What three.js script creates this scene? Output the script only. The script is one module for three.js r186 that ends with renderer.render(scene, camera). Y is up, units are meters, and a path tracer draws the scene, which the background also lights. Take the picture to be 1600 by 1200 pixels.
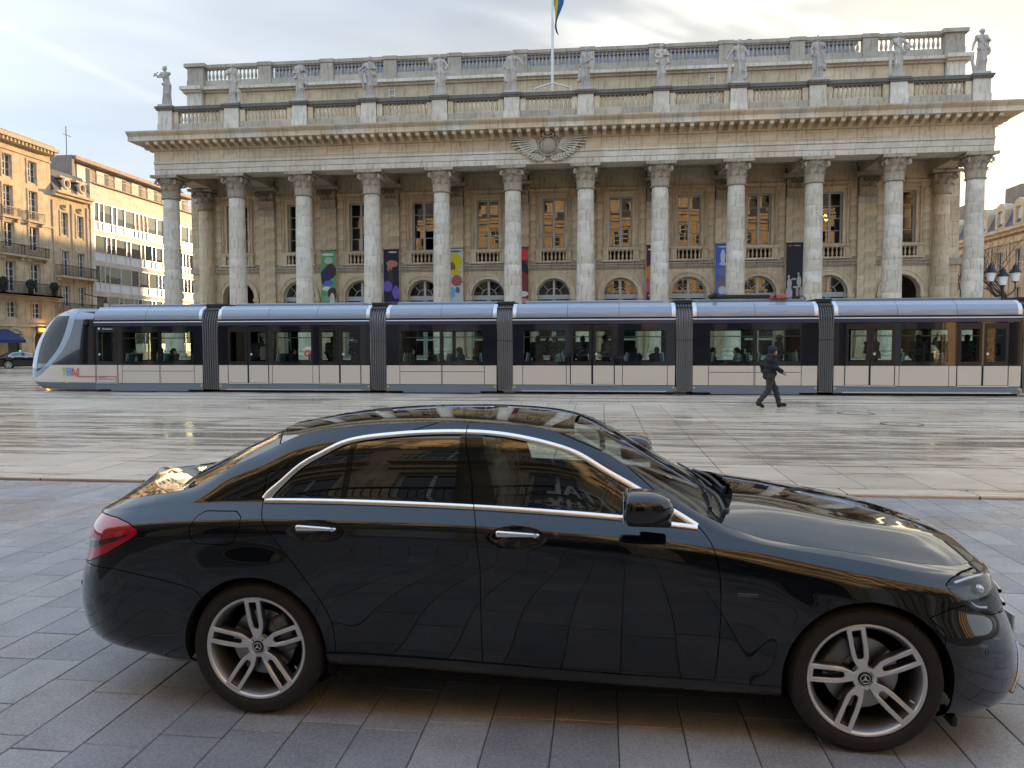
import * as THREE from 'three';
import { RoundedBoxGeometry } from 'three/addons/geometries/RoundedBoxGeometry.js';
import { mergeGeometries } from 'three/addons/utils/BufferGeometryUtils.js';
import { FontLoader } from 'three/addons/loaders/FontLoader.js';
import { TextGeometry } from 'three/addons/geometries/TextGeometry.js';

// ------------------------------------------------------------------ camera, sky, sun, exposure
const scene = new THREE.Scene();
const camera = new THREE.PerspectiveCamera(52.82, 4 / 3, 0.1, 900);
camera.rotation.order = 'YXZ';
camera.position.set(0, 1.869, 0);
camera.rotation.set(-0.0533, 0.1166, -0.0023);
scene.add(camera);

const D2R = Math.PI / 180;
const SUN_AZ = 22 * D2R, SUN_EL = 7.1 * D2R;                 // azimuth to the right of the theatre's axis
const sunDir = new THREE.Vector3(Math.sin(SUN_AZ) * Math.cos(SUN_EL), Math.sin(SUN_EL), -Math.cos(SUN_AZ) * Math.cos(SUN_EL));

function mulberry(a) { return () => { a |= 0; a = a + 0x6D2B79F5 | 0; let t = Math.imul(a ^ a >>> 15, 1 | a); t = t + Math.imul(t ^ t >>> 7, 61 | t) ^ t; return ((t ^ t >>> 14) >>> 0) / 4294967296; }; }
const lerp = (a, b, t) => a + (b - a) * t;
const clamp = (x, a = 0, b = 1) => Math.min(b, Math.max(a, x));
const sstep = (a, b, x) => { const t = clamp((x - a) / (b - a)); return t * t * (3 - 2 * t); };
function hash2(i, j, s) { let h = Math.imul(i, 374761393) + Math.imul(j, 668265263) + Math.imul(s, 974711) | 0; h = Math.imul(h ^ h >>> 13, 1274126177); return ((h ^ h >>> 16) >>> 0) / 4294967296; }
// value noise, periodic in px, py
function vnoise(x, y, px, py, s) {
  const i = Math.floor(x), j = Math.floor(y), fx = x - i, fy = y - j, u = fx * fx * (3 - 2 * fx), v = fy * fy * (3 - 2 * fy);
  const m = (a, p) => ((a % p) + p) % p;
  const i0 = m(i, px), i1 = m(i + 1, px), j0 = m(j, py), j1 = m(j + 1, py);
  return lerp(lerp(hash2(i0, j0, s), hash2(i1, j0, s), u), lerp(hash2(i0, j1, s), hash2(i1, j1, s), u), v);
}
function fbm(x, y, px, py, s, oct = 5, gain = 0.5) {
  let a = 0.5, t = 0, n = 0;
  for (let o = 0; o < oct; o++) { t += a * vnoise(x, y, px, py, s + o * 17); n += a; a *= gain; x *= 2; y *= 2; px *= 2; py *= 2; }
  return t / n;
}

{ // sky: thin high cloud, blue away from the sun, warm cream round it
  const W = 1536, H = 768, data = new Float32Array(W * H * 4);
  for (let j = 0; j < H; j++) for (let i = 0; i < W; i++) {
    const el = ((j + 0.5) / H - 0.5) * Math.PI, az = ((i + 0.5) / W - 0.5) * 2 * Math.PI;
    const y = Math.sin(el), c = Math.cos(el), x = Math.cos(az) * c, z = Math.sin(az) * c;
    const e = Math.max(y, 0);
    const cs = clamp(x * sunDir.x + y * sunDir.y + z * sunDir.z, -1, 1), ang = Math.acos(cs) / D2R;
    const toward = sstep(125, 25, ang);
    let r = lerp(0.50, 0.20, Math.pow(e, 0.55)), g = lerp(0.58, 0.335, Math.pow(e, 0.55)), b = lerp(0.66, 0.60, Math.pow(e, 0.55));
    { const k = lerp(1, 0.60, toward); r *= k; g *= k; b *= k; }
    // cloud sheet seen in perspective
    const k = 1 / (e + 0.16), px = x * k, pz = z * k;
    const a1 = 0.55, qx = px * Math.cos(a1) - pz * Math.sin(a1), qz = px * Math.sin(a1) + pz * Math.cos(a1);
    const n1 = fbm(qx * 0.9 + 40, qz * 2.0 + 40, 512, 512, 5, 6), n2 = fbm(qx * 0.35 + 11, qz * 0.5 + 7, 512, 512, 9, 4);
    const n3 = fbm(qx * 3.0 + 90, qz * 9.0 + 20, 1024, 1024, 21, 4);
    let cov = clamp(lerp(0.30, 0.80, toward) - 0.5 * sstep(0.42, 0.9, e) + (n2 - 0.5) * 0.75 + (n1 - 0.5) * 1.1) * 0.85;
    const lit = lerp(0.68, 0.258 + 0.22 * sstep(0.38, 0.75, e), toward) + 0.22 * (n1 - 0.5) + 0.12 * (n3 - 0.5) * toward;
    const warm = sstep(38, 9, ang), away = 1 - toward; r += away * 0.12; g += away * 0.20; b += away * 0.29;  // sky away from the sun is raised, added fill for the shaded front
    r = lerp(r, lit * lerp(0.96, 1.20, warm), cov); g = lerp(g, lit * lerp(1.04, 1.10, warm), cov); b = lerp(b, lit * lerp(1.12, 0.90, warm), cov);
    // streaks lit from below, a contrail
    const str = sstep(0.50, 0.80, n3) * sstep(40, 10, ang) * sstep(0.16, 0.36, y) * 0.55;
    r += str * 0.95; g += str * 0.85; b += str * 0.62;
    const tr = Math.abs((az + 2.233) * 0.35 + (el - 0.318)), trail = Math.exp(-tr * tr / 1.6e-5) * sstep(-2.42, -2.30, az) * sstep(-2.06, -2.16, az) * 0.05;
    r += trail; g += trail; b += trail * 0.9;
    // glow of the low sun behind the theatre, strongest along the horizon
    const hor = Math.exp(-e * 4.2);
    const g1 = Math.exp(-Math.pow(ang / 18, 1.5)) * 0.24, g2 = Math.exp(-Math.pow(ang / 8, 1.4)) * 0.75;
    const wide = Math.exp(-Math.pow(ang / 55, 2)) * hor * 0.28;
    r += g1 * 0.85 + g2 + wide; g += g1 * 0.66 + g2 * 0.80 + wide * 0.80; b += g1 * 0.26 + g2 * 0.42 + wide * 0.42;
    const o = (j * W + i) * 4;
    data[o] = r; data[o + 1] = g; data[o + 2] = b; data[o + 3] = 1;
  }
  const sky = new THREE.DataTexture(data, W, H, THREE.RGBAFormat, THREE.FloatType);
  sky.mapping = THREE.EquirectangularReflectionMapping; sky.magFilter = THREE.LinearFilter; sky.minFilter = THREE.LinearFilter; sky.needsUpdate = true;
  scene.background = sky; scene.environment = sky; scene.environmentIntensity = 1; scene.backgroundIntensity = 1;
}
const sun = new THREE.DirectionalLight(new THREE.Color().setRGB(1.0, 0.66, 0.33), 4.8);
sun.position.copy(sunDir).multiplyScalar(200); sun.target.position.set(-5, 5, -25); sun.position.add(sun.target.position);
sun.castShadow = true; sun.shadow.mapSize.set(4096, 4096); sun.shadow.radius = 1.6; sun.shadow.bias = -0.0005;
Object.assign(sun.shadow.camera, { left: -90, right: 90, top: 90, bottom: -90, near: 1, far: 420 });
scene.add(sun, sun.target);

const renderer = new THREE.WebGLRenderer({ antialias: true });
renderer.setSize(1024, 768);
renderer.shadowMap.enabled = true; renderer.shadowMap.type = THREE.PCFSoftShadowMap;
renderer.toneMapping = THREE.LinearToneMapping;
renderer.toneMappingExposure = 2.3;

// ------------------------------------------------------------------ helpers
const used = new Map();
function numbered(n) { const k = used.get(n) || 0; used.set(n, k + 1); return k ? n + '_' + String(k).padStart(3, '0') : n; }
function tag(o, label, category, group) { o.userData.label = label; o.userData.category = category; if (group) o.userData.group = group; return o; }
function thing(name, label, category, pos = [0, 0, 0], turn = 0, group) {
  const o = new THREE.Group(); o.name = numbered(name); o.position.set(...pos); o.rotation.y = turn; scene.add(o); return tag(o, label, category, group);
}
function mesh(name, geo, mat, parent) {
  const m = new THREE.Mesh(Array.isArray(geo) ? merge(geo) : geo, mat); m.name = parent ? name : numbered(name); m.castShadow = m.receiveShadow = true;
  (parent || scene).add(m); return m;
}
function struct(name, geo, mat) { const m = mesh(name, geo, mat); m.userData.kind = 'structure'; return m; }
function merge(list) {
  const l = list.map(g => { let h = g.index ? g.toNonIndexed() : g.clone(); for (const k of Object.keys(h.attributes)) if (!['position', 'normal', 'uv'].includes(k)) h.deleteAttribute(k);
    if (!h.attributes.uv) h.setAttribute('uv', new THREE.BufferAttribute(new Float32Array(h.attributes.position.count * 2), 2)); if (!h.attributes.normal) h.computeVertexNormals(); h.morphAttributes = {}; h.groups = []; return h; });
  return l.length === 1 ? l[0] : mergeGeometries(l, false);
}
// uv in metres by the dominant axis of the normal
function boxUV(g, off = 0) {
  const p = g.attributes.position, n = g.attributes.normal, uv = new Float32Array(p.count * 2);
  for (let i = 0; i < p.count; i++) {
    const ax = Math.abs(n.getX(i)), ay = Math.abs(n.getY(i)), az = Math.abs(n.getZ(i)), x = p.getX(i), y = p.getY(i), z = p.getZ(i);
    if (ay > ax && ay > az) { uv[2 * i] = x + off; uv[2 * i + 1] = z + off; } else if (ax > az) { uv[2 * i] = z + off; uv[2 * i + 1] = y; } else { uv[2 * i] = x + off; uv[2 * i + 1] = y; }
  }
  g.setAttribute('uv', new THREE.BufferAttribute(uv, 2)); return g;
}
// box given by its extents
function bx(x0, x1, y0, y1, z0, z1) { const g = new THREE.BoxGeometry(x1 - x0, y1 - y0, z1 - z0); g.translate((x0 + x1) / 2, (y0 + y1) / 2, (z0 + z1) / 2); return boxUV(g); }
// box with chamfered vertical and horizontal front edges (front = +z)
function cbx(x0, x1, y0, y1, z0, z1, c = 0.012) {
  const s = new THREE.Shape(); s.moveTo(x0 + c, y0 + c); s.lineTo(x1 - c, y0 + c); s.lineTo(x1 - c, y1 - c); s.lineTo(x0 + c, y1 - c); s.closePath();
  const g = new THREE.ExtrudeGeometry(s, { depth: Math.max(0.001, z1 - z0 - c), bevelEnabled: true, bevelThickness: c, bevelSize: c, bevelSegments: 1, steps: 1 });
  g.translate(0, 0, z0); return boxUV(g);
}
function lathe(pts, seg = 16) { return new THREE.LatheGeometry(pts.map(p => new THREE.Vector2(p[0], p[1])), seg); }
function rod(a, b, r, seg = 8, r2 = r) {
  const A = new THREE.Vector3(...a), B = new THREE.Vector3(...b), d = B.clone().sub(A), g = new THREE.CylinderGeometry(r2, r, d.length(), seg);
  g.applyQuaternion(new THREE.Quaternion().setFromUnitVectors(new THREE.Vector3(0, 1, 0), d.normalize())); g.translate((A.x + B.x) / 2, (A.y + B.y) / 2, (A.z + B.z) / 2); return g;
}
function tube(pts, r, n = 24, rs = 6) { return new THREE.TubeGeometry(new THREE.CatmullRomCurve3(pts.map(p => new THREE.Vector3(...p))), n, r, rs); }
function poly(pts, holes = []) { const s = new THREE.Shape(pts.map(p => new THREE.Vector2(p[0], p[1]))); for (const h of holes) s.holes.push(new THREE.Path(h.map(p => new THREE.Vector2(p[0], p[1])))); return s; }
function ext(shape, z0, z1, bev = 0, cs = 12) { const g = new THREE.ExtrudeGeometry(shape, bev ? { depth: z1 - z0 - 2 * bev, bevelEnabled: true, bevelThickness: bev, bevelSize: bev, bevelOffset: -bev, bevelSegments: 2, curveSegments: cs } : { depth: z1 - z0, bevelEnabled: false, curveSegments: cs }); g.translate(0, 0, z0 + bev); return boxUV(g); }
const lin = (r, g, b) => new THREE.Color().setRGB(r, g, b);
// textures are computed; rgb given in linear values
function makeTex(w, h, fn, srgb = true, rx = 1, ry = rx) {
  const d = new Uint8Array(w * h * 4), enc = v => { v = clamp(v); return 255 * (srgb ? (v <= 0.0031308 ? v * 12.92 : 1.055 * Math.pow(v, 1 / 2.4) - 0.055) : v); };
  for (let j = 0; j < h; j++) for (let i = 0; i < w; i++) { const c = fn(i / w, j / h, i, j), o = (j * w + i) * 4; d[o] = enc(c[0]); d[o + 1] = enc(c[1]); d[o + 2] = enc(c[2]); d[o + 3] = 255; }
  const t = new THREE.DataTexture(d, w, h); t.wrapS = t.wrapT = THREE.RepeatWrapping; t.magFilter = THREE.LinearFilter; t.minFilter = THREE.LinearMipmapLinearFilter; t.generateMipmaps = true; if (srgb) t.colorSpace = THREE.SRGBColorSpace; t.repeat.set(rx, ry); t.needsUpdate = true; return t;
}
const std = (o) => new THREE.MeshStandardMaterial(o), phy = (o) => new THREE.MeshPhysicalMaterial(o);

// surface of a distance field by surface nets: f(x,y,z) < 0 inside
function nets(f, lo, hi, cell) {
  const nx = Math.ceil((hi[0] - lo[0]) / cell) + 1, ny = Math.ceil((hi[1] - lo[1]) / cell) + 1, nz = Math.ceil((hi[2] - lo[2]) / cell) + 1;
  const F = new Float32Array(nx * ny * nz), at = (i, j, k) => i + nx * (j + ny * k);
  for (let k = 0; k < nz; k++) for (let j = 0; j < ny; j++) for (let i = 0; i < nx; i++) F[at(i, j, k)] = f(lo[0] + i * cell, lo[1] + j * cell, lo[2] + k * cell);
  const id = new Int32Array(nx * ny * nz).fill(-1), P = [], I = [];
  const C = [[0, 0, 0], [1, 0, 0], [0, 1, 0], [1, 1, 0], [0, 0, 1], [1, 0, 1], [0, 1, 1], [1, 1, 1]], E = [[0, 1], [2, 3], [4, 5], [6, 7], [0, 2], [1, 3], [4, 6], [5, 7], [0, 4], [1, 5], [2, 6], [3, 7]];
  for (let k = 0; k < nz - 1; k++) for (let j = 0; j < ny - 1; j++) for (let i = 0; i < nx - 1; i++) {
    const v = C.map(c => F[at(i + c[0], j + c[1], k + c[2])]); let n = 0, s = [0, 0, 0];
    for (const [a, b] of E) if ((v[a] < 0) !== (v[b] < 0)) { const t = v[a] / (v[a] - v[b]); for (let q = 0; q < 3; q++) s[q] += lerp(C[a][q], C[b][q], t); n++; }
    if (n) { id[at(i, j, k)] = P.length / 3; P.push(lo[0] + (i + s[0] / n) * cell, lo[1] + (j + s[1] / n) * cell, lo[2] + (k + s[2] / n) * cell); }
  }
  const quad = (a, b, c, d, flip) => { if (a < 0 || b < 0 || c < 0 || d < 0) return; flip ? I.push(a, c, b, a, d, c) : I.push(a, b, c, a, c, d); };
  for (let k = 1; k < nz - 1; k++) for (let j = 1; j < ny - 1; j++) for (let i = 1; i < nx - 1; i++) {
    const s = F[at(i, j, k)] < 0;
    if (s !== F[at(i + 1, j, k)] < 0) quad(id[at(i, j - 1, k - 1)], id[at(i, j, k - 1)], id[at(i, j, k)], id[at(i, j - 1, k)], !s);
    if (s !== F[at(i, j + 1, k)] < 0) quad(id[at(i - 1, j, k - 1)], id[at(i - 1, j, k)], id[at(i, j, k)], id[at(i, j, k - 1)], !s);
    if (s !== F[at(i, j, k + 1)] < 0) quad(id[at(i - 1, j - 1, k)], id[at(i, j - 1, k)], id[at(i, j, k)], id[at(i - 1, j, k)], !s);
  }
  const g = new THREE.BufferGeometry(); g.setAttribute('position', new THREE.Float32BufferAttribute(P, 3)); g.setIndex(I); g.computeVertexNormals(); g.setAttribute('uv', new THREE.Float32BufferAttribute(new Float32Array(P.length / 3 * 2), 2)); return g;
}
const smin = (a, b, k) => { const h = Math.max(k - Math.abs(a - b), 0) / k; return Math.min(a, b) - h * h * k * 0.25; };
// tapered capsule
function cap(p, a, b, ra, rb) {
  const ax = a[0], ay = a[1], az = a[2], dx = b[0] - ax, dy = b[1] - ay, dz = b[2] - az, px = p[0] - ax, py = p[1] - ay, pz = p[2] - az;
  const t = clamp((px * dx + py * dy + pz * dz) / (dx * dx + dy * dy + dz * dz + 1e-9)), x = px - dx * t, y = py - dy * t, z = pz - dz * t;
  return Math.sqrt(x * x + y * y + z * z) - lerp(ra, rb, t);
}
function ell(p, c, r) { const x = (p[0] - c[0]) / r[0], y = (p[1] - c[1]) / r[1], z = (p[2] - c[2]) / r[2], k = Math.sqrt(x * x + y * y + z * z); return (k - 1) * Math.min(r[0], r[1], r[2]); }
// ------------------------------------------------------------------ materials
const stoneTex = makeTex(512, 512, (u, v) => { const a = fbm(u * 6 + fbm(u * 5, v * 5, 5, 5, 88, 3), v * 6, 6, 6, 31, 6), b = fbm(u * 4, v * 14, 4, 14, 47, 5), d = fbm(u * 60, v * 60, 60, 60, 3, 2), e = fbm(u * 40, v * 5, 40, 5, 77, 6); const k = 0.70 + 0.34 * (a - 0.5) + 0.16 * (b - 0.5) + 0.12 * (d - 0.5) - 0.26 * sstep(0.54, 0.78, e) + 0.16; return [k, k * (0.965 + 0.03 * a), k * (0.90 + 0.09 * a)]; }, true, 1 / 3.1);
const stoneBump = makeTex(512, 512, (u, v) => { const k = 0.6 * fbm(u * 16, v * 16, 16, 16, 13, 5) + 0.4 * fbm(u * 90, v * 90, 90, 90, 8, 2); return [k, k, k]; }, false, 1 / 1.7);
function stone(r, g, b, rough = 0.9) { return std({ color: lin(r, g, b), map: stoneTex, roughness: rough, bumpMap: stoneBump, bumpScale: 0.012 }); }
const ST = [stone(0.665, 0.535, 0.36), stone(0.62, 0.495, 0.33), stone(0.70, 0.58, 0.41), stone(0.585, 0.475, 0.325)];          // warm limestone tones
const STC = [stone(0.67, 0.61, 0.505), stone(0.64, 0.58, 0.475), stone(0.70, 0.65, 0.55), stone(0.61, 0.545, 0.435)];        // paler column drums
const STG = [stone(0.44, 0.385, 0.305), stone(0.49, 0.425, 0.335), stone(0.41, 0.36, 0.285)];                        // weathered, greyer
const stoneDark = stone(0.16, 0.145, 0.125);                                                                      // soot-blackened copings
const zinc = std({ color: lin(0.17, 0.18, 0.20), roughness: 0.5, metalness: 0.4 });
const slate = std({ color: lin(0.11, 0.115, 0.125), roughness: 0.6, map: stoneTex });
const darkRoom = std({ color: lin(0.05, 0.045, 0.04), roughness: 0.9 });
const ironMat = std({ color: lin(0.02, 0.021, 0.022), roughness: 0.5, metalness: 0.3 });
const paintGrey = std({ color: lin(0.36, 0.37, 0.36), roughness: 0.5 });
const paintWhite = std({ color: lin(0.62, 0.62, 0.60), roughness: 0.5 });
const winGlass = phy({ color: lin(0.55, 0.58, 0.56), roughness: 0.0, transmission: 1, thickness: 0, ior: 1.9, specularIntensity: 1 });
const rubberMat = std({ color: lin(0.012, 0.012, 0.012), roughness: 0.7 });
const blackMat = std({ color: lin(0.008, 0.008, 0.009), roughness: 0.6 });
const chrome = std({ color: lin(0.78, 0.78, 0.78), roughness: 0.12, metalness: 1 });
// ------------------------------------------------------------------ ground, paving, tram tracks
struct('ground', boxUV(new THREE.PlaneGeometry(1200, 1200).rotateX(-Math.PI / 2).translate(0, -0.06, -60)), std({ color: lin(0.16, 0.15, 0.14), roughness: 0.8, map: stoneTex }));
const graniteTex = makeTex(512, 512, (u, v, i, j) => { const a = fbm(u * 6, v * 6, 6, 6, 101, 5), s = hash2(i >> 0, j >> 0, 55), s2 = vnoise(u * 170, v * 170, 170, 170, 61); const k = 0.62 + 0.30 * a + 0.34 * (s - 0.5) + 0.30 * (s2 - 0.5); return [k, k * 0.99, k * 0.98]; }, true, 1 / 1.3);
const graniteBump = makeTex(256, 256, (u, v, i, j) => { const k = 0.6 * vnoise(u * 128, v * 128, 128, 128, 4) + 0.4 * hash2(i, j, 9); return [k, k, k]; }, false, 1 / 0.7);
// damp patches of the dark paving: large soft areas, no fixed size
const dampTex = makeTex(512, 512, (u, v) => { const a = fbm(u * 5, v * 9, 5, 9, 203, 6); const k = clamp(0.78 - 0.62 * sstep(0.52, 0.66, a) + 0.25 * (fbm(u * 40, v * 40, 40, 40, 77, 3) - 0.5)); return [k, k, k]; }, false, 1 / 9);
const SLAB = [[0.40, 0.395, 0.395], [0.45, 0.44, 0.43], [0.35, 0.35, 0.357], [0.415, 0.40, 0.385]].map(c => phy({ color: lin(...c), specularIntensity: 0.8, map: graniteTex, roughness: 0.55, roughnessMap: dampTex, bumpMap: graniteBump, bumpScale: 0.0022 }));
// wet stone of the square: water lies in long streaks along the drainage, dry ridges between
const wetF = (u, v) => { const w = fbm(u * 7 + 0.9 * fbm(u * 4, v * 4, 4, 4, 8, 2), v * 96, 7, 96, 303, 5), a = fbm(u * 3, v * 7, 3, 7, 71, 4), d = fbm(u * 30, v * 190, 30, 190, 33, 3); return sstep(0.43, 0.60, 0.50 * w + 0.42 * a + 0.20 * (d - 0.5)); };
const wetRough = makeTex(1024, 1024, (u, v) => { const w = wetF(u, v), d = fbm(u * 64, v * 200, 64, 200, 14, 3), k = lerp(0.46, 0.06 + 0.08 * d, w); return [k, k, k]; }, false, 1 / 15);
const wetCol = makeTex(1024, 1024, (u, v) => { const w = wetF(u, v), a = fbm(u * 30, v * 60, 30, 60, 2, 5), b = fbm(u * 9, v * 9, 9, 9, 12, 4), k = lerp(1.0, 0.74, w) * (0.72 + 0.34 * a + 0.22 * (b - 0.5)); return [k, k * lerp(0.995, 0.97, w), k * lerp(0.985, 0.93, w)]; }, true, 1 / 15);
const wetBump = makeTex(512, 512, (u, v) => { const k = 0.7 * fbm(u * 20, v * 60, 20, 60, 5, 5) + 0.3 * fbm(u * 100, v * 100, 100, 100, 6, 2); return [k, k, k]; }, false, 1 / 3);
const PLAZA = [[0.60, 0.49, 0.36], [0.56, 0.455, 0.335], [0.635, 0.52, 0.39], [0.585, 0.48, 0.36]].map(c => phy({ color: lin(...c), specularIntensity: 0.75, map: wetCol, roughness: 1, roughnessMap: wetRough, bumpMap: wetBump, bumpScale: 0.0007 }));
// a paving stone with worn edges: top, chamfers and short sides, uv in metres of the square
function slab(x0, x1, z0, z1, y, h, c, tilt) {
  const P = [], N = [], U = [], I = [], top = (x, z) => y + tilt[0] * (x - (x0 + x1) / 2) + tilt[1] * (z - (z0 + z1) / 2);
  const quad = (q, n) => { const b = P.length / 3; for (const [x, yy, z] of q) { P.push(x, yy, z); N.push(...n); U.push(x, z); } I.push(b, b + 1, b + 2, b, b + 2, b + 3); };
  const a0 = x0 + c, a1 = x1 - c, b0 = z0 + c, b1 = z1 - c, T = (x, z) => [x, top(x, z), z], L = (x, z) => [x, top(x, z) - c * 0.8, z], B = (x, z) => [x, y - h, z], q = 0.7071;
  quad([T(a0, b1), T(a1, b1), T(a1, b0), T(a0, b0)], [0, 1, 0]);
  quad([L(x0, z1), L(x1, z1), T(a1, b1), T(a0, b1)], [0, q, q]); quad([L(x1, z0), L(x0, z0), T(a0, b0), T(a1, b0)], [0, q, -q]);
  quad([L(x1, z1), L(x1, z0), T(a1, b0), T(a1, b1)], [q, q, 0]); quad([L(x0, z0), L(x0, z1), T(a0, b1), T(a0, b0)], [-q, q, 0]);
  quad([B(x0, z1), B(x1, z1), L(x1, z1), L(x0, z1)], [0, 0, 1]); quad([B(x1, z1), B(x1, z0), L(x1, z0), L(x1, z1)], [1, 0, 0]); quad([B(x0, z0), B(x0, z1), L(x0, z1), L(x0, z0)], [-1, 0, 0]);
  const g = new THREE.BufferGeometry(); g.setAttribute('position', new THREE.Float32BufferAttribute(P, 3)); g.setAttribute('normal', new THREE.Float32BufferAttribute(N, 3)); g.setAttribute('uv', new THREE.Float32BufferAttribute(U, 2)); g.setIndex(I); return g;
}
const inView = (x, z, m = 0.06) => { camera.updateMatrixWorld(); camera.aspect = 4 / 3; camera.updateProjectionMatrix(); const v = new THREE.Vector3(x, 0, z).project(camera); return z < -0.5 && v.z < 1 && Math.abs(v.x) < 1 + m && Math.abs(v.y) < 1 + m; };
function layPaving(parent, name, restName, rects, mats, most) {
  const list = rects.map(r => ({ ...r, d: Math.hypot((r.x0 + r.x1) / 2, (r.z0 + r.z1) / 2), v: inView((r.x0 + r.x1) / 2, (r.z0 + r.z1) / 2) && !r.hide })).sort((a, b) => (b.v - a.v) || a.d - b.d);
  const rest = mats.map(() => []);
  list.forEach((r, k) => { const g = slab(r.x0, r.x1, r.z0, r.z1, r.y, 0.05, r.c, r.t); if (k < most && r.v) mesh(name, g, mats[r.m], parent); else rest[r.m].push(g); });
  rest.forEach((l, m) => { if (l.length) { const o = mesh(restName, l, mats[m], parent); o.userData.kind = 'stuff'; } });
}
{ // dark granite in courses that run towards the theatre
  const R = mulberry(11), bed = struct('pavement', boxUV(new THREE.PlaneGeometry(120, 14.9).rotateX(-Math.PI / 2).translate(0, -0.010, -2.25)), std({ color: lin(0.16, 0.145, 0.125), roughness: 0.85, map: stoneTex }));
  const rects = [], pitch = 0.3115, X0 = -2.41;
  for (let k = -34; k < 40; k++) {
    const x0 = X0 + k * pitch; let z = -9.66 + R() * 0.4 - 0.4;
    while (z < 3) {
      const len = 0.38 + R() * 0.26, za = Math.max(z, -9.66), zb = z + len - 0.0055, xm = x0 + 0.15, zm = (za + zb) / 2; z += len;
      if (zb - za < 0.06 || (zm > -2.6 && !(Math.abs(xm) < 5))) continue;
      const hide = xm > -2.7 && xm < 2.0 && zm < -5.2 && zm > -9.2 || xm > -2.3 && xm < 1.5 && zm < -3.7 && zm > -5.4;
      rects.push({ x0: x0 + 0.0025, x1: x0 + pitch - 0.0025, z0: za, z1: zb, y: (R() - 0.5) * 0.003, c: 0.004, t: [(R() - 0.5) * 0.006, (R() - 0.5) * 0.006], m: Math.floor(R() * 4), hide });
    }
  }
  layPaving(bed, 'paving_slab', 'paving_slab_field', rects, SLAB, 300);
}
const PZ = 0.03;                                                   // the square lies a low kerb higher
{ // pale limestone square
  const R = mulberry(23), bed = struct('square', boxUV(bx(-60, 60, -0.05, PZ - 0.009, -23.36, -9.73)), std({ color: lin(0.05, 0.043, 0.036), roughness: 0.8, map: stoneTex }));
  const rects = [], pitch = 0.818, X0 = 2.50;
  for (let k = -36; k < 30; k++) {
    const x0 = X0 + k * pitch; let z = -23.36 - R() * 1.2;
    while (z < -10.1) { const len = 1.25 + R() * 0.55, za = Math.max(z, -23.36), zb = Math.min(z + len, -10.09) - 0.011; z += len; if (zb - za < 0.1) continue;
      rects.push({ x0: x0 + 0.006, x1: x0 + pitch - 0.006, z0: za, z1: zb, y: PZ + (R() - 0.5) * 0.004, c: 0.004, t: [(R() - 0.5) * 0.003, (R() - 0.5) * 0.003], m: Math.floor(R() * 4), hide: Math.abs((x0 + 0.4) + 0.3) < 1.6 && zb > -16 && zb < -10 }); }
  }
  layPaving(bed, 'square_slab', 'square_slab_field', rects, PLAZA, 290);
  // rounded kerb stones along the edge
  const kerbMats = [0, 1, 2].map(k => { const m = PLAZA[k].clone(); m.color.multiplyScalar(1.12); return m; });
  for (let k = 0; k < 42; k++) { const x0 = -32 + k * 1.52, g = new RoundedBoxGeometry(1.512, 0.12, 0.36, 2, 0.022); g.translate(x0 + 0.76, PZ - 0.058, -9.90); boxUV(g); mesh('kerb_stone', g, kerbMats[k % 3], bed); }
  // round inspection covers let into the stone
  const ringMat = std({ color: lin(0.03, 0.03, 0.03), roughness: 0.35, metalness: 0.6 });
  for (const [x, z] of [[6.48, -20.72], [6.65, -18.1]]) { const cv = mesh('inspection_cover', lathe([[0.001, 0.004], [0.41, 0.004]], 40).translate(x, PZ + 0.001, z), PLAZA[1], bed); mesh('cover_ring', lathe([[0.41, 0], [0.412, 0.007], [0.445, 0.007], [0.448, 0]], 40).translate(x, PZ + 0.001, z), ringMat, cv); }
  // ribbed warning strip before the rails
  const studs = []; for (let x = -24; x < 16; x += 0.13) if (Math.floor(x / 2.9) % 3) studs.push(lathe([[0.001, 0.012], [0.02, 0.012], [0.028, 0.0]], 6).translate(x, PZ + 0.003, -23.16));
  const s = mesh('warning_studs', studs, std({ color: lin(0.30, 0.27, 0.23), roughness: 0.4 }), bed); s.userData.kind = 'stuff';
}
{ // the track bed: stone strips, grooved rails flush with them
  const R = mulberry(5), bed = struct('tram_track', boxUV(bx(-70, 70, -0.05, PZ - 0.009, -31.2, -23.365)), std({ color: lin(0.10, 0.09, 0.08), roughness: 0.7, map: stoneTex }));
  const zs = [-23.37, -24.16, -24.30, -25.58, -25.72, -26.82, -27.96, -28.10, -29.40, -29.54, -31.2];
  for (let k = 0; k + 1 < zs.length; k++) if (Math.abs(zs[k] - zs[k + 1]) > 0.2) for (let j = 0; j < 60; j++) { const len = 1.5, x0 = -46 + j * len + (k % 2) * 0.7; const g = slab(x0, x0 + len - 0.008, zs[k + 1] + 0.01, zs[k] - 0.006, PZ + (R() - 0.5) * 0.004, 0.05, 0.004, [0, 0]);
    (bed.userData._l ||= PLAZA.map(() => []))[Math.floor(R() * 4)].push(g); }
  bed.userData._l.forEach((l, m) => { const o = mesh('track_slab_field', l, PLAZA[m], bed); o.userData.kind = 'stuff'; }); delete bed.userData._l;
  const railMat = std({ color: lin(0.22, 0.21, 0.20), roughness: 0.3, metalness: 0.9 }), grooveMat = std({ color: lin(0.012, 0.012, 0.012), roughness: 0.6 });
  for (const z of [-24.23, -25.65, -28.03, -29.47]) {
    mesh('rail', [bx(-46, 46, 0, PZ + 0.004, z + 0.012, z + 0.064), bx(-46, 46, 0, PZ + 0.003, z - 0.062, z - 0.036)], railMat, bed);
    mesh('rail_groove', bx(-46, 46, 0, PZ - 0.006, z - 0.0355, z + 0.0115), grooveMat, bed);
  }
  struct('forecourt', boxUV(bx(-90, 90, -0.055, PZ, -140, -31.21)), PLAZA[1]);
}
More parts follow.
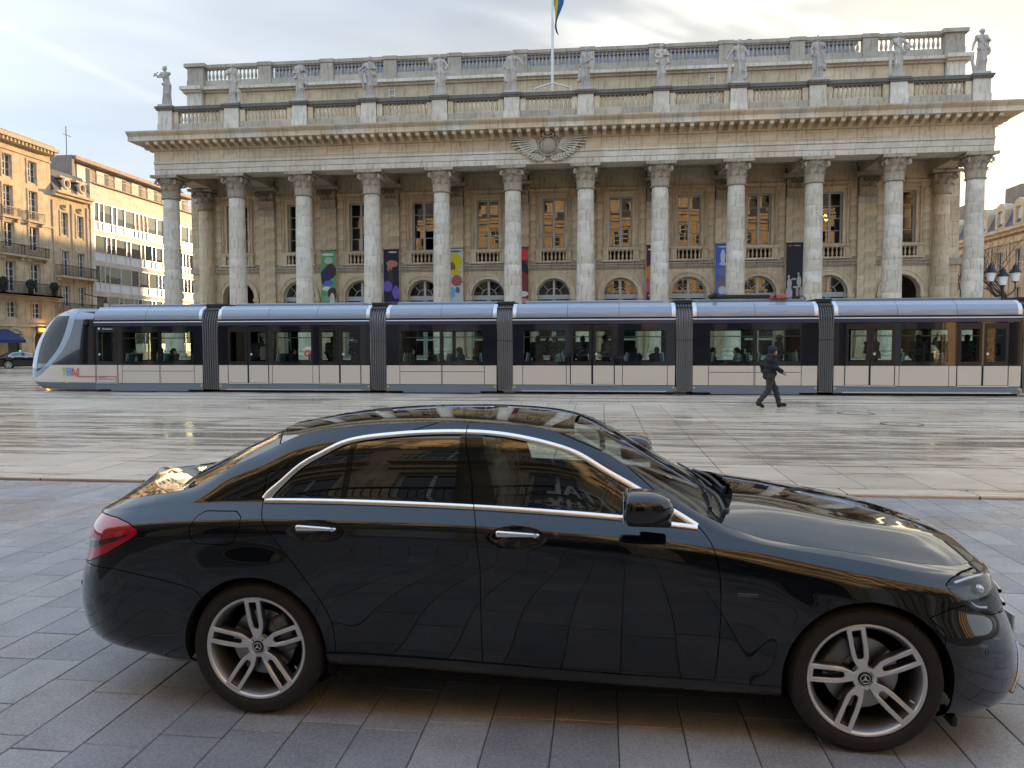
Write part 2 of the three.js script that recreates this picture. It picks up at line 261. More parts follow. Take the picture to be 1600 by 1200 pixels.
// ------------------------------------------------------------------ the black saloon
// u runs from the rear axle forward, y up, v out to the side; built for the near side and mirrored
function spline(xs, ys) { // natural cubic
  const n = xs.length, y2 = new Array(n).fill(0), w = new Array(n).fill(0);
  for (let i = 1; i < n - 1; i++) { const s = (xs[i] - xs[i - 1]) / (xs[i + 1] - xs[i - 1]), p = s * y2[i - 1] + 2; y2[i] = (s - 1) / p; w[i] = (6 * ((ys[i + 1] - ys[i]) / (xs[i + 1] - xs[i]) - (ys[i] - ys[i - 1]) / (xs[i] - xs[i - 1])) / (xs[i + 1] - xs[i - 1]) - s * w[i - 1]) / p; }
  for (let i = n - 2; i >= 0; i--) y2[i] = y2[i] * y2[i + 1] + w[i];
  return x => { if (x <= xs[0]) return ys[0] + (x - xs[0]) * ((ys[1] - ys[0]) / (xs[1] - xs[0]) - (xs[1] - xs[0]) * y2[1] / 6); if (x >= xs[n - 1]) return ys[n - 1] + (x - xs[n - 1]) * ((ys[n - 1] - ys[n - 2]) / (xs[n - 1] - xs[n - 2]) + (xs[n - 1] - xs[n - 2]) * y2[n - 2] / 6);
    let k = 0; while (x > xs[k + 1]) k++; const h = xs[k + 1] - xs[k], a = (xs[k + 1] - x) / h, b = 1 - a; return a * ys[k] + b * ys[k + 1] + ((a * a * a - a) * y2[k] + (b * b * b - b) * y2[k + 1]) * h * h / 6; };
}
const sp = (...q) => spline(q.map(p => p[0]), q.map(p => p[1]));
const pl = (...q) => x => { if (x <= q[0][0]) return q[0][1]; for (let i = 1; i < q.length; i++) if (x <= q[i][0]) { const t = (x - q[i - 1][0]) / (q[i][0] - q[i - 1][0]), s = t * t * (3 - 2 * t); return lerp(q[i - 1][1], q[i][1], s); } return q[q.length - 1][1]; };
const WR = [0.01, 0.338], WF = [2.925, 0.338], TYRE = 0.340;
const yBot = pl([-1.1, 0.262], [-0.7, 0.265], [-0.38, 0.235], [0.40, 0.262], [2.53, 0.226], [3.28, 0.145], [3.8, 0.125]);
const yS = sp([-1.15, 0.955], [-0.8, 0.995], [-0.4, 1.035], [0.0, 1.057], [0.6, 1.063], [1.12, 1.057], [1.8, 1.024], [2.2, 0.988], [2.45, 0.938], [2.8, 0.884], [3.1, 0.838], [3.4, 0.786], [3.7, 0.740]);
const yR = sp([-1.10, 0.970], [-0.92, 1.011], [-0.70, 1.054], [-0.574, 1.076], [-0.40, 1.116], [-0.242, 1.203], [-0.024, 1.305], [0.083, 1.360], [0.30, 1.417], [0.59, 1.445], [1.00, 1.457], [1.33, 1.443], [1.625, 1.380], [1.915, 1.220], [2.068, 1.124], [2.2, 1.048], [2.32, 0.996], [2.45, 0.955], [2.79, 0.905], [3.08, 0.860], [3.39, 0.808], [3.7, 0.766]);
const vR = sp([-1.10, 0.70], [-0.8, 0.715], [-0.5, 0.725], [-0.3, 0.705], [0.0, 0.645], [0.4, 0.612], [1.0, 0.600], [1.5, 0.618], [1.9, 0.672], [2.2, 0.738], [2.4, 0.780], [2.8, 0.79], [3.3, 0.770], [3.7, 0.74]);
const CAB = u => sstep(-0.75, 0.05, u) * sstep(2.32, 2.12, u);   // 1 where there is a greenhouse
// rows: [fraction of the height from bottom to shoulder, half width, front end, rear end, front corner length, rear corner length, exponent]
const ROW = [
  [-0.04, 0.800, 3.70, -1.02, 0.95, 0.66], [0.0, 0.858, 3.755, -1.09, 0.95, 0.66], [0.055, 0.892, 3.783, -1.145, 0.81, 0.64], [0.15, 0.908, 3.818, -1.180, 0.80, 0.62],
  [0.30, 0.917, 3.823, -1.195, 0.80, 0.60], [0.46, 0.924, 3.808, -1.190, 0.78, 0.58], [0.62, 0.927, 3.770, -1.150, 0.76, 0.55], [0.76, 0.925, 3.745, -1.115, 0.86, 0.52],
  [0.85, 0.921, 3.728, -1.097, 0.84, 0.49], [0.905, 0.911, 3.718, -1.09, 0.83, 0.48], [0.955, 0.868, 3.705, -1.083, 0.82, 0.47], [1.0, 0.815, 3.690, -1.075, 0.80, 0.46]];
const G = [0.12, 0.3, 0.5, 0.7, 0.87, 1.0];
const NR = ROW.length + G.length;
function flare(u, y) { let s = 0; for (const [w, A] of [[WR, 0.015], [WF, 0.017]]) { const d = Math.hypot(u - w[0], y - w[1]) - 0.372; s += A * Math.exp(-Math.pow(Math.max(d, 0) / 0.085, 1.7)); } return s * sstep(0.2, 0.36, y); }
// row j at column c in [0,1]; the straight part takes 0.18..0.80
function rowPoint(j, c) {
  let w, uF, uR, LF, LR, nF, nR_, top = j >= ROW.length, g = 0;
  if (!top) { [, w, uF, uR, LF, LR] = ROW[j]; nF = 2.6; nR_ = 3.0; } else { g = G[j - ROW.length]; const a = ROW[ROW.length - 1]; w = a[1]; uF = lerp(a[2], 3.655, g); uR = lerp(a[3], -1.06, g); LF = lerp(a[4], 0.75, g); LR = lerp(a[5], 0.40, g); nF = 2.4; nR_ = lerp(3.0, 2.6, g); }
  let u, k = 1;
  const cR = 0.16, cF = 0.82, u0 = uR + LR, u1 = uF - LF;
  if (c < cR) { const a = (1 - c / cR) * Math.PI / 2; u = u0 - LR * Math.pow(Math.sin(a), 2 / nR_); k = Math.pow(Math.max(Math.cos(a), 0), 2 / nR_); }
  else if (c > cF) { const a = (c - cF) / (1 - cF) * Math.PI / 2; u = u1 + LF * Math.pow(Math.sin(a), 2 / nF); k = Math.pow(Math.max(Math.cos(a), 0), 2 / nF); }
  else u = lerp(u0, u1, (c - cR) / (cF - cR));
  const s = yS(u), b = yBot(u); let y, v;
  if (!top) {
    y = b + (s - b) * ROW[j][0]; v = w;
    const f = ROW[j][0], fen = sstep(2.1, 2.5, u);
    if (f > 0.9) v += fen * (f - 0.9) * 0.36;
    v -= 0.007 * Math.exp(-Math.pow((y - 0.42) / 0.12, 2)) * sstep(0.25, 0.6, u) * sstep(2.6, 2.2, u);       // hollow above the sill
    v -= 0.004 * Math.exp(-Math.pow((y - 0.86) / 0.035, 2)) * sstep(3.2, 2.4, u) * sstep(-1.1, -0.4, u);     // under the shoulder line
    v += flare(u, y);
  } else {
    const r = yR(u), rv = vR(u), cab = CAB(u), v0 = 0.815 + sstep(2.1, 2.5, u) * 0.036, e = lerp(1.35, 1.0, cab);
    y = s + (r - s) * g; v = v0 + (rv - v0) * lerp(Math.pow(g, e), 0.80 * g + 0.20 * Math.pow(g, 8), cab) + cab * 0.006 * 4 * g * (1 - g);
  }
  return [u, y, v * k];
}
const NC = 420, SUB = 6;
function sideGrid() {
  const ctrl = []; for (let j = 0; j < NR; j++) { const r = []; for (let i = 0; i <= NC; i++) r.push(rowPoint(j, i / NC)); ctrl.push(r); }
  // smooth along the car
  for (let pass = 0; pass < 3; pass++) for (let j = 0; j < NR; j++) { const r = ctrl[j], q = r.map(p => p.slice()); for (let i = 2; i < NC - 1; i++) for (let k = 1; k < 3; k++) r[i][k] = (q[i - 2][k] + 4 * q[i - 1][k] + 6 * q[i][k] + 4 * q[i + 1][k] + q[i + 2][k]) / 16; }
  const rows = [];
  const at = (j, i) => { if (j < 0) { const a = ctrl[0][i], b = ctrl[1][i]; return [0, 1, 2].map(k => 2 * a[k] - b[k]); } if (j >= NR) { const a = ctrl[NR - 1][i], b = ctrl[NR - 2][i]; return [0, 1, 2].map(k => 2 * a[k] - b[k]); } return ctrl[j][i]; };
  for (let j = 0; j < NR - 1; j++) for (let q = 0; q < SUB + (j === NR - 2 ? 1 : 0); q++) {
    const t = q / SUB, w = [(1 - t) ** 3 / 6, (3 * t ** 3 - 6 * t * t + 4) / 6, (-3 * t ** 3 + 3 * t * t + 3 * t + 1) / 6, t ** 3 / 6], row = [];
    for (let i = 0; i <= NC; i++) { const s = [0, 0, 0]; for (let k = 0; k < 4; k++) { const p = at(j - 1 + k, i); for (let d = 0; d < 3; d++) s[d] += w[k] * p[d]; } row.push(s); }
    rows.push(row);
  }
  return rows;
}
// a soup of vertices (u, y, v, normal) and triangles that can be cut by signed distances
function gridMesh(rows) {
  const nr = rows.length, nc = rows[0].length, V = [], T = [];
  const sub = (a, b) => [a[0] - b[0], a[1] - b[1], a[2] - b[2]];
  for (let j = 0; j < nr; j++) for (let i = 0; i < nc; i++) {
    const a = sub(rows[j][Math.min(i + 1, nc - 1)], rows[j][Math.max(i - 1, 0)]), b = sub(rows[Math.min(j + 1, nr - 1)][i], rows[Math.max(j - 1, 0)][i]);
    // local axes: x = u, y = y, z = v ; outward = a x b
    let n = [a[1] * b[2] - a[2] * b[1], a[2] * b[0] - a[0] * b[2], a[0] * b[1] - a[1] * b[0]]; const l = Math.hypot(...n) || 1; n = n.map(x => x / l);
    V.push([...rows[j][i], ...n]);
  }
  for (let j = 0; j < nr - 1; j++) for (let i = 0; i < nc - 1; i++) { const a = j * nc + i; T.push([a, a + 1, a + nc + 1], [a, a + nc + 1, a + nc]); }
  return { V, T };
}
function cut(m, f) { // -> [where f < 0, where f > 0]
  const d = m.V.map(f), mk = () => ({ V: [], T: [], id: new Map() }), A = mk(), B = mk();
  const put = (S, i) => { let k = S.id.get(i); if (k === undefined) { k = S.V.length; S.V.push(m.V[i]); S.id.set(i, k); } return k; };
  const mid = (S, i, j) => { const key = i < j ? i + '_' + j : j + '_' + i; let k = S.id.get(key); if (k === undefined) { const t = d[i] / (d[i] - d[j]), p = m.V[i].map((x, q) => lerp(x, m.V[j][q], t)); k = S.V.length; S.V.push(p); S.id.set(key, k); } return k; };
  for (const t of m.T) {
    const s = t.map(i => d[i] < 0), n = s[0] + s[1] + s[2];
    if (n === 3) A.T.push(t.map(i => put(A, i))); else if (n === 0) B.T.push(t.map(i => put(B, i)));
    else { const o = n === 1 ? s.indexOf(true) : s.indexOf(false), a = t[o], b = t[(o + 1) % 3], c = t[(o + 2) % 3], S1 = n === 1 ? A : B, S2 = n === 1 ? B : A;
      S1.T.push([put(S1, a), mid(S1, a, b), mid(S1, a, c)]); const p = mid(S2, a, b), q = mid(S2, a, c); S2.T.push([p, put(S2, b), put(S2, c)], [p, put(S2, c), q]); }
  }
  return [A, B];
}
function sdPoly(P) { return (x, y) => { let d = 1e9, s = 1; for (let i = 0, j = P.length - 1; i < P.length; j = i++) { const ex = P[j][0] - P[i][0], ey = P[j][1] - P[i][1], wx = x - P[i][0], wy = y - P[i][1], t = clamp((wx * ex + wy * ey) / (ex * ex + ey * ey)), bx_ = wx - ex * t, by = wy - ey * t; d = Math.min(d, bx_ * bx_ + by * by); const c1 = y >= P[i][1], c2 = y < P[j][1], c3 = ex * wy > ey * wx; if ((c1 && c2 && c3) || (!c1 && !c2 && !c3)) s = -s; } return s * Math.sqrt(d); }; }
function smoothLine(pts, n = 12) { return new THREE.CatmullRomCurve3(pts.map(p => new THREE.Vector3(p[0], p[1], 0)), false, 'centripetal').getPoints(n * (pts.length - 1)).map(p => [p.x, p.y]); }
// soup -> geometry; off = push along the normal, both = also the mirrored half
function soup(m, off = 0, both = 'near', thick = 0) {
  const pos = [], nor = [], uv = [], idx = [];
  const add = (sgn) => { const b = pos.length / 3; for (const p of m.V) { pos.push(p[0] + p[3] * off, p[1] + p[4] * off, sgn * (p[2] + p[5] * off)); nor.push(p[3], p[4], sgn * p[5]); uv.push(p[0], p[1]); } for (const t of m.T) sgn > 0 ? idx.push(b + t[0], b + t[1], b + t[2]) : idx.push(b + t[0], b + t[2], b + t[1]); };
  if (both !== 'far') add(1); if (both !== 'near') add(-1);
  if (thick) { // an inward rim along open edges, so that panels have depth
    const E = new Map(); for (const t of m.T) for (let k = 0; k < 3; k++) { const a = t[k], b = t[(k + 1) % 3], key = Math.min(a, b) + '_' + Math.max(a, b); E.has(key) ? E.set(key, null) : E.set(key, [a, b]); }
    const rim = sgn => { for (const e of E.values()) if (e) { const p = m.V[e[0]], q = m.V[e[1]], b = pos.length / 3; const ux = q[0] - p[0], uy = q[1] - p[1], uz = q[2] - p[2]; let nx = uy * p[5] - uz * p[4], ny = uz * p[3] - ux * p[5], nz = ux * p[4] - uy * p[3]; const l = Math.hypot(nx, ny, nz) || 1;
      for (const [s, o] of [[p, off], [q, off], [q, off - thick], [p, off - thick]]) { pos.push(s[0] + s[3] * o, s[1] + s[4] * o, sgn * (s[2] + s[5] * o)); nor.push(nx / l, ny / l, sgn * nz / l); uv.push(s[0], s[1]); } sgn > 0 ? idx.push(b, b + 3, b + 2, b, b + 2, b + 1) : idx.push(b, b + 2, b + 3, b, b + 1, b + 2); } };
    if (both !== 'far') rim(1); if (both !== 'near') rim(-1);
  }
  const g = new THREE.BufferGeometry(); g.setAttribute('position', new THREE.Float32BufferAttribute(pos, 3)); g.setAttribute('normal', new THREE.Float32BufferAttribute(nor, 3)); g.setAttribute('uv', new THREE.Float32BufferAttribute(uv, 2)); g.setIndex(idx); return g;
}

const car = thing('saloon_car', 'glossy black saloon car with chrome window trim parked in the foreground', 'car', [-1.718, 0, -4.538], -0.0175);
{
  const paint = phy({ color: lin(0.0035, 0.0038, 0.0048), roughness: 0.03, specularIntensity: 0.45, clearcoat: 1, clearcoatRoughness: 0.008, ior: 1.5 });
  const gloss = phy({ color: lin(0.004, 0.004, 0.004), roughness: 0.08 }), gap = std({ color: lin(0.001, 0.001, 0.001), roughness: 0.95 });
  const trim = std({ color: lin(0.88, 0.86, 0.82), roughness: 0.26, metalness: 1 });
  const glassDark = phy({ color: lin(0.05, 0.055, 0.058), roughness: 0, transmission: 1, thickness: 0, ior: 2.0 }), glassClear = phy({ color: lin(0.72, 0.80, 0.76), roughness: 0, transmission: 1, thickness: 0, ior: 1.85 }), glassScreen = phy({ color: lin(0.74, 0.82, 0.79), roughness: 0, transmission: 1, thickness: 0, ior: 1.6 });
  const inner = std({ color: lin(0.018, 0.018, 0.019), roughness: 0.85 }), leather = std({ color: lin(0.022, 0.021, 0.021), roughness: 0.5 });
  const rows = sideGrid(), full = gridMesh(rows);
  // feature lines, in (u, y)
  const beltLo = smoothLine([[0.030, 1.074], [0.30, 1.079], [0.664, 1.078], [1.12, 1.070], [1.5, 1.055], [1.8, 1.038], [2.05, 1.014], [2.18, 1.001]]);
  const dloTop = smoothLine([[0.030, 1.074], [0.052, 1.106], [0.096, 1.150], [0.190, 1.238], [0.294, 1.300], [0.420, 1.360], [0.702, 1.401], [1.036, 1.414], [1.228, 1.404], [1.430, 1.370], [1.597, 1.322], [1.752, 1.238], [1.905, 1.157], [2.05, 1.074], [2.18, 1.001]]);
  const dlo = sdPoly([...beltLo, ...dloTop.slice(1, -1).reverse()]);
  const rearDoorBack = smoothLine([[0.012, 1.20], [0.014, 1.10], [0.020, 1.06], [0.048, 1.0], [0.097, 0.932], [0.189, 0.825], [0.294, 0.699], [0.382, 0.57], [0.422, 0.467], [0.429, 0.322]]);
  const bLine = [[1.163, 0.30], [1.158, 0.80], [1.130, 1.00], [1.096, 1.11], [1.034, 1.5]], frontDoorFore = smoothLine([[2.258, 0.300], [2.274, 0.50], [2.277, 0.72], [2.27, 0.82], [2.256, 0.89], [2.233, 0.946], [2.195, 0.992]]);
  const sillY = pl([0.40, 0.335], [2.53, 0.288]);
  const rearDoor = sdPoly([...rearDoorBack, [1.163, 0.312], ...bLine.slice(1)]), frontDoor = sdPoly([[1.163, 0.312], [2.258, 0.300], ...frontDoorFore.slice(1), [2.10, 1.06], [1.8, 1.30], [1.4, 1.46], ...bLine.slice(1).reverse()]);
  const archR = 0.372, arch = p => Math.min(Math.hypot(p[0] - WR[0], p[1] - WR[1]), Math.hypot(p[0] - WF[0], p[1] - WF[1])) - archR - (p[1] < 0.3 ? (0.3 - p[1]) * 0.15 : 0);
  const headPoly = sdPoly(smoothLine([[3.276, 0.772], [3.31, 0.789], [3.387, 0.793], [3.46, 0.787], [3.54, 0.779], [3.66, 0.765], [4.0, 0.72]], 6).concat(smoothLine([[4.0, 0.59], [3.62, 0.600], [3.50, 0.616], [3.43, 0.648], [3.367, 0.687], [3.30, 0.738], [3.276, 0.772]], 6)));
  const head = p => Math.max(headPoly(p[0], p[1]), 0.575 - p[2]);
  const tailPoly = sdPoly([[-1.3, 0.955], [-0.86, 0.972], [-0.76, 0.970], [-0.67, 0.953], [-0.618, 0.928], [-0.606, 0.905], [-0.640, 0.880], [-0.70, 0.845], [-0.80, 0.790], [-0.93, 0.735], [-1.3, 0.70]]);
  const tail = p => Math.max(tailPoly(p[0], p[1]), 0.36 - p[2]);
  const fuelPoly = sdPoly([[-0.305, 0.995], [-0.27, 1.018], [-0.10, 1.022], [-0.065, 1.0], [-0.06, 0.96], [-0.085, 0.885], [-0.13, 0.864], [-0.29, 0.866], [-0.325, 0.90], [-0.325, 0.95]]);
  const rbLine = sdPoly([[-2, 0.0], [-0.20, 0.0], [-0.26, 0.60], [-0.30, 0.638], [-0.49, 0.678], [-0.74, 0.721], [-2, 0.735]]), fbLine = sdPoly([[3.22, 0.0], [3.25, 0.58], [3.18, 0.645], [3.277, 0.672], [3.37, 0.684], [3.46, 0.632], [3.62, 0.590], [5, 0.58], [5, 0.0]]);
  const gp = 0.0022, P = f => p => f(p[0], p[1]);
  // cut order
  let [, m] = cut(full, p => arch(p));
  let sill; [sill, m] = cut(m, p => Math.max(p[1] - sillY(p[0]), 0.36 - p[0], p[0] - 2.56));
  let win; [win, m] = cut(m, p => dlo(p[0], p[1]) + 0.006);
  let lampF, lampR, cover, doorR, doorF, bumpR, bumpF, side;
  const take = (f) => { const [a, rest] = cut(m, p => f(p) + gp); const [, r2] = cut(rest, p => f(p) - gp); m = r2; return a; };
  const grilleF = take(p => Math.max(p[2] - 0.565 + Math.max(0, 0.60 - p[1]) * 0.5, p[1] - 0.738, 0.50 - p[1], 3.3 - p[0])); lampF = take(head); lampR = take(tail); bumpR = take(P(rbLine)); bumpF = take(P(fbLine)); cover = take(P(fuelPoly)); doorR = take(P(rearDoor)); doorF = take(P(frontDoor)); side = m;
  // door-handle bowls: pressed into the doors
  for (const d of [doorR, doorF]) for (const V of d.V) for (const hu of [0.335, 1.335]) { const e = Math.hypot((V[0] - hu) / 0.145, (V[1] - 0.945) / 0.052); if (e < 1) { const k = 0.022 * (1 - e * e) ** 1.5, g_ = -0.022 * 1.5 * Math.sqrt(1 - e * e) * -2; V[2] -= k; V[3] += -g_ * (V[0] - hu) / 0.145 / 0.145 * 0.9; V[4] += -g_ * (V[1] - 0.945) / 0.052 / 0.052 * 0.9; const l = Math.hypot(V[3], V[4], V[5]); V[3] /= l; V[4] /= l; V[5] /= l; } }
  mesh('body', [soup(side, 0, 'both', 0.012)], paint, car);
  // dark shell behind the gaps
  { let [, s] = cut(full, p => arch(p) - 0.004);[, s] = cut(s, p => dlo(p[0], p[1]) - 0.012);[, s] = cut(s, head);[, s] = cut(s, tail); mesh('inner_shell', soup(s, -0.011, 'both'), gap, car); }
  for (const sd of ['near', 'far']) {
    const d1 = mesh('rear_door', soup(doorR, 0, sd, 0.010), paint, car), d2 = mesh('front_door', soup(doorF, 0, sd, 0.010), paint, car), sg = sd === 'near' ? 1 : -1;
    mesh('fuel_flap', soup(cover, 0, sd, 0.01), paint, car).visible = true;
    // handles: tapered chrome bars over the bowls
    for (const [d, hu] of [[d1, 0.335], [d2, 1.335]]) {
      const g = new RoundedBoxGeometry(0.215, 0.030, 0.030, 4, 0.0135), p = g.attributes.position; for (let i = 0; i < p.count; i++) { const x = p.getX(i); p.setY(i, p.getY(i) * lerp(1.15, 0.62, (x + 0.1) / 0.2)); p.setZ(i, p.getZ(i) - 0.22 * x * x * 4); } g.computeVertexNormals();
      g.translate(hu, 0.957, sg * (surfV(hu, 0.957) + 0.016)); mesh('door_handle', [g, new THREE.CylinderGeometry(0.011, 0.011, 0.05, 10).rotateX(Math.PI / 2).translate(hu - 0.085, 0.957, sg * (surfV(hu, 0.957) - 0.004)), new THREE.CylinderGeometry(0.011, 0.011, 0.05, 10).rotateX(Math.PI / 2).translate(hu + 0.085, 0.957, sg * (surfV(hu, 0.957) - 0.004))], trim, d);
    }
  }
  function surfV(u, y) { let best = 1e9, v = 0; for (const q of full.V) { const d = (q[0] - u) ** 2 + (q[1] - y) ** 2; if (d < best) { best = d; v = q[2]; } } return v; }
  function surfP(u, y) { let best = 1e9, v; for (const q of full.V) { const d = (q[0] - u) ** 2 + (q[1] - y) ** 2; if (d < best) { best = d; v = q; } } return [u, y, v[2] - ((u - v[0]) * v[3] + (y - v[1]) * v[4]) / (v[5] || 1), v[3], v[4], v[5]]; }
  mesh('front_bumper', soup(bumpF, 0, 'both', 0.012), paint, car);
  mesh('rear_bumper', soup(bumpR, 0, 'both', 0.012), paint, car);
  const sillMat = phy({ color: lin(0.006, 0.006, 0.0065), roughness: 0.28, clearcoat: 0.6, clearcoatRoughness: 0.15 });
  for (const sd of ['near', 'far']) { const s = { V: sill.V.map(V => { const q = V.slice(); q[2] += 0.004 * Math.sin((V[1] - 0.23) * 75) + 0.006; return q; }), T: sill.T }; mesh('sill', soup(s, 0, sd, 0.02), sillMat, car); }
  // glass, pillars and trim along the windows
  const quarter = [[0.435, 1.0], [0.425, 1.2], [0.41, 1.45]], qx = pl([1.0, 0.438], [1.5, 0.460]), bR = pl([1.0, 1.003], [1.5, 1.014]), bF = pl([1.0, 1.225], [1.45, 1.125]);
  const mirU = p => p[0] - (1.985 + (1.06 - p[1]) * 0.9);
  let w = win; const seg = f => { const [a, b] = cut(w, f); w = b; return a; };
  const glassQ = seg(p => p[0] - qx(p[1]) + 0.016), divQ = seg(p => p[0] - qx(p[1]) - 0.016), glassR = seg(p => p[0] - bR(p[1])), pillar = seg(p => p[0] - bF(p[1])), glassF = seg(p => p[0] - 2.03 + 0.0), mirTri = w;
  for (const sd of ['near', 'far']) {
    mesh('quarter_window', soup(glassQ, -0.007, sd), glassDark, car); mesh('rear_window', soup(glassR, -0.007, sd), glassDark, car); mesh('front_window', soup(glassF, -0.007, sd), glassClear, car);
    const [pb, pf] = cut(pillar, p => p[0] - pl([1.0, 1.130], [1.11, 1.096], [1.45, 1.036])(p[1]) + 0.0028), [, pf2] = cut(pf, p => p[0] - pl([1.0, 1.130], [1.11, 1.096], [1.45, 1.036])(p[1]) - 0.0028);
    mesh('window_pillar', [soup(pb, -0.001, sd, 0.012), soup(pf2, -0.001, sd, 0.012), soup(divQ, -0.002, sd, 0.012), soup(mirTri, -0.001, sd, 0.012)], gloss, car);
    mesh('pillar_backing', soup(pillar, -0.014, sd), gap, car);
    // chrome mouldings swept along the window line
    const sg = sd === 'near' ? 1 : -1;
    const sweep = (path, wd, ht, off) => { const pts = path.map(q => surfP(q[0], q[1])), P_ = [], I_ = [], K = 9; pts.forEach((p, i) => { const a = pts[Math.max(i - 1, 0)], b = pts[Math.min(i + 1, pts.length - 1)], t = new THREE.Vector3(b[0] - a[0], b[1] - a[1], b[2] - a[2]).normalize(), n = new THREE.Vector3(p[3], p[4], p[5]).normalize(), s = new THREE.Vector3().crossVectors(n, t).normalize(), ww = typeof wd === 'function' ? wd(i / (pts.length - 1)) : wd; for (let k = 0; k < K; k++) { const al = Math.PI * k / (K - 1), x = Math.cos(al), c = Math.sin(al) ** 0.6 * ht + off; P_.push(p[0] + s.x * x * ww / 2 + n.x * c, p[1] + s.y * x * ww / 2 + n.y * c, sg * (p[2] + s.z * x * ww / 2 + n.z * c)); } });
      for (let i = 0; i < pts.length - 1; i++) for (let k = 0; k < K - 1; k++) { const a = i * K + k; sg > 0 ? I_.push(a, a + K, a + K + 1, a, a + K + 1, a + 1) : I_.push(a, a + K + 1, a + K, a, a + 1, a + K + 1); } const g = new THREE.BufferGeometry(); g.setAttribute('position', new THREE.Float32BufferAttribute(P_, 3)); g.setIndex(I_); g.computeVertexNormals(); return g; };
    const split = (line, u) => [line.filter(p => p[0] < u - 0.0022).concat([[u - 0.0022, pl(...line)(u)]]), [[u + 0.0022, pl(...line)(u)]].concat(line.filter(p => p[0] > u + 0.0022))];
    const [b1, b2] = split(beltLo, 1.110), [t1, t2] = split(dloTop, 1.042);
    for (const l of [b1, b2]) mesh('belt_trim', sweep(l.map(p => [p[0], p[1] - 0.006]), 0.030, 0.009, 0.0015), trim, car);
    for (const l of [t1, t2]) mesh('window_trim', sweep(l, l === t1 ? t => lerp(0.046, 0.030, sstep(0.05, 0.4, t)) : 0.030, 0.008, 0.0015), trim, car);
    // door mirror
    const mg = new THREE.SphereGeometry(1, 40, 28), mp = mg.attributes.position; for (let i = 0; i < mp.count; i++) { let x = mp.getX(i), y = mp.getY(i), z = mp.getZ(i); const q = (a, e) => Math.sign(a) * Math.pow(Math.abs(a), e); x = q(x, 0.85); y = q(y, 0.80); z = q(z, 0.72); if (x < -0.35) x = -0.35 - (-(x + 0.35)) * 0.25; mp.setXYZ(i, x * 0.148 + (z > 0 ? -z * z * 0.02 : 0), y * 0.083 * (1 - 0.12 * z) + 0.010 * z, z * 0.130); } mg.computeVertexNormals();
    mg.scale(1, 1, sg); if (sg < 0) { const ix = mg.index.array; for (let i = 0; i < ix.length; i += 3) { const t = ix[i]; ix[i] = ix[i + 1]; ix[i + 1] = t; } mg.computeVertexNormals(); }
    mg.rotateY(sg * 0.10); mg.translate(1.905, 1.128, sg * 1.035);
    const mm = mesh('door_mirror', mg, paint, car);
    const foot = new RoundedBoxGeometry(0.13, 0.035, 0.13, 3, 0.016); foot.rotateX(sg * 0.35); foot.translate(1.985, 1.062, sg * 0.925); mesh('mirror_stalk', foot, gloss, mm);
    const mgl = new RoundedBoxGeometry(0.006, 0.105, 0.19, 3, 0.003); mgl.translate(1.832, 1.128, sg * 1.035); mesh('mirror_glass', mgl, chrome, mm);
    mesh('mirror_seam', new THREE.TorusGeometry(1, 0.012, 6, 48).scale(0.079, 0.118, 0.04).rotateY(Math.PI / 2).rotateZ(0).scale(1, 0.71, 1.12).translate(1.875, 1.128, sg * 1.035), gap, mm);
    // lamps
    mesh('tail_lamp', soup(lampR, 0.001, sd, 0.02), phy({ color: lin(0.30, 0.005, 0.010), roughness: 0.05, clearcoat: 1, clearcoatRoughness: 0.02, emissive: lin(0.02, 0.0, 0.001) }), car);
    const tl = car.children[car.children.length - 1];
    { const [, a] = cut(lampR, p => sdPoly([[-1.3, 0.80], [-0.88, 0.855], [-0.62, 0.89], [-0.62, 0.80], [-1.3, 0.76]])(p[0], p[1])); const [b] = cut(lampR, p => sdPoly([[-1.3, 0.80], [-0.86, 0.855], [-0.64, 0.905], [-0.74, 0.86], [-0.90, 0.81], [-1.3, 0.77]])(p[0], p[1])); mesh('lamp_band', soup(b, 0.004, sd, 0.004), phy({ color: lin(0.05, 0.001, 0.002), roughness: 0.05, clearcoat: 1 }), tl); }
    const hl = mesh('headlamp', soup(lampF, 0.001, sd), phy({ color: lin(0.8, 0.83, 0.86), roughness: 0, transmission: 1, thickness: 0, ior: 1.5 }), car);
    mesh('lamp_housing', soup(lampF, -0.060, sd), std({ color: lin(0.012, 0.012, 0.014), roughness: 0.2, metalness: 0.3 }), hl);
    const lens = c => new THREE.SphereGeometry(0.024, 20, 14).translate(...c); const hv = surfV(3.50, 0.70);
    mesh('lamp_reflector', [lens([3.50, 0.700, sg * (hv - 0.080)]), lens([3.60, 0.700, sg * (hv - 0.22)])], std({ color: lin(0.7, 0.72, 0.75), roughness: 0.1, metalness: 1 }), hl);
const drl = std({ color: lin(0.8, 0.84, 0.9), roughness: 0.2, metalness: 0.6 });
    mesh('daylight_strip', tube([[3.33, 0.768, sg * (surfV(3.33, 0.768) - 0.02)], [3.42, 0.772, sg * (surfV(3.42, 0.772) - 0.022)], [3.52, 0.760, sg * (surfV(3.52, 0.760) - 0.025)], [3.60, 0.748, sg * (surfV(3.60, 0.748) - 0.03)]], 0.007, 20, 6), drl, hl); mesh('daylight_strip', tube([[3.40, 0.685, sg * (surfV(3.40, 0.685) - 0.02)], [3.44, 0.656, sg * (surfV(3.44, 0.656) - 0.02)], [3.50, 0.640, sg * (surfV(3.50, 0.640) - 0.025)]], 0.006, 16, 6), drl, hl);
    // small side badge on the wing, parking sensors
    const bv = surfP(2.396, 0.716); mesh('side_badge', [new RoundedBoxGeometry(0.092, 0.018, 0.006, 2, 0.003).translate(2.396, 0.716, sg * (bv[2] + 0.002))], std({ color: lin(0.10, 0.10, 0.10), roughness: 0.3, metalness: 0.8 }), car);
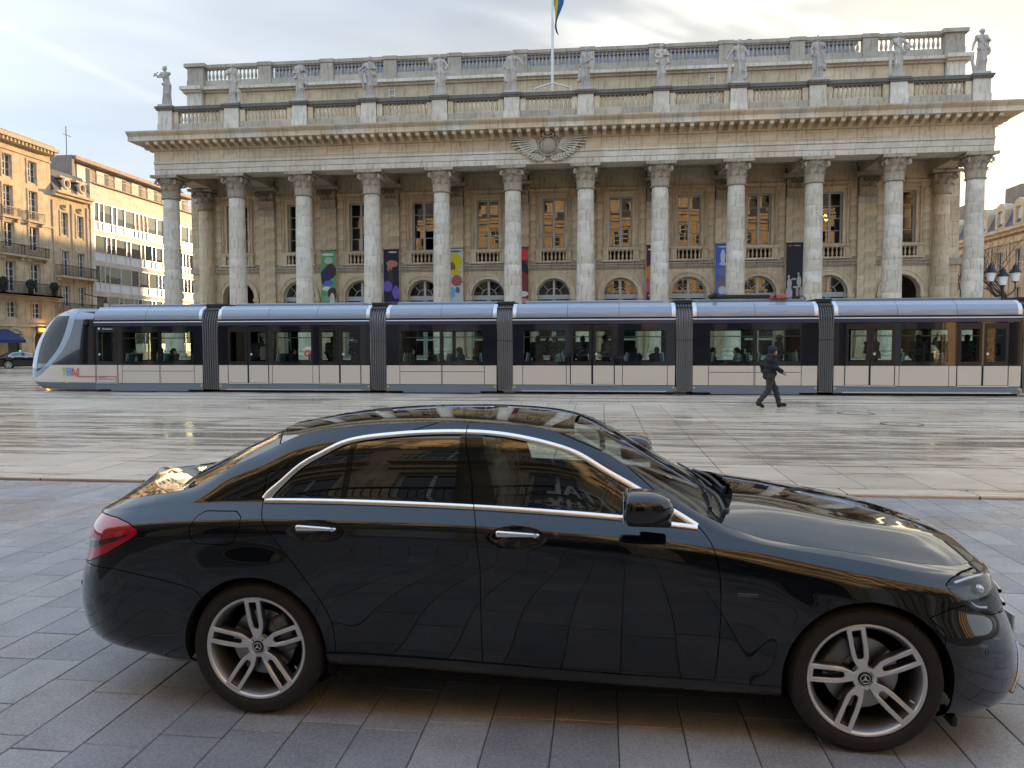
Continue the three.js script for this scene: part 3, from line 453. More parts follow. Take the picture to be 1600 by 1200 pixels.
    for (const [u, y] of [[3.46, 0.47], [-1.02, 0.60]]) { const p = surfP(u, y), g = new THREE.TorusGeometry(0.011, 0.0022, 6, 20); g.applyQuaternion(new THREE.Quaternion().setFromUnitVectors(new THREE.Vector3(0, 0, 1), new THREE.Vector3(p[3], p[4], sg * p[5]).normalize())); g.translate(p[0], p[1], sg * p[2]); mesh('parking_sensor', g, gloss, car); }
    // wheel-arch rims and liners
    for (const W of [WR, WF]) {
      const pr = []; for (let k = 0; k <= 40; k++) { const a = lerp(-0.20, Math.PI + 0.20, k / 40), u = W[0] + Math.cos(a) * archR, y = W[1] + Math.sin(a) * archR; pr.push([u, y, surfV(u, y)]); }
      const Pq = [], Iq = []; pr.forEach(q => { Pq.push(q[0], q[1], sg * (q[2] + 0.001), W[0] + (q[0] - W[0]) * 0.995, W[1] + (q[1] - W[1]) * 0.995, sg * (q[2] - 0.03), W[0] + (q[0] - W[0]) * 1.02, W[1] + (q[1] - W[1]) * 1.02, sg * (q[2] - 0.05), W[0] + (q[0] - W[0]) * 1.02, W[1] + (q[1] - W[1]) * 1.02, sg * 0.50); });
      for (let k = 0; k < 40; k++) for (let s = 0; s < 3; s++) { const a = k * 4 + s; sg > 0 ? Iq.push(a, a + 1, a + 5, a, a + 5, a + 4) : Iq.push(a, a + 5, a + 1, a, a + 4, a + 5); }
      const g = new THREE.BufferGeometry(); g.setAttribute('position', new THREE.Float32BufferAttribute(Pq, 3)); g.setIndex(Iq); g.computeVertexNormals(); mesh('wheel_arch_liner', [g, new THREE.CircleGeometry(0.385, 32).translate(W[0], W[1], sg * 0.502)], gap, car);
    }
    mesh('front_air_guide', [new RoundedBoxGeometry(0.03, 0.05, 0.14, 2, 0.012).translate(3.335, 0.135, sg * 0.76)], rubberMat, car);
    // intake at the corner of the front bumper with a silver blade
    const pIn = surfP(3.63, 0.30), pTop = surfP(3.66, 0.42), pBot = surfP(3.55, 0.20);
    mesh('bumper_blade', sweepBlade([surfP(3.73, 0.41), surfP(3.715, 0.35), surfP(3.68, 0.28), surfP(3.64, 0.225)], sg), std({ color: lin(0.35, 0.36, 0.38), roughness: 0.2, metalness: 0.9 }), car);
  }
  function sweepBlade(ps, sg) { const g = tube(ps.map(p => [p[0] + p[3] * 0.004, p[1] + p[4] * 0.004, sg * (p[2] + p[5] * 0.004)]), 0.009, 24, 8); return g; }
  // ---------------- upper panels between the two rails
  const rail = c => { const p = rows[rows.length - 1]; const x = c * NC, i = Math.min(Math.floor(x), NC - 1), t = x - i; return [0, 1, 2].map(k => lerp(p[i][k], p[i + 1][k], t)); };
  const colAt = u => { const r = rows[rows.length - 1]; let i = 0; while (i < NC && r[i + 1][0] < u) i++; return (i + (u - r[i][0]) / (r[i + 1][0] - r[i][0])) / NC; };
  // edge column range c0..c1, centre line C(t) = [u, y], p = crown exponent, extra relief
  function patch(c0, c1, C, p, nt, nw, inset, relief, dropEdge = 0) {
    const R = []; for (let a = 0; a <= nw * 2; a++) { const w_ = 1 - a / nw, row = []; for (let b = 0; b <= nt; b++) { const t = b / nt, E = rail(lerp(c0, c1, t)), c = C(t), k = Math.min(1, Math.abs(w_)); const ev = Math.max(E[2] - inset, 0.0005);
      row.push([c[0] + (E[0] - c[0]) * k * k, c[1] + (E[1] - dropEdge - c[1]) * Math.pow(k, p) + (relief ? relief(t, k) : 0), w_ * ev]); } R.push(row); }
    // rows run from near (+v) to far; columns forward: outward normal = forward x inward... flip to point up
    const m = gridMesh(R); for (const V of m.V) if (V[4] < 0) { V[3] *= -1; V[4] *= -1; V[5] *= -1; } m.T = m.T.map(t => { const [a, b, c] = t.map(i => m.V[i]); const n = (b[2] - a[2]) * (c[0] - a[0]) - (b[0] - a[0]) * (c[2] - a[2]); return n < 0 ? [t[0], t[2], t[1]] : t; }); return m;
  }
  const single = (m, off, th) => soup(m, off, 'near', th);
  const roofC = sp([-0.09, 1.398], [0.15, 1.440], [0.45, 1.470], [0.8, 1.482], [1.15, 1.475], [1.45, 1.446], [1.575, 1.426]);
  mesh('roof', single(patch(colAt(0.04), colAt(1.595), t => { const u = lerp(-0.085, 1.565, t); return [u, roofC(u)]; }, 2.6, 60, 24, 0.004, null, -0.001), 0, 0.01), paint, car);
  const rsC = sp([-0.10, 1.393], [-0.25, 1.318], [-0.45, 1.205], [-0.64, 1.104]);
  mesh('rear_screen', single(patch(colAt(-0.405), colAt(0.03), t => { const u = lerp(-0.64, -0.10, t); return [u, rsC(u)]; }, 2.3, 30, 20, 0.006, null, 0.002), 0, 0.004), phy({ color: lin(0.05, 0.055, 0.055), roughness: 0, transmission: 1, thickness: 0, ior: 1.62 }), car);
  const wsC = sp([1.58, 1.421], [1.75, 1.350], [2.0, 1.218], [2.2, 1.108], [2.40, 0.995]);
  const wsPatch = patch(colAt(1.605), colAt(2.275), t => { const u = lerp(1.58, 2.41, t); return [u, wsC(u)]; }, 2.3, 40, 24, 0.012, null, 0.004);
  mesh('windscreen', single(wsPatch, 0, 0.004), glassScreen, car);
  const dkC = sp([-0.655, 1.102], [-0.75, 1.096], [-0.90, 1.086], [-1.00, 1.080], [-1.055, 1.078]);
  const deck = patch(0, colAt(-0.385), t => { const u = lerp(-1.055, -0.62, t); return [u, dkC(u) + 0.012 * Math.exp(-Math.pow((u + 1.05) / 0.05, 2))]; }, 2.6, 70, 30, 0.003, null, -0.001);
  const lid = mesh('boot_lid', single(deck, 0, 0.012), paint, car);
  const hdC = sp([2.42, 1.070], [2.7, 1.036], [3.0, 0.984], [3.25, 0.938], [3.45, 0.884], [3.58, 0.828], [3.655, 0.775]);
  const hood = patch(colAt(2.30), 1, t => { const u = lerp(2.435, 3.655, Math.pow(t, 0.9)); return [u, hdC(u)]; }, 2.9, 110, 40, 0.003, (t, k) => 0.006 * Math.exp(-Math.pow((k - 0.62) / 0.10, 2)) * Math.sin(Math.PI * Math.min(1, t * 1.05)), -0.001);
  mesh('bonnet', single(hood, 0, 0.014), paint, car);
  // dark backing under the panel seams: cowl with wipers, gutters
  const cowl = patch(colAt(2.20), colAt(2.36), t => { const u = lerp(2.33, 2.52, t); return [u, lerp(0.985, 0.975, t)]; }, 2.4, 10, 20, 0.02, null, 0.05);
  mesh('cowl', single(cowl, 0, 0.01), inner, car);
  mesh('under_panel', [single(deck, -0.012), single(hood, -0.014), single(patch(colAt(-0.46), colAt(1.65), t => { const u = lerp(-0.13, 1.60, t); return [u, roofC(u) - 0.02]; }, 2.6, 30, 16, -0.01, null, 0.012), 0)].slice(0, 2), gap, car);
  const wip = (v0, v1) => { const L = []; for (let k = 0; k <= 10; k++) { const v = lerp(v0, v1, k / 10), q = Math.abs(v) / 0.72, t = 0.93 - 0.10 * k / 10, E = rail(lerp(colAt(1.605), colAt(2.275), t)), u = lerp(1.58, 2.41, t), c = [u, wsC(u)]; L.push([c[0] + (E[0] - c[0]) * q * q, c[1] + (E[1] - c[1]) * Math.pow(q, 2.3) + 0.014, v]); } return L; };
  for (const [a, b] of [[0.60, 0.02], [-0.05, -0.58]]) { const l = wip(a, b); mesh('wiper', [tube(l, 0.008, 24, 6), tube([[l[0][0] + 0.07, l[0][1] - 0.02, a + 0.01], [l[3][0] + 0.035, l[3][1] + 0.015, l[3][2]], [l[6][0], l[6][1] + 0.012, l[6][2]]], 0.011, 14, 6), lathe([[0.022, -0.02], [0.022, 0.02], [0.001, 0.024]], 14).translate(l[0][0] + 0.07, l[0][1] - 0.02, a + 0.01)], std({ color: lin(0.015, 0.015, 0.015), roughness: 0.35 }), car); }
  // boot face, number plates, grille, emblem
  mesh('number_plate', [new RoundedBoxGeometry(0.012, 0.11, 0.52, 2, 0.004).translate(-1.155, 0.70, 0)], std({ color: lin(0.7, 0.7, 0.68), roughness: 0.4 }), car);
  mesh('number_plate', [new RoundedBoxGeometry(0.012, 0.11, 0.52, 2, 0.004).translate(3.845, 0.40, 0)], std({ color: lin(0.7, 0.7, 0.68), roughness: 0.4 }), car);
  { mesh('grille', soup(grilleF, -0.012, 'both', 0.01), gloss, car);
    const gl = car.children[car.children.length - 1]; for (const yy of [0.64, 0.575]) { const L_ = []; for (let k = -8; k <= 8; k++) { const v = k / 8 * 0.46; let q = null, d = 1e9; for (const V of grilleF.V) { const e = (V[1] - yy) ** 2 + (V[2] - Math.abs(v)) ** 2; if (e < d) { d = e; q = V; } } L_.push([q[0] + 0.004, yy, v]); } mesh('grille_bar', tube(L_, 0.010, 40, 8), trim, gl); } mesh('star_emblem', star(0.078).rotateY(Math.PI / 2).translate(3.762, 0.61, 0), chrome, gl); }
  function star(r) { const L = [new THREE.TorusGeometry(r, r * 0.085, 8, 36)]; for (let k = 0; k < 3; k++) { const s = poly([[0, r * 0.98], [r * 0.16, r * 0.09], [0, -r * 0.02], [-r * 0.16, r * 0.09]]); L.push(new THREE.ExtrudeGeometry(s, { depth: r * 0.05, bevelEnabled: true, bevelThickness: r * 0.05, bevelSize: r * 0.02, bevelSegments: 1 }).rotateZ(k * 2 * Math.PI / 3)); } return merge(L); }
  // ---------------- floor and cabin
  mesh('underbody', [bx(-0.95, 3.45, 0.19, 0.24, -0.50, 0.50), bx(0.42, 2.50, 0.19, 0.26, -0.83, 0.83), bx(-0.95, -0.4, 0.30, 0.6, -0.6, 0.6), bx(3.3, 3.4, 0.2, 0.6, -0.6, 0.6), bx(-0.30, 0.35, 0.26, 0.30, -0.5, 0.5), bx(0.36, 0.40, 0.2, 0.55, -0.85, 0.85), bx(2.50, 2.53, 0.2, 0.7, -0.85, 0.85)], gap, car);
  mesh('cabin_trim', [bx(0.42, 2.5, 0.27, 0.30, -0.80, 0.80), bx(-0.70, 0.30, 0.90, 0.96, -0.66, 0.66), bx(0.40, 2.15, 0.30, 0.97, 0.80, 0.83), bx(0.40, 2.15, 0.30, 0.97, -0.83, -0.80)], inner, car);
  const dash = new RoundedBoxGeometry(0.52, 0.32, 1.45, 4, 0.09); dash.translate(2.12, 0.80, 0); mesh('dashboard', [dash, new RoundedBoxGeometry(0.10, 0.11, 0.62, 3, 0.02).translate(1.95, 0.985, 0.30)], leather, car);
  { const g = new THREE.TorusGeometry(0.185, 0.016, 10, 40), hub = new RoundedBoxGeometry(0.16, 0.12, 0.06, 3, 0.02), sp1 = new RoundedBoxGeometry(0.36, 0.03, 0.02, 2, 0.008), sp2 = new RoundedBoxGeometry(0.03, 0.17, 0.02, 2, 0.008).translate(0, -0.09, 0); const w_ = merge([g, hub, sp1, sp2]); w_.rotateY(Math.PI / 2).rotateZ(-0.38); w_.translate(1.76, 0.92, -0.37); mesh('steering_wheel', w_, leather, car); }
  for (const [u, v] of [[1.28, 0.37], [1.28, -0.37]]) {
    const back = new RoundedBoxGeometry(0.14, 0.64, 0.50, 4, 0.06); back.rotateZ(0.28); back.translate(u - 0.20, 0.83, v); const cush = new RoundedBoxGeometry(0.54, 0.16, 0.52, 4, 0.06); cush.translate(u + 0.10, 0.50, v);
    const s = mesh('front_seat', [back, cush], leather, car); const hr = new RoundedBoxGeometry(0.09, 0.19, 0.27, 4, 0.04); hr.rotateZ(0.15); hr.translate(u - 0.31, 1.245, v); mesh('headrest', [hr, rod([u - 0.30, 1.05, v - 0.06], [u - 0.31, 1.2, v - 0.06], 0.008), rod([u - 0.30, 1.05, v + 0.06], [u - 0.31, 1.2, v + 0.06], 0.008)], leather, s);
  }
  { const b = new RoundedBoxGeometry(0.16, 0.62, 1.24, 4, 0.06); b.rotateZ(0.36); b.translate(0.14, 0.82, 0); const c = new RoundedBoxGeometry(0.5, 0.16, 1.24, 4, 0.06); c.translate(0.42, 0.52, 0); const s = mesh('rear_seat', [b, c], leather, car); for (const v of [-0.38, 0.38]) mesh('headrest', new RoundedBoxGeometry(0.09, 0.16, 0.26, 4, 0.04).rotateZ(0.2).translate(-0.02, 1.20, v), leather, s); }
  for (const s of [-1, 1]) mesh('seat_belt', rod([1.10, 1.30, s * 0.58], [1.22, 0.72, s * 0.50], 0.012, 4), inner, car);
  mesh('rear_view_mirror', [new RoundedBoxGeometry(0.03, 0.06, 0.22, 3, 0.012).translate(1.72, 1.285, 0), rod([1.72, 1.30, 0], [1.70, 1.37, 0], 0.012)], inner, car);
  { const [, hl] = [0, patch(colAt(0.08), colAt(1.55), t => { const u = lerp(-0.02, 1.50, t); return [u, roofC(u) - 0.035]; }, 2.6, 30, 14, 0.02, null, 0.03)]; mesh('headliner', single(hl, 0), std({ color: lin(0.10, 0.10, 0.10), roughness: 0.9 }), car); }

  // ---------------- wheels
  const alloy = std({ color: lin(0.72, 0.71, 0.69), roughness: 0.36, metalness: 0.72 }), alloyDark = std({ color: lin(0.13, 0.13, 0.135), roughness: 0.38, metalness: 0.7 }), barrel = std({ color: lin(0.30, 0.29, 0.28), roughness: 0.4, metalness: 0.7 }), disc = std({ color: lin(0.32, 0.31, 0.30), roughness: 0.35, metalness: 1 }), calMat = std({ color: lin(0.20, 0.19, 0.18), roughness: 0.5, metalness: 0.6 });
  const tyreTex = makeTex(256, 64, (u, v) => { const a = fbm(u * 20, v * 6, 20, 6, 3, 4), b = fbm(u * 60, v * 20, 60, 20, 9, 3), k = 0.62 + 0.5 * a + 0.3 * (b - 0.5); return [k, k * 0.93, k * 0.87]; }, true, 6, 1);
  const tyreMat = std({ color: lin(0.026, 0.024, 0.0235), map: tyreTex, roughness: 0.85 });
  const dish = r => 0.000 - 0.024 * sstep(0.24, 0.08, r) * 1.0;              // the face falls back towards the hub
  function wheel(steer) {
    const w_ = new THREE.Group(); w_.name = 'wheel';                      // axis along z, outer face at z = 0
    const T = lathe([[0.262, -0.225], [0.300, -0.236], [0.325, -0.225], [0.337, -0.200], [TYRE, -0.15], [TYRE, -0.135], [0.334, -0.134], [0.334, -0.126], [TYRE, -0.125], [TYRE, -0.085], [0.334, -0.084], [0.334, -0.076], [TYRE, -0.075], [0.3385, -0.035], [0.330, -0.010], [0.318, 0.003], [0.316, 0.0045], [0.300, 0.0085], [0.282, 0.006], [0.2795, 0.0065], [0.2665, 0.001], [0.262, -0.006], [0.258, -0.012]], 96); T.rotateX(Math.PI / 2);
    const ty = mesh('tyre', T, tyreMat, w_);
    const rimG = lathe([[0.252, -0.225], [0.238, -0.20], [0.228, -0.12], [0.226, -0.055], [0.232, -0.030], [0.243, -0.012], [0.2505, -0.004], [0.2585, -0.002], [0.2605, -0.006], [0.2600, -0.015]], 96); rimG.rotateX(Math.PI / 2); mesh('rim', rimG, barrel, w_);
    mesh('rim_lip', lathe([[0.2425, -0.0125], [0.246, -0.0055], [0.2515, -0.0022], [0.2575, -0.0010], [0.2603, -0.0045]], 96).rotateX(Math.PI / 2), alloy, w_);
    // twin-arm spokes
    const spokeShape = () => { const o = [[-0.016, 0.040], [-0.024, 0.062], [-0.0355, 0.095], [-0.039, 0.125], [-0.0395, 0.17], [-0.0415, 0.248], [0.0415, 0.248], [0.0395, 0.17], [0.039, 0.125], [0.0355, 0.095], [0.024, 0.062], [0.016, 0.040]]; const h = []; for (let k = 0; k <= 10; k++) { const a = Math.PI + Math.PI * k / 10; h.push([0.018 * Math.cos(a), 0.104 + 0.018 * Math.sin(a)]); } h.push([0.0215, 0.15], [0.0225, 0.236], [-0.0225, 0.236], [-0.0215, 0.15]); return poly(o, [h.reverse()]); };
    const bend = g => { const p = g.attributes.position; for (let i = 0; i < p.count; i++) { const r = Math.hypot(p.getX(i), p.getY(i)); p.setZ(i, p.getZ(i) + dish(r)); } g.computeVertexNormals(); return g; };
    const dense = (s, d, b) => { const g = new THREE.ExtrudeGeometry(s, { depth: d, bevelEnabled: true, bevelThickness: b, bevelSize: b, bevelOffset: -b, bevelSegments: 1, steps: 3 }); return g; };
    for (let k = 0; k < 5; k++) {
      const face = bend(dense(spokeShape(), 0.004, 0.0015).translate(0, 0, -0.009)), bodyG = bend(dense(spokeShape(), 0.036, 0.003).translate(0, 0, -0.053)); const a = k * 2 * Math.PI / 5 + steer;
      const m_ = mesh('spoke', bodyG.rotateZ(a), alloyDark, w_); mesh('spoke_face', face.rotateZ(a), alloy, w_);
    }
    // hub with bolt holes, cap with the star
    const hs = new THREE.Shape(); for (let k = 0; k <= 40; k++) { const a = k / 40 * 2 * Math.PI, r = 0.055 + 0.006 * Math.cos(5 * (a - Math.PI / 2 - steer)); k ? hs.lineTo(r * Math.cos(a), r * Math.sin(a)) : hs.moveTo(r, 0); }
    for (let k = 0; k < 5; k++) { const a = Math.PI / 2 + steer + (k + 0.5) * 2 * Math.PI / 5, p = new THREE.Path(); p.absarc(0.0435 * Math.cos(a), 0.0435 * Math.sin(a), 0.0105, 0, 2 * Math.PI, true); hs.holes.push(p); }
    const hub = new THREE.ExtrudeGeometry(hs, { depth: 0.03, bevelEnabled: true, bevelThickness: 0.003, bevelSize: 0.003, bevelSegments: 2, curveSegments: 16 }); hub.translate(0, 0, -0.062); mesh('hub', hub, alloy, w_);
    for (let k = 0; k < 5; k++) { const a = Math.PI / 2 + steer + (k + 0.5) * 2 * Math.PI / 5; mesh('wheel_bolt', new THREE.CylinderGeometry(0.0085, 0.0085, 0.02, 6).rotateX(Math.PI / 2).translate(0.0435 * Math.cos(a), 0.0435 * Math.sin(a), -0.050), alloyDark, w_); }
    const capM = mesh('hub_cap', lathe([[0.001, 0.004], [0.027, 0.0035], [0.0305, 0.0], [0.0315, -0.006]], 40).rotateX(Math.PI / 2).translate(0, 0, -0.028), gloss, w_);
    mesh('star_emblem', star(0.0205).translate(0, 0, -0.0225), chrome, w_);
    mesh('brake_disc', lathe([[0.06, 0.0], [0.165, 0.0], [0.168, -0.004], [0.168, -0.026], [0.165, -0.03], [0.06, -0.03]], 64).rotateX(Math.PI / 2).translate(0, 0, -0.098), disc, w_);
    mesh('valve', rod([0.196, -0.09, -0.028], [0.210, -0.095, -0.012], 0.0035, 8), alloy, w_);
    return w_;
  }
  for (const [W, st, cal] of [[WR, 0.07, -1], [WF, 0.21, -1]]) for (const sg of [1, -1]) {
    const w_ = wheel(st), cg = new RoundedBoxGeometry(0.085, 0.19, 0.075, 3, 0.02); cg.translate(0.135, 0, 0); cg.rotateZ(W === WF ? Math.PI - 0.65 : 0.45); cg.translate(0, 0, -0.105); mesh('brake_caliper', cg, calMat, w_);
    w_.position.set(W[0], TYRE, sg * 0.912); if (sg < 0) w_.rotation.y = Math.PI; car.add(w_);
  }
}
// ------------------------------------------------------------------ the theatre
const BAY = 4.087, TX0 = -3.015, CZ = -43.8, WZ = -48.0, PLAT = 0.95;
const colX = i => TX0 + (i - 5.5) * BAY;
const theatre = thing('theatre_building', 'long stone theatre with a colonnade of twelve columns, balustrades and a row of statues', 'building');
{
  const R = mulberry(77), pick = a => a[Math.floor(R() * a.length)];
  const L = colX(0), Rr = colX(11), EX0 = L - 0.62, EX1 = Rr + 0.62, EF = CZ + 0.66;              // entablature ends and front face
  // steps
  for (let k = 0; k < 5; k++) mesh('step', cbx(L - 2.0 + k * 0.1, Rr + 2.0 - k * 0.1, PZ + k * 0.185, PZ + (k + 1) * 0.185, -60, CZ + 2.9 - k * 0.36, 0.012), STG[k % 3], theatre);
  // ---- columns: base, drums, capital
  const rAt = y => { const t = clamp((y - PLAT) / 9.67); return 0.525 - 0.085 * Math.pow(t, 1.6); };
  const baseG = merge([bx(-0.70, 0.70, PLAT, PLAT + 0.17, -0.70, 0.70), lathe([[0.66, PLAT + 0.17], [0.70, PLAT + 0.23], [0.69, PLAT + 0.30], [0.60, PLAT + 0.335], [0.565, PLAT + 0.40], [0.60, PLAT + 0.44], [0.625, PLAT + 0.48], [0.60, PLAT + 0.525], [0.545, PLAT + 0.56], [0.53, PLAT + 0.62]], 32)]);
  const ND = 15, y0 = PLAT + 0.6, y1 = 10.37, drumG = [];
  const cylUV = (g, off) => { const p = g.attributes.position, u = g.attributes.uv; for (let i = 0; i < p.count; i++) u.setXY(i, u.getX(i) * 3.1 + off, p.getY(i) + off * 1.7); return g; };
  for (let k = 0; k < ND; k++) { const a = lerp(y0, y1, k / ND), b = lerp(y0, y1, (k + 1) / ND), pts = [[rAt(a) - 0.016, a], [rAt(a), a + 0.012]]; for (let q = 1; q < 3; q++) pts.push([rAt(lerp(a, b, q / 3)), lerp(a, b, q / 3)]); pts.push([rAt(b), b - 0.006], [rAt(b) - 0.016, b]); drumG.push([0, 1, 2].map(o => cylUV(lathe(pts, 36), o * 1.37 + k * 0.61))); }
  // acanthus leaf: a ribbon that rises along the bell and curls over
  function leaf(h, w, lean, curl) {
    const P = [], I = [], n = 7, mW = 5; for (let i = 0; i <= n; i++) { const t = i / n, y = h * (t < 0.8 ? t / 0.8 : 1 - (t - 0.8) * 0.8), out = lean * t * t + (t > 0.6 ? curl * (t - 0.6) / 0.4 : 0), ww = w * (0.80 + 0.35 * Math.sin(Math.PI * Math.min(1, t * 1.1)) - 0.75 * Math.max(0, t - 0.72) / 0.28) * (1 + 0.16 * Math.cos(t * 22)); for (let k = 0; k < mW; k++) { const s = k / (mW - 1) * 2 - 1; P.push(s * ww / 2, y, out + 0.035 * (1 - s * s) - (k === 2 ? 0.012 : 0)); } }
    for (let i = 0; i < n; i++) for (let k = 0; k < mW - 1; k++) { const a = i * mW + k; I.push(a, a + 1, a + mW + 1, a, a + mW + 1, a + mW); }
    const N = P.length / 3; for (let i = 0; i < N; i++) P.push(P[3 * i] * 0.96, P[3 * i + 1], P[3 * i + 2] - 0.03); const m = I.length; for (let i = 0; i < m; i += 3) I.push(I[i] + N, I[i + 2] + N, I[i + 1] + N);
    const g = new THREE.BufferGeometry(); g.setAttribute('position', new THREE.Float32BufferAttribute(P, 3)); g.setIndex(I); g.computeVertexNormals(); return g;
  }
  function volute(s) { const L_ = [], r0 = 0.15; for (let k = 0; k <= 26; k++) { const a = -0.6 + k * 0.42, r = r0 * (1 - k / 34); L_.push([s * (0 + r * Math.cos(a)), r * Math.sin(a), 0]); } return tube(L_, 0.036, 40, 6); }
  function capital(square) {
    const g = [], r0 = 0.44, y = 10.60;
    if (!square) g.push(lathe([[r0 + 0.005, y - 0.0], [r0 + 0.05, y + 0.03], [r0 + 0.05, y + 0.06], [r0 - 0.01, y + 0.09], [r0 - 0.01, y + 0.35], [r0 + 0.03, y + 0.62], [r0 + 0.13, y + 0.86], [r0 + 0.24, y + 0.93], [0.2, y + 0.94]], 28)); else g.push(bx(-r0 - 0.02, r0 + 0.02, y, y + 0.95, -0.1, 0.14), bx(-r0 - 0.06, r0 + 0.06, y + 0.02, y + 0.07, -0.1, 0.18));
    const ring = (n, h, w, lean, curl, yy, ph) => { for (let k = 0; k < n; k++) { const a = (k + ph) / n * 2 * Math.PI; if (square) continue; const l = leaf(h, w, lean, curl); l.translate(0, yy, r0 - 0.02); l.rotateY(a); g.push(l); } };
    ring(8, 0.40, 0.30, 0.06, 0.14, y + 0.08, 0); ring(8, 0.66, 0.28, 0.11, 0.16, y + 0.10, 0.5);
    if (square) for (const [h, w, n, yy, ph] of [[0.40, 0.27, 4, y + 0.08, 0], [0.66, 0.25, 3, y + 0.10, 0.5]]) for (let k = 0; k < n; k++) { const l = leaf(h, w, 0.07, 0.15); l.translate(-0.42 + (k + 0.5 + (n === 3 ? 0.5 : 0) * 0 + (n === 3 ? 0.17 : 0)) * 0.84 / (n === 3 ? 3.35 : 4), yy, 0.12); g.push(l); }
    const corners = square ? [[1, 1], [-1, 1]] : [[1, 1], [-1, 1], [1, -1], [-1, -1]];
    for (const [sx, sz] of corners) { for (const s of [1, -1]) { const v = volute(s); v.rotateY(0); v.translate(-s * 0.03, y + 0.77, 0); v.rotateY(Math.PI / 4 * (s > 0 ? 1 : 1)); const w = volute(1); w.translate(0, 0, 0); } const v = volute(1); const a = Math.atan2(sx, sz); v.rotateY(-Math.PI / 2); v.translate(0, y + 0.76, square ? 0.30 : 0.66); v.rotateY(square ? a * 0.6 : a); if (square) v.translate(sx * 0.34, 0, -0.04); g.push(v); const l = leaf(0.30, 0.20, 0.16, 0.10); l.translate(0, y + 0.55, square ? 0.16 : 0.47); l.rotateY(square ? a * 0.6 : a); if (square) l.translate(sx * 0.30, 0, 0); g.push(l); }
    for (let k = 0; k < (square ? 1 : 4); k++) { const q = k * Math.PI / 2; for (const s of [-1, 1]) { const v = volute(s); v.scale(0.62, 0.62, 0.8); v.translate(-s * 0.13, y + 0.80, square ? 0.20 : 0.54); v.rotateY(q); g.push(v); } const f = new THREE.SphereGeometry(0.10, 8, 6).scale(1, 1, 0.6); f.translate(0, y + 1.0, square ? 0.30 : 0.62); f.rotateY(q); g.push(f); }
    const A = 0.72, B = 0.58, ab = poly((() => { const o = []; for (let q = 0; q < 4; q++) { const c = Math.cos(q * Math.PI / 2), s = Math.sin(q * Math.PI / 2); for (let k = 0; k <= 8; k++) { const t = k / 8 * 2 - 1, x = A * t, yy = lerp(B, A, Math.pow(Math.abs(t), 2)); o.push([x * c - -yy * s * -1, x * s + yy * c * -1]); } } return o; })());
    let abG; if (square) abG = bx(-A, A, y + 0.95, y + 1.11, -0.1, 0.38); else { const o = []; for (let q = 0; q < 4; q++) for (let k = 0; k < 8; k++) { const t = k / 8 * 2 - 1, x = A * t, z = lerp(B, A, t * t), c = Math.cos(-q * Math.PI / 2), s = Math.sin(-q * Math.PI / 2); o.push([x * c - z * s, x * s + z * c]); } abG = new THREE.ExtrudeGeometry(poly(o), { depth: 0.10, bevelEnabled: true, bevelThickness: 0.025, bevelSize: 0.025, bevelSegments: 1 }); abG.rotateX(-Math.PI / 2); abG.translate(0, y + 0.975, 0); }
    g.push(abG); return boxUV(merge(g));
  }
  const capG = capital(false).translate(0, -10.6, 0).scale(1.1, 1.225, 1.1).translate(0, 10.365, 0), pcapG = capital(true).translate(0, -10.6, 0).scale(1.05, 1.225, 1.7).translate(0, 10.365, 0), capM = [stone(0.40, 0.335, 0.25), stone(0.36, 0.30, 0.23), stone(0.44, 0.37, 0.275)];
  for (let i = 0; i < 12; i++) {
    const c = mesh('column', baseG, pick(STC), theatre); c.position.set(colX(i), 0, CZ); c.rotation.y = 0;
    for (let k = 0; k < ND; k++) mesh('drum', drumG[k][Math.floor(R() * 3)], pick(STC), c);
    mesh('capital', capG, pick(capM), c);
  }
  // ---- pilasters on the back wall, block by block
  const pw = 0.525, blockP = [0, 1].map(k => cbx(-pw, pw, 0.004, 0.716 - 0.004, -0.25, 0.18, 0.012));
  for (const i of [0, 11]) { const c = mesh('engaged_column', baseG, pick(STC), theatre); c.position.set(colX(i), 0, WZ + 0.12); for (let k = 0; k < ND; k++) mesh('drum', drumG[k][Math.floor(R() * 3)], pick(ST), c); mesh('capital', capG, pick(capM), c); }
  for (let i = 1; i < 11; i++) {
    const p = mesh('pilaster', [bx(-0.62, 0.62, PLAT, PLAT + 0.35, -0.2, 0.30), bx(-0.57, 0.57, PLAT + 0.35, PLAT + 0.6, -0.2, 0.24)], pick(ST), theatre); p.position.set(colX(i), 0, WZ);
    for (let k = 0; k < 12; k++) { const b = mesh('pilaster_block', blockP[k % 2], pick(ST), p); b.position.y = PLAT + 0.6 + k * 0.7; }
    mesh('block_filler', bx(-pw, pw, PLAT + 0.6 + 8.4, 10.42, -0.2, 0.178), STG[1], p);
    mesh('capital', pcapG, pick(capM), p);
  }
  // corner blocks that end the back wall, left and right
  for (const s of [-1, 1]) { const xa = s < 0 ? L - 1.05 : Rr - pw, xb = s < 0 ? L + pw : Rr + 1.05; for (let k = 0; k < 15; k++) mesh('corner_block', cbx(xa, xb, PLAT + k * 0.715 + 0.004, PLAT + (k + 1) * 0.715 - 0.004, WZ - 0.5, WZ + 0.05, 0.012), pick(ST), theatre); mesh('corner_string_course', bx(xa - (s < 0 ? 0.12 : 0), xb + (s > 0 ? 0.12 : 0), 6.37, 6.72, WZ - 0.4, WZ + 0.17), STG[0], theatre); }
  // ---- bays of the back wall
  const arcR = 1.06, arcY = 4.78, wx = 0.70, wy0 = 7.62, wy1 = 10.72;
  const archPath = (r, yb, yc) => { const o = [[r, yb]]; for (let k = 0; k <= 24; k++) { const a = Math.PI * k / 24; o.push([r * Math.cos(a), yc + r * Math.sin(a)]); } o.push([-r, yb]); return o; };
  const hb = BAY / 2 - pw;
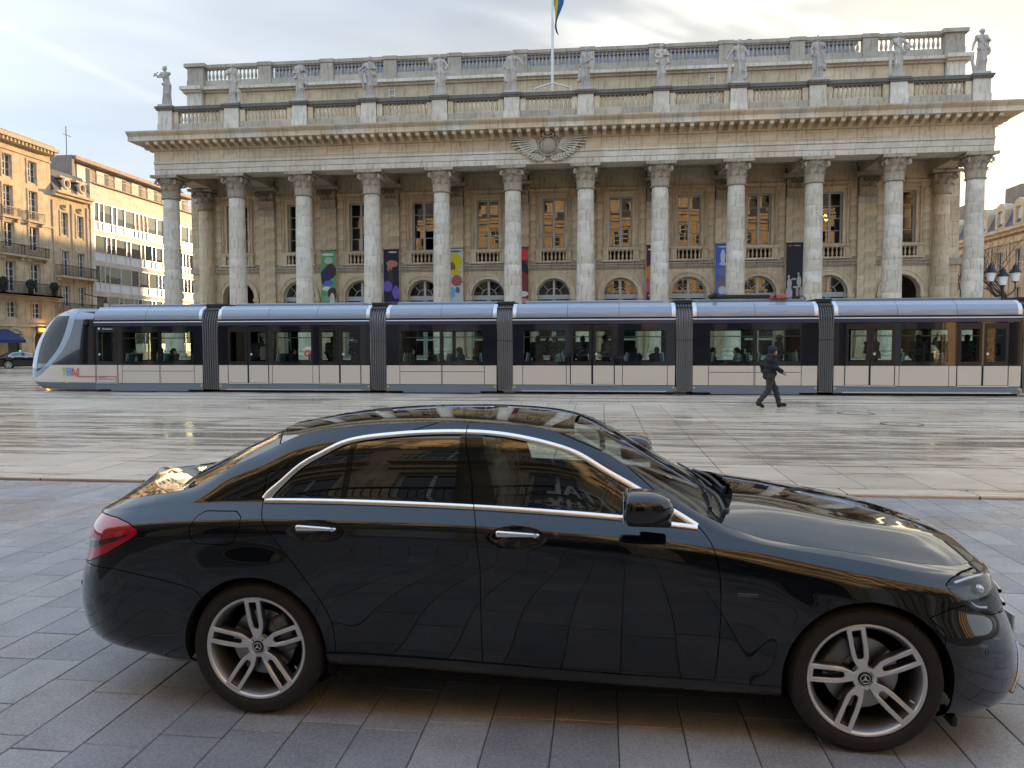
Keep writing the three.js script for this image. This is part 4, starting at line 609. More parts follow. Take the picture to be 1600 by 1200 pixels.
  const bayWall = ext(poly([[-hb, PLAT], [hb, PLAT], [hb, 12.36], [-hb, 12.36]], [archPath(arcR, PLAT + 0.001, arcY).reverse(), [[-wx, wy0], [-wx, wy1], [wx, wy1], [wx, wy0]], [[-0.72, 6.91], [-0.72, 7.45], [0.72, 7.45], [0.72, 6.91]]]), -0.62, -0.03);
  const surround = ext(poly([...archPath(arcR + 0.30, PLAT + 0.02, arcY), ...archPath(arcR - 0.002, PLAT + 0.02, arcY).reverse()]), -0.04, 0.06, 0.012, 8);
  const surround2 = ext(poly([...archPath(arcR + 0.298, PLAT + 0.02, arcY), ...archPath(arcR + 0.22, PLAT + 0.02, arcY).reverse()]), 0.05, 0.10, 0.01, 8);
  const uFrame = (i, o, z0, z1) => ext(poly([[-wx - o, wy0], [-wx - o, wy1 + o], [wx + o, wy1 + o], [wx + o, wy0], [wx + i, wy0], [wx + i, wy1 + i], [-wx - i, wy1 + i], [-wx - i, wy0]]), z0, z1, 0.01); const wFrame = merge([uFrame(0, 0.14, -0.04, 0.04), uFrame(0.14, 0.32, -0.04, 0.005), uFrame(0.24, 0.318, 0.004, 0.075)]);
  const string_ = merge([bx(-hb, hb, 6.44, 6.70, -0.1, 0.11), bx(-hb, hb, 6.62, 6.72, 0.1, 0.19), bx(-hb, hb, 6.37, 6.44, -0.1, 0.05)]);
  const dent = []; for (let x = -hb + 0.06; x < hb - 0.05; x += 0.10) dent.push(bx(x, x + 0.055, 6.50, 6.57, 0.11, 0.145)); const dentG = merge(dent);
  const sillG = merge([bx(-1.16, 1.16, 7.52, 7.64, -0.03, 0.24), bx(-1.10, 1.10, 7.46, 7.52, -0.03, 0.19), bx(-1.16, 1.16, 6.78, 6.90, -0.03, 0.22), bx(-1.08, -0.74, 6.90, 7.46, -0.03, 0.18), bx(0.74, 1.08, 6.90, 7.46, -0.03, 0.18)]);
  const balBig = lathe([[0.075, 0], [0.075, 0.03], [0.05, 0.05], [0.045, 0.08], [0.075, 0.16], [0.088, 0.23], [0.075, 0.32], [0.045, 0.44], [0.04, 0.52], [0.06, 0.56], [0.06, 0.59], [0.075, 0.60], [0.075, 0.64]], 12);
  const balSmall = balBig.clone().scale(0.82, 0.875, 0.82);
  const impost = merge([-1, 1].map(s => bx(s * 1.21 - 0.19, s * 1.21 + 0.19, arcY - 0.24, arcY - 0.02, -0.03, 0.13)));
  // frames: tall casement, four panes high; fan-light over double doors
  const caseFrame = (() => { const g = [bx(-wx, -wx + 0.085, wy0, wy1, 0, 0.09), bx(wx - 0.085, wx, wy0, wy1, 0, 0.09), bx(-wx, wx, wy1 - 0.09, wy1, 0, 0.088), bx(-wx, wx, wy0, wy0 + 0.12, 0, 0.088), bx(-0.065, 0.065, wy0 + 0.1, wy1 - 0.08, 0, 0.094)]; for (let k = 1; k < 4; k++) { const y = lerp(wy0 + 0.12, wy1 - 0.09, k / 4); for (const s of [-1, 1]) g.push(bx(s < 0 ? -wx + 0.085 : 0.065, s < 0 ? -0.065 : wx - 0.085, y - 0.017, y + 0.017, 0.015, 0.07)); } return merge(g); })();
  const paneG = []; for (const s of [-1, 1]) for (let k = 0; k < 4; k++) { const a = lerp(wy0 + 0.12, wy1 - 0.09, k / 4) + 0.017, b = lerp(wy0 + 0.12, wy1 - 0.09, (k + 1) / 4) - 0.017; const g = new THREE.PlaneGeometry(wx - 0.15, b - a); g.translate(s * (wx - 0.02) / 2, (a + b) / 2, 0.03); paneG.push(g); }
  const fanFrame = (() => { const g = [ext(poly(archPath(arcR, arcY - 0.05, arcY), [archPath(arcR - 0.09, arcY + 0.02, arcY).reverse()]), 0, 0.10), bx(-arcR, arcR, arcY - 0.22, arcY + 0.06, 0, 0.13), bx(-0.07, 0.07, arcY + 0.05, arcY + arcR - 0.04, 0, 0.11)];
    const arc = (r, w) => { const o = []; for (let k = 0; k <= 18; k++) { const a = Math.PI * k / 18; o.push([(r + w) * Math.cos(a), arcY + (r + w) * Math.sin(a)]); } for (let k = 18; k >= 0; k--) { const a = Math.PI * k / 18; o.push([r * Math.cos(a), arcY + r * Math.sin(a)]); } return ext(poly(o), 0.02, 0.07); };
    g.push(arc(0.46, 0.035)); for (const a of [45, 135]) g.push(rod([0.48 * Math.cos(a * D2R), arcY + 0.48 * Math.sin(a * D2R), 0.045], [(arcR - 0.06) * Math.cos(a * D2R), arcY + (arcR - 0.06) * Math.sin(a * D2R), 0.045], 0.02, 6));
    for (const x of [-arcR + 0.06, -0.07, 0.07, arcR - 0.06]) g.push(bx(x - 0.06, x + 0.06, PLAT, arcY - 0.20, 0, 0.09)); for (const y of [PLAT, 2.0, 3.2, 4.36]) g.push(bx(-arcR, arcR, y, y + 0.13, 0, 0.085)); return merge(g); })();
  const fanPanes = [0, 1, 2, 3].map(k => { const a0 = k * Math.PI / 4 + (k === 0 || k === 3 ? 0.02 : 0.03), o = []; for (let q = 0; q <= 6; q++) { const a = a0 + q / 6 * (Math.PI / 4 - 0.05); o.push([(arcR - 0.08) * Math.cos(a), arcY + (arcR - 0.08) * Math.sin(a)]); } for (let q = 6; q >= 0; q--) { const a = a0 + q / 6 * (Math.PI / 4 - 0.05); o.push([0.48 * Math.cos(a), arcY + 0.48 * Math.sin(a)]); } return new THREE.ShapeGeometry(poly(o)).translate(0, 0, 0.03); });
  const fanLow = (() => { const o = []; for (let q = 0; q <= 16; q++) { const a = q / 16 * Math.PI; o.push([0.46 * Math.cos(a), arcY + 0.06 + 0.40 * Math.sin(a)]); } return new THREE.ShapeGeometry(poly(o)).translate(0, 0, 0.03); })();
  const doorPanes = [-1, 1].map(s => new THREE.PlaneGeometry(0.82, 2.3).translate(s * 0.53, 3.25, 0.03));
  const sideBlock = [0, 1, 2].map(k => cbx(-0.205, 0.205, 0.004, 0.50 - 0.004, -0.04, 0.012, 0.01));
  for (let i = 0; i < 11; i++) {
    const cx = (colX(i) + colX(i + 1)) / 2, open = i === 0 || i === 10;
    const w = mesh('wall_bay', bayWall, pick(ST), theatre); w.position.set(cx, 0, WZ);
    for (const s of [-1, 1]) { for (let k = 0; k < 8; k++) { const b = mesh('stone_block', sideBlock[k % 3], pick(ST), w); b.position.set(s * (hb - 0.21), 6.9 + k * 0.5, 0); } }
    const m = (n, g, mt) => { const o = mesh(n, g, mt, w); return o; };
    m('arch_surround', [surround, surround2, impost], pick(ST)); m('string_course', string_, STG[0]); const dn = m('dentils', dentG, STG[1]); dn.userData.kind = 'stuff'; m('window_surround', wFrame, pick(ST)); m('window_sill', sillG, pick(ST)); m('niche_shade', bx(-0.8, 0.8, 6.8, 7.5, -0.66, -0.625), darkRoom); m('wall_moulding', [bx(-hb, hb, 11.15, 11.25, -0.03, 0.05), bx(-hb, hb, 11.25, 11.30, -0.03, 0.09)], pick(ST));  // panel behind the balusters coloured dark, standing in for shade in the recess
    for (let k = 0; k < 6; k++) mesh('baluster', balSmall, pick(ST), w).position.set(-0.615 + k * 0.246, 6.90, 0.08);
    const wd = mesh('window', caseFrame, paintGrey, theatre); wd.position.set(cx, 0, WZ - 0.32); for (const p of paneG) mesh('pane', p, winGlass, wd).rotation.set((R() - 0.5) * 0.012, (R() - 0.5) * 0.016, 0);
    if (!open) { const fd = mesh('arched_door', fanFrame, paintGrey, theatre); fd.position.set(cx, 0, WZ - 0.36); for (const p of [...fanPanes, fanLow, ...doorPanes]) mesh('pane', p, winGlass, fd); }
  }
  // inside: one dark hall behind the windows
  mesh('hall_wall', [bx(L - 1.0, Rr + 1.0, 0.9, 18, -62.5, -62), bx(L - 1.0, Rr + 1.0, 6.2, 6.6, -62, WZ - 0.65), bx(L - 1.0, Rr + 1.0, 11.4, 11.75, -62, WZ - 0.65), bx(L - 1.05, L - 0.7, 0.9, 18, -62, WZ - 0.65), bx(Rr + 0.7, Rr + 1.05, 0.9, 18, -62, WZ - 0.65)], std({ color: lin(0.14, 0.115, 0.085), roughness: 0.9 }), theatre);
  // body of the house behind
  mesh('side_wall', [bx(L - 1.03, L - 0.55, 0, 18.2, -130, WZ - 0.64), bx(Rr + 0.55, Rr + 1.03, 0, 18.2, -130, WZ - 0.64), bx(L - 1.03, Rr + 1.03, 0, 18.2, -130.5, -130.005)], ST[1], theatre);
  // ---- portico ceiling with beams
  const soffit = STG[0]; mesh('portico_ceiling', bx(EX0 + 0.1, EX1 - 0.1, 12.35, 12.6, WZ - 0.05, EF - 0.1), soffit, theatre);
  for (let i = 0; i < 12; i++) mesh('ceiling_beam', [bx(colX(i) - 0.48, colX(i) + 0.48, 11.74, 12.36, WZ + 0.04, CZ - 0.67), bx(colX(i) - 0.58, colX(i) + 0.58, 12.15, 12.35, WZ + 0.04, CZ - 0.67)], STG[1], theatre);
  // ---- entablature, stone by stone
  const nS = 23;
  for (let k = 0; k < nS; k++) {
    const a = lerp(EX0, EX1, k / nS) + 0.003, b = lerp(EX0, EX1, (k + 1) / nS) - 0.003;
    mesh('architrave_block', [cbx(a, b, 11.73, 12.02, CZ - 0.66, EF - 0.04, 0.008), cbx(a, b, 12.025, 12.34, CZ - 0.66, EF, 0.008), cbx(a, b, 12.34, 12.46, CZ - 0.66, EF + 0.07, 0.01)], pick(STC), theatre);
    mesh('frieze_block', cbx(a, b, 12.465, 13.085, CZ - 0.6, EF - 0.02, 0.006), pick(ST), theatre);
    mesh('bed_moulding', [bx(a, b, 13.09, 13.17, CZ - 0.6, EF + 0.08), bx(a, b, 13.17, 13.46, CZ - 0.6, EF + 0.10)], pick(ST), theatre);
  }
  const cs = new THREE.Shape(); cs.moveTo(0, 13.465); cs.lineTo(0.98, 13.465); cs.lineTo(0.98, 13.72); cs.lineTo(1.02, 13.74); cs.bezierCurveTo(1.06, 13.80, 1.16, 13.82, 1.20, 13.93); cs.lineTo(1.20, 13.965); cs.lineTo(0, 14.01); cs.closePath();
  const CX0 = EX0 - 1.0, CX1 = EX1 + 1.0;
  for (let k = 0; k < nS + 1; k++) { const a = lerp(CX0, CX1, k / (nS + 1)) + 0.003, b = lerp(CX0, CX1, (k + 1) / (nS + 1)) - 0.003; const g = new THREE.ExtrudeGeometry(cs, { depth: b - a, bevelEnabled: false, curveSegments: 5 }); g.rotateY(-Math.PI / 2); g.scale(1, 1, 1); g.translate(b, 0, EF - 0.02); mesh('cornice_block', boxUV(g), pick(k % 3 ? ST : STC), theatre); }
  // cornice returns on the sides
  for (const s of [-1, 1]) { const xa = s < 0 ? EX0 + 0.01 : EX1 - 0.01; mesh('cornice_return', [bx(Math.min(xa, xa + s * 1.0), Math.max(xa, xa + s * 1.0), 13.47, 13.72, WZ, EF - 0.022), bx(Math.min(xa, xa + s * 0.98), Math.max(xa, xa + s * 0.98), 13.722, 13.96, WZ, EF - 0.024), bx(Math.min(xa, xa - s * 1.28), Math.max(xa, xa - s * 1.28), 11.735, 13.46, WZ, CZ - 0.67)], ST[1], theatre); }
  const modG = (() => { const s = new THREE.Shape(); s.moveTo(0, 0); s.lineTo(0.74, 0); s.lineTo(0.74, -0.10); s.bezierCurveTo(0.74, -0.24, 0.60, -0.20, 0.5, -0.19); s.bezierCurveTo(0.34, -0.17, 0.2, -0.24, 0, -0.31); s.closePath(); const g = new THREE.ExtrudeGeometry(s, { depth: 0.19, bevelEnabled: true, bevelThickness: 0.012, bevelSize: 0.012, bevelSegments: 1, curveSegments: 5 }); g.rotateY(-Math.PI / 2); g.translate(0.095, 0, 0); return boxUV(merge([g, bx(-0.13, 0.13, -0.045, 0.0, 0, 0.79)])); })();
  for (let x = colX(0) - BAY / 8 * 1; x < colX(11) + BAY / 8 * 1.6; x += BAY / 8) mesh('modillion', modG, pick(ST), theatre).position.set(x, 13.464, EF + 0.10);
  for (const s of [-1, 1]) for (let z = EF - 0.35; z > WZ; z -= BAY / 8) { const o = mesh('modillion', modG, ST[1], theatre); o.position.set(s < 0 ? EX0 - 0.0 : EX1 + 0.0, 13.464, z); o.rotation.y = s * Math.PI / 2; }
  // sunk panels of the frieze, framed
  const panelFrame = (x0, x1) => mesh('frieze_panel', ext(poly([[x0, 12.60], [x1, 12.60], [x1, 13.02], [x0, 13.02]], [[[x0 + 0.06, 12.66], [x0 + 0.06, 12.96], [x1 - 0.06, 12.96], [x1 - 0.06, 12.66]]]), EF - 0.03, EF + 0.012, 0.008), ST[2], theatre);
  const rel0 = theatre.children.length; panelFrame(colX(1) + 0.3, colX(4) - 0.4); panelFrame(colX(7) + 0.4, colX(10) - 0.3);
  // relief: globe under a crown between two wings over crossed branches
  { const cx = TX0, g = []; g.push(new THREE.SphereGeometry(0.40, 28, 18).scale(1, 1, 0.5).translate(cx, 12.68, EF + 0.03)); const ring = new THREE.TorusGeometry(0.44, 0.05, 8, 36).translate(cx, 12.68, EF + 0.06);
    const relief = mesh('crest', [...g, ring], STC[1], theatre); relief.material = STG[0]; relief.scale.set(1.22, 1.18, 2.2); relief.position.set(-0.22 * cx, -0.18 * 12.78, -1.2 * EF);
    const crown = [new THREE.TorusGeometry(0.24, 0.05, 8, 24).scale(1, 0.45, 0.5).translate(cx, 13.17, EF + 0.14)]; for (let k = -2; k <= 2; k++) crown.push(rod([cx + k * 0.10, 13.18, EF + 0.14], [cx + k * 0.13, 13.36, EF + 0.14], 0.028, 6)); crown.push(tube([[cx - 0.24, 13.34, EF + 0.14], [cx - 0.12, 13.50, EF + 0.15], [cx, 13.53, EF + 0.16], [cx + 0.12, 13.50, EF + 0.15], [cx + 0.24, 13.34, EF + 0.14]], 0.03, 16, 6), new THREE.SphereGeometry(0.06, 10, 8).translate(cx, 13.60, EF + 0.18), rod([cx, 13.62, EF + 0.18], [cx, 13.78, EF + 0.18], 0.02, 6));
    mesh('crown', crown, STC[3], relief);
    for (const s of [-1, 1]) { const f = []; for (let k = 0; k < 9; k++) { const t = k / 8, len = lerp(0.55, 1.25, Math.sin(t * 2.2)), a = lerp(-0.15, 0.42, t), bx_ = cx + s * (0.42 + 0.02 * k), by = 12.55 + t * 0.42; const pts = []; for (let q = 0; q <= 5; q++) { const u = q / 5; pts.push([bx_ + s * len * u * Math.cos(a), by + len * u * Math.sin(a) - 0.16 * u * u, EF + 0.03 + 0.03 * Math.sin(u * 3)]); } f.push(tube(pts, 0.045 - 0.002 * k, 8, 5)); } mesh('wing', f, STC[2], relief).userData.kind = 'stuff';
      const b = []; const main = []; for (let q = 0; q <= 8; q++) { const u = q / 8; main.push([cx + s * (0.05 + 1.2 * u), 12.12 - 0.05 * Math.sin(u * 3) + 0.55 * u * u, EF + 0.05]); } b.push(tube(main, 0.025, 20, 5)); for (let q = 1; q < 18; q++) { const u = q / 18, x = cx + s * (0.05 + 1.2 * u), y = 12.12 - 0.05 * Math.sin(u * 3) + 0.55 * u * u, up = q % 2 ? 1 : -1; const l = new THREE.SphereGeometry(1, 8, 5).scale(0.12, 0.042, 0.03); l.rotateZ(s * (0.35 + up * 0.75)); if (s < 0) l.rotateZ(0); l.translate(x + s * 0.06, y + up * 0.075, EF + 0.06); b.push(l); } mesh('laurel_branch', b, STC[2], relief).userData.kind = 'stuff'; } }
  // ---- parapet over the portico
  const pz0 = CZ - 0.02, pz1 = CZ + 0.46;
  mesh('portico_roof', bx(EX0, EX1, 13.60, 14.02, WZ - 0.04, EF - 0.03), STG[0], theatre);
  for (let i = 0; i < 12; i++) {
    const x = colX(i), hw = 0.46, p = mesh('parapet_pedestal', [cbx(x - hw, x + hw, 14.02, 14.72, pz0 - 0.12, pz1 + 0.06, 0.012), cbx(x - hw + 0.03, x + hw - 0.03, 14.725, 15.48, pz0 - 0.08, pz1 + 0.02, 0.012)], pick(STC), theatre);
    mesh('pedestal_cap', [bx(x - hw - 0.05, x + hw + 0.05, 15.485, 15.58, pz0 - 0.16, pz1 + 0.10), bx(x - hw - 0.10, x + hw + 0.10, 15.58, 15.70, pz0 - 0.2, pz1 + 0.15)], stoneDark, p);
    if (i === 11) continue; const a = x + hw + 0.003, b = colX(i + 1) - hw - 0.003, mid = (a + b) / 2;
    for (const [c, d] of [[a, mid - 0.003], [mid + 0.003, b]]) mesh('parapet_block', cbx(c, d, 14.02, 14.72, pz0, pz1 - 0.05, 0.012), pick(STG), theatre);
    mesh('parapet_rail', [bx(a + 0.05, b - 0.05, 15.40, 15.50, pz0 + 0.02, pz1 - 0.06), bx(a + 0.053, b - 0.053, 15.50, 15.69, pz0 - 0.06, pz1 + 0.02)], stoneDark, theatre);
    for (const s of [a, b - 0.30]) mesh('parapet_pier', cbx(s, s + 0.30, 14.725, 15.398, pz0 + 0.06, pz1 - 0.10, 0.01), pick(ST), theatre);
    for (let k = 0; k < 11; k++) { const o = mesh('baluster', balBig, pick(ST), theatre); o.position.set(lerp(a + 0.42, b - 0.42, k / 10), 14.725, pz0 + 0.21); o.scale.y = 1.055; }
  }
  // ---- attic set back over the hall
  const AZ = WZ + 0.02, ax0 = L - 1.03, ax1 = Rr + 1.03;
  for (let i = -1; i < 12; i++) { const a = i < 0 ? ax0 + 1.0 : colX(i), b = i === 11 ? ax1 - 1.0 : i < 0 ? colX(0) : colX(i + 1); if (b - a < 0.1) continue; for (let k = 0; k < 4; k++) { const y = 13.98 + k * 0.98; mesh('attic_block', cbx(Math.max(a, ax0 + 1.0) + 0.004, Math.min(b, ax1 - 1.0) - 0.004, y, y + 0.972, AZ - 0.6, AZ, 0.01), pick(ST), theatre); } }
  for (const [a, b] of [[ax0, ax0 + 0.99], [ax1 - 0.99, ax1]]) for (let k = 0; k < 4; k++) mesh('attic_pier_block', cbx(a, b, 13.98 + k * 0.98, 13.98 + k * 0.98 + 0.972, AZ - 0.8, AZ + 0.30, 0.012), pick(STC), theatre);
  const aN = 12; for (let k = 0; k < aN; k++) { const a = lerp(ax0 - 0.3, ax1 + 0.3, k / aN) + 0.003, b = lerp(ax0 - 0.3, ax1 + 0.3, (k + 1) / aN) - 0.003; mesh('attic_cornice', [bx(a, b, 17.90, 18.02, AZ - 0.6, AZ + 0.16), bx(a, b, 18.02, 18.20, AZ - 0.6, AZ + 0.42)], pick(STC), theatre); }
  for (const [a, b] of [[ax0 - 0.3, ax0 + 1.12], [ax1 - 1.12, ax1 + 0.3]]) mesh('attic_cornice', [bx(a, b, 18.005, 18.215, AZ + 0.30, AZ + 0.66), bx(a + 0.1, b - 0.1, 17.88, 18.005, AZ + 0.1, AZ + 0.5)], STC[0], theatre);
  const bz = AZ - 0.32;
  for (let i = 0; i < 12; i++) {
    const edge = i === 0 || i === 11, x = edge ? (i ? ax1 - 0.55 : ax0 + 0.55) : colX(i), hw = edge ? 0.56 : 0.44;
    const p = mesh('attic_pedestal', [cbx(x - hw, x + hw, 18.205, 18.70, bz - 0.1, bz + (edge ? 0.55 : 0.40), 0.012), cbx(x - hw + 0.02, x + hw - 0.02, 18.705, 19.50, bz - 0.08, bz + (edge ? 0.50 : 0.36), 0.012)], pick(STG), theatre); mesh('pedestal_cap', bx(x - hw - (edge ? 0.14 : 0.02), x + hw + (edge ? 0.14 : 0.02), 19.505, 19.72, bz - 0.12, bz + (edge ? 0.66 : 0.42)), STG[2], p);
    if (i === 11) continue; const a = x + hw + 0.003, nx = i + 1 === 11 ? ax1 - 0.55 : colX(i + 1), b = nx - (i + 1 === 11 ? 0.56 : 0.44) - 0.003;
    mesh('attic_plinth', cbx(a, b, 18.205, 18.70, bz - 0.05, bz + 0.34, 0.012), pick(STG), theatre); mesh('attic_rail', [bx(a, b, 19.43, 19.50, bz + 0.0, bz + 0.28), bx(a + 0.022, b - 0.022, 19.50, 19.70, bz - 0.06, bz + 0.34)], STG[2], theatre);
    for (let k = 0; k < 13; k++) { const o = mesh('baluster', balBig, STG[k % 3], theatre); o.position.set(lerp(a + 0.22, b - 0.22, k / 12), 18.705, bz + 0.14); o.scale.y = 1.13; }
  }
  // ---- low zinc roof with standing seams
  const rf = mesh('roof', [bx(ax0 + 0.1, ax1 - 0.1, 17.9, 18.3, -129.9, AZ - 0.61), (() => { const g = new THREE.BufferGeometry(); const x0 = -22.4, x1 = 15.75, P = [x0, 18.3, -50.2, x1, 18.3, -50.2, x1, 20.75, -52.4, x0, 20.75, -52.4, x0, 20.75, -52.4, x1, 20.75, -52.4, x1, 22.2, -78, x0, 22.2, -78, x0, 18.3, -50.2, x0, 20.75, -52.4, x0, 22.2, -78, x0, 18.3, -100, x1, 18.3, -50.2, x1, 18.3, -100, x1, 22.2, -78, x1, 20.75, -52.4, x0, 22.2, -78, x1, 22.2, -78, x1, 18.3, -100, x0, 18.3, -100]; const I = []; for (let k = 0; k < 5; k++) I.push(4 * k, 4 * k + 1, 4 * k + 2, 4 * k, 4 * k + 2, 4 * k + 3); g.setAttribute('position', new THREE.Float32BufferAttribute(P, 3)); g.setIndex(I); const h = g.toNonIndexed(); h.computeVertexNormals(); return boxUV(h); })()], zinc, theatre);
  mesh('roof_edge', [bx(-22.6, 15.95, 20.74, 20.98, -52.75, -52.25), bx(-22.6, 15.95, 21.0, 21.13, -52.9, -52.5)], std({ color: lin(0.11, 0.12, 0.135), roughness: 0.55, metalness: 0.3 }), rf);
  const seams = []; for (let x = -22; x < 15.6; x += 0.62) { const g = bx(-0.02, 0.02, 0, 3.25, 0, 0.05); g.rotateX(-0.73); g.translate(x, 18.35, -50.2); seams.push(g); } mesh('roof_seams', seams, zinc, rf).userData.kind = 'stuff';
  mesh('roof_vent', [bx(9.0, 11.0, 21.0, 21.45, -54, -53.4), bx(9.4, 9.7, 21.45, 21.85, -53.9, -53.6)], zinc, rf);
}
// ladders on the attic wall, flag on its braced pole
for (const [x, lb] of [[-13.1, 'small metal ladder on the attic wall beside the fourth statue from the left'], [6.4, 'small metal ladder on the attic wall behind the ninth statue from the left']]) {
  const t = thing('ladder', lb, 'ladder', [x, 15.2, WZ + 0.10]); for (const s of [-0.18, 0.18]) mesh('side_rail', rod([s, 0, 0], [s, 2.6, 0], 0.03, 6), paintWhite, t); for (let k = 0; k < 7; k++) mesh('rung', rod([-0.18, 0.25 + k * 0.36, 0], [0.18, 0.25 + k * 0.36, 0], 0.02, 6), paintWhite, t);
}
{ const t = thing('flagpole', 'tall white flagpole on braces behind the parapet with a hanging flag', 'flagpole', [-2.92, 13.99, -45.2]); mesh('pole', rod([0, 0, 0], [0, 12, 0], 0.085, 12, 0.06), paintWhite, t);
  for (const s of [-1, 1]) mesh('brace', [rod([0, 2.75, 0.05], [s * 1.05, 2.45, 0.05], 0.045, 6), rod([s * 1.05, 2.45, 0.05], [s * 1.05, 0, 0.05], 0.035, 6)], paintWhite, t);
  const fl = (x0, x1, mat, nm) => { const n = 18, P = [], I = []; for (let k = 0; k <= n; k++) { const y = 9.4 - k / n * 3.45; for (let q = 0; q <= 6; q++) { const u = lerp(x0, x1, q / 6); P.push(0.10 + u * (0.32 + 0.16 * Math.sin(k * 0.32)) + 0.05 * Math.sin(k * 0.5 + u * 3), y - u * 0.5, 0.10 * Math.sin(u * 7 + k * 0.35)); } } for (let k = 0; k < n; k++) for (let q = 0; q < 6; q++) { const a = k * 7 + q; I.push(a, a + 7, a + 8, a, a + 8, a + 1); } const N = P.length / 3; for (let i = 0; i < N; i++) P.push(P[3 * i], P[3 * i + 1], P[3 * i + 2] - 0.012); const m0 = I.length; for (let i = 0; i < m0; i += 3) I.push(I[i] + N, I[i + 2] + N, I[i + 1] + N); const g = new THREE.BufferGeometry(); g.setAttribute('position', new THREE.Float32BufferAttribute(P, 3)); g.setIndex(I); g.computeVertexNormals(); return mesh(nm, g, mat, t); };
  fl(0.0, 0.62, std({ color: lin(0.42, 0.33, 0.04), roughness: 0.9 }), 'yellow_flag_half'); fl(0.62, 1.2, std({ color: lin(0.03, 0.10, 0.26), roughness: 0.9 }), 'blue_flag_half'); }
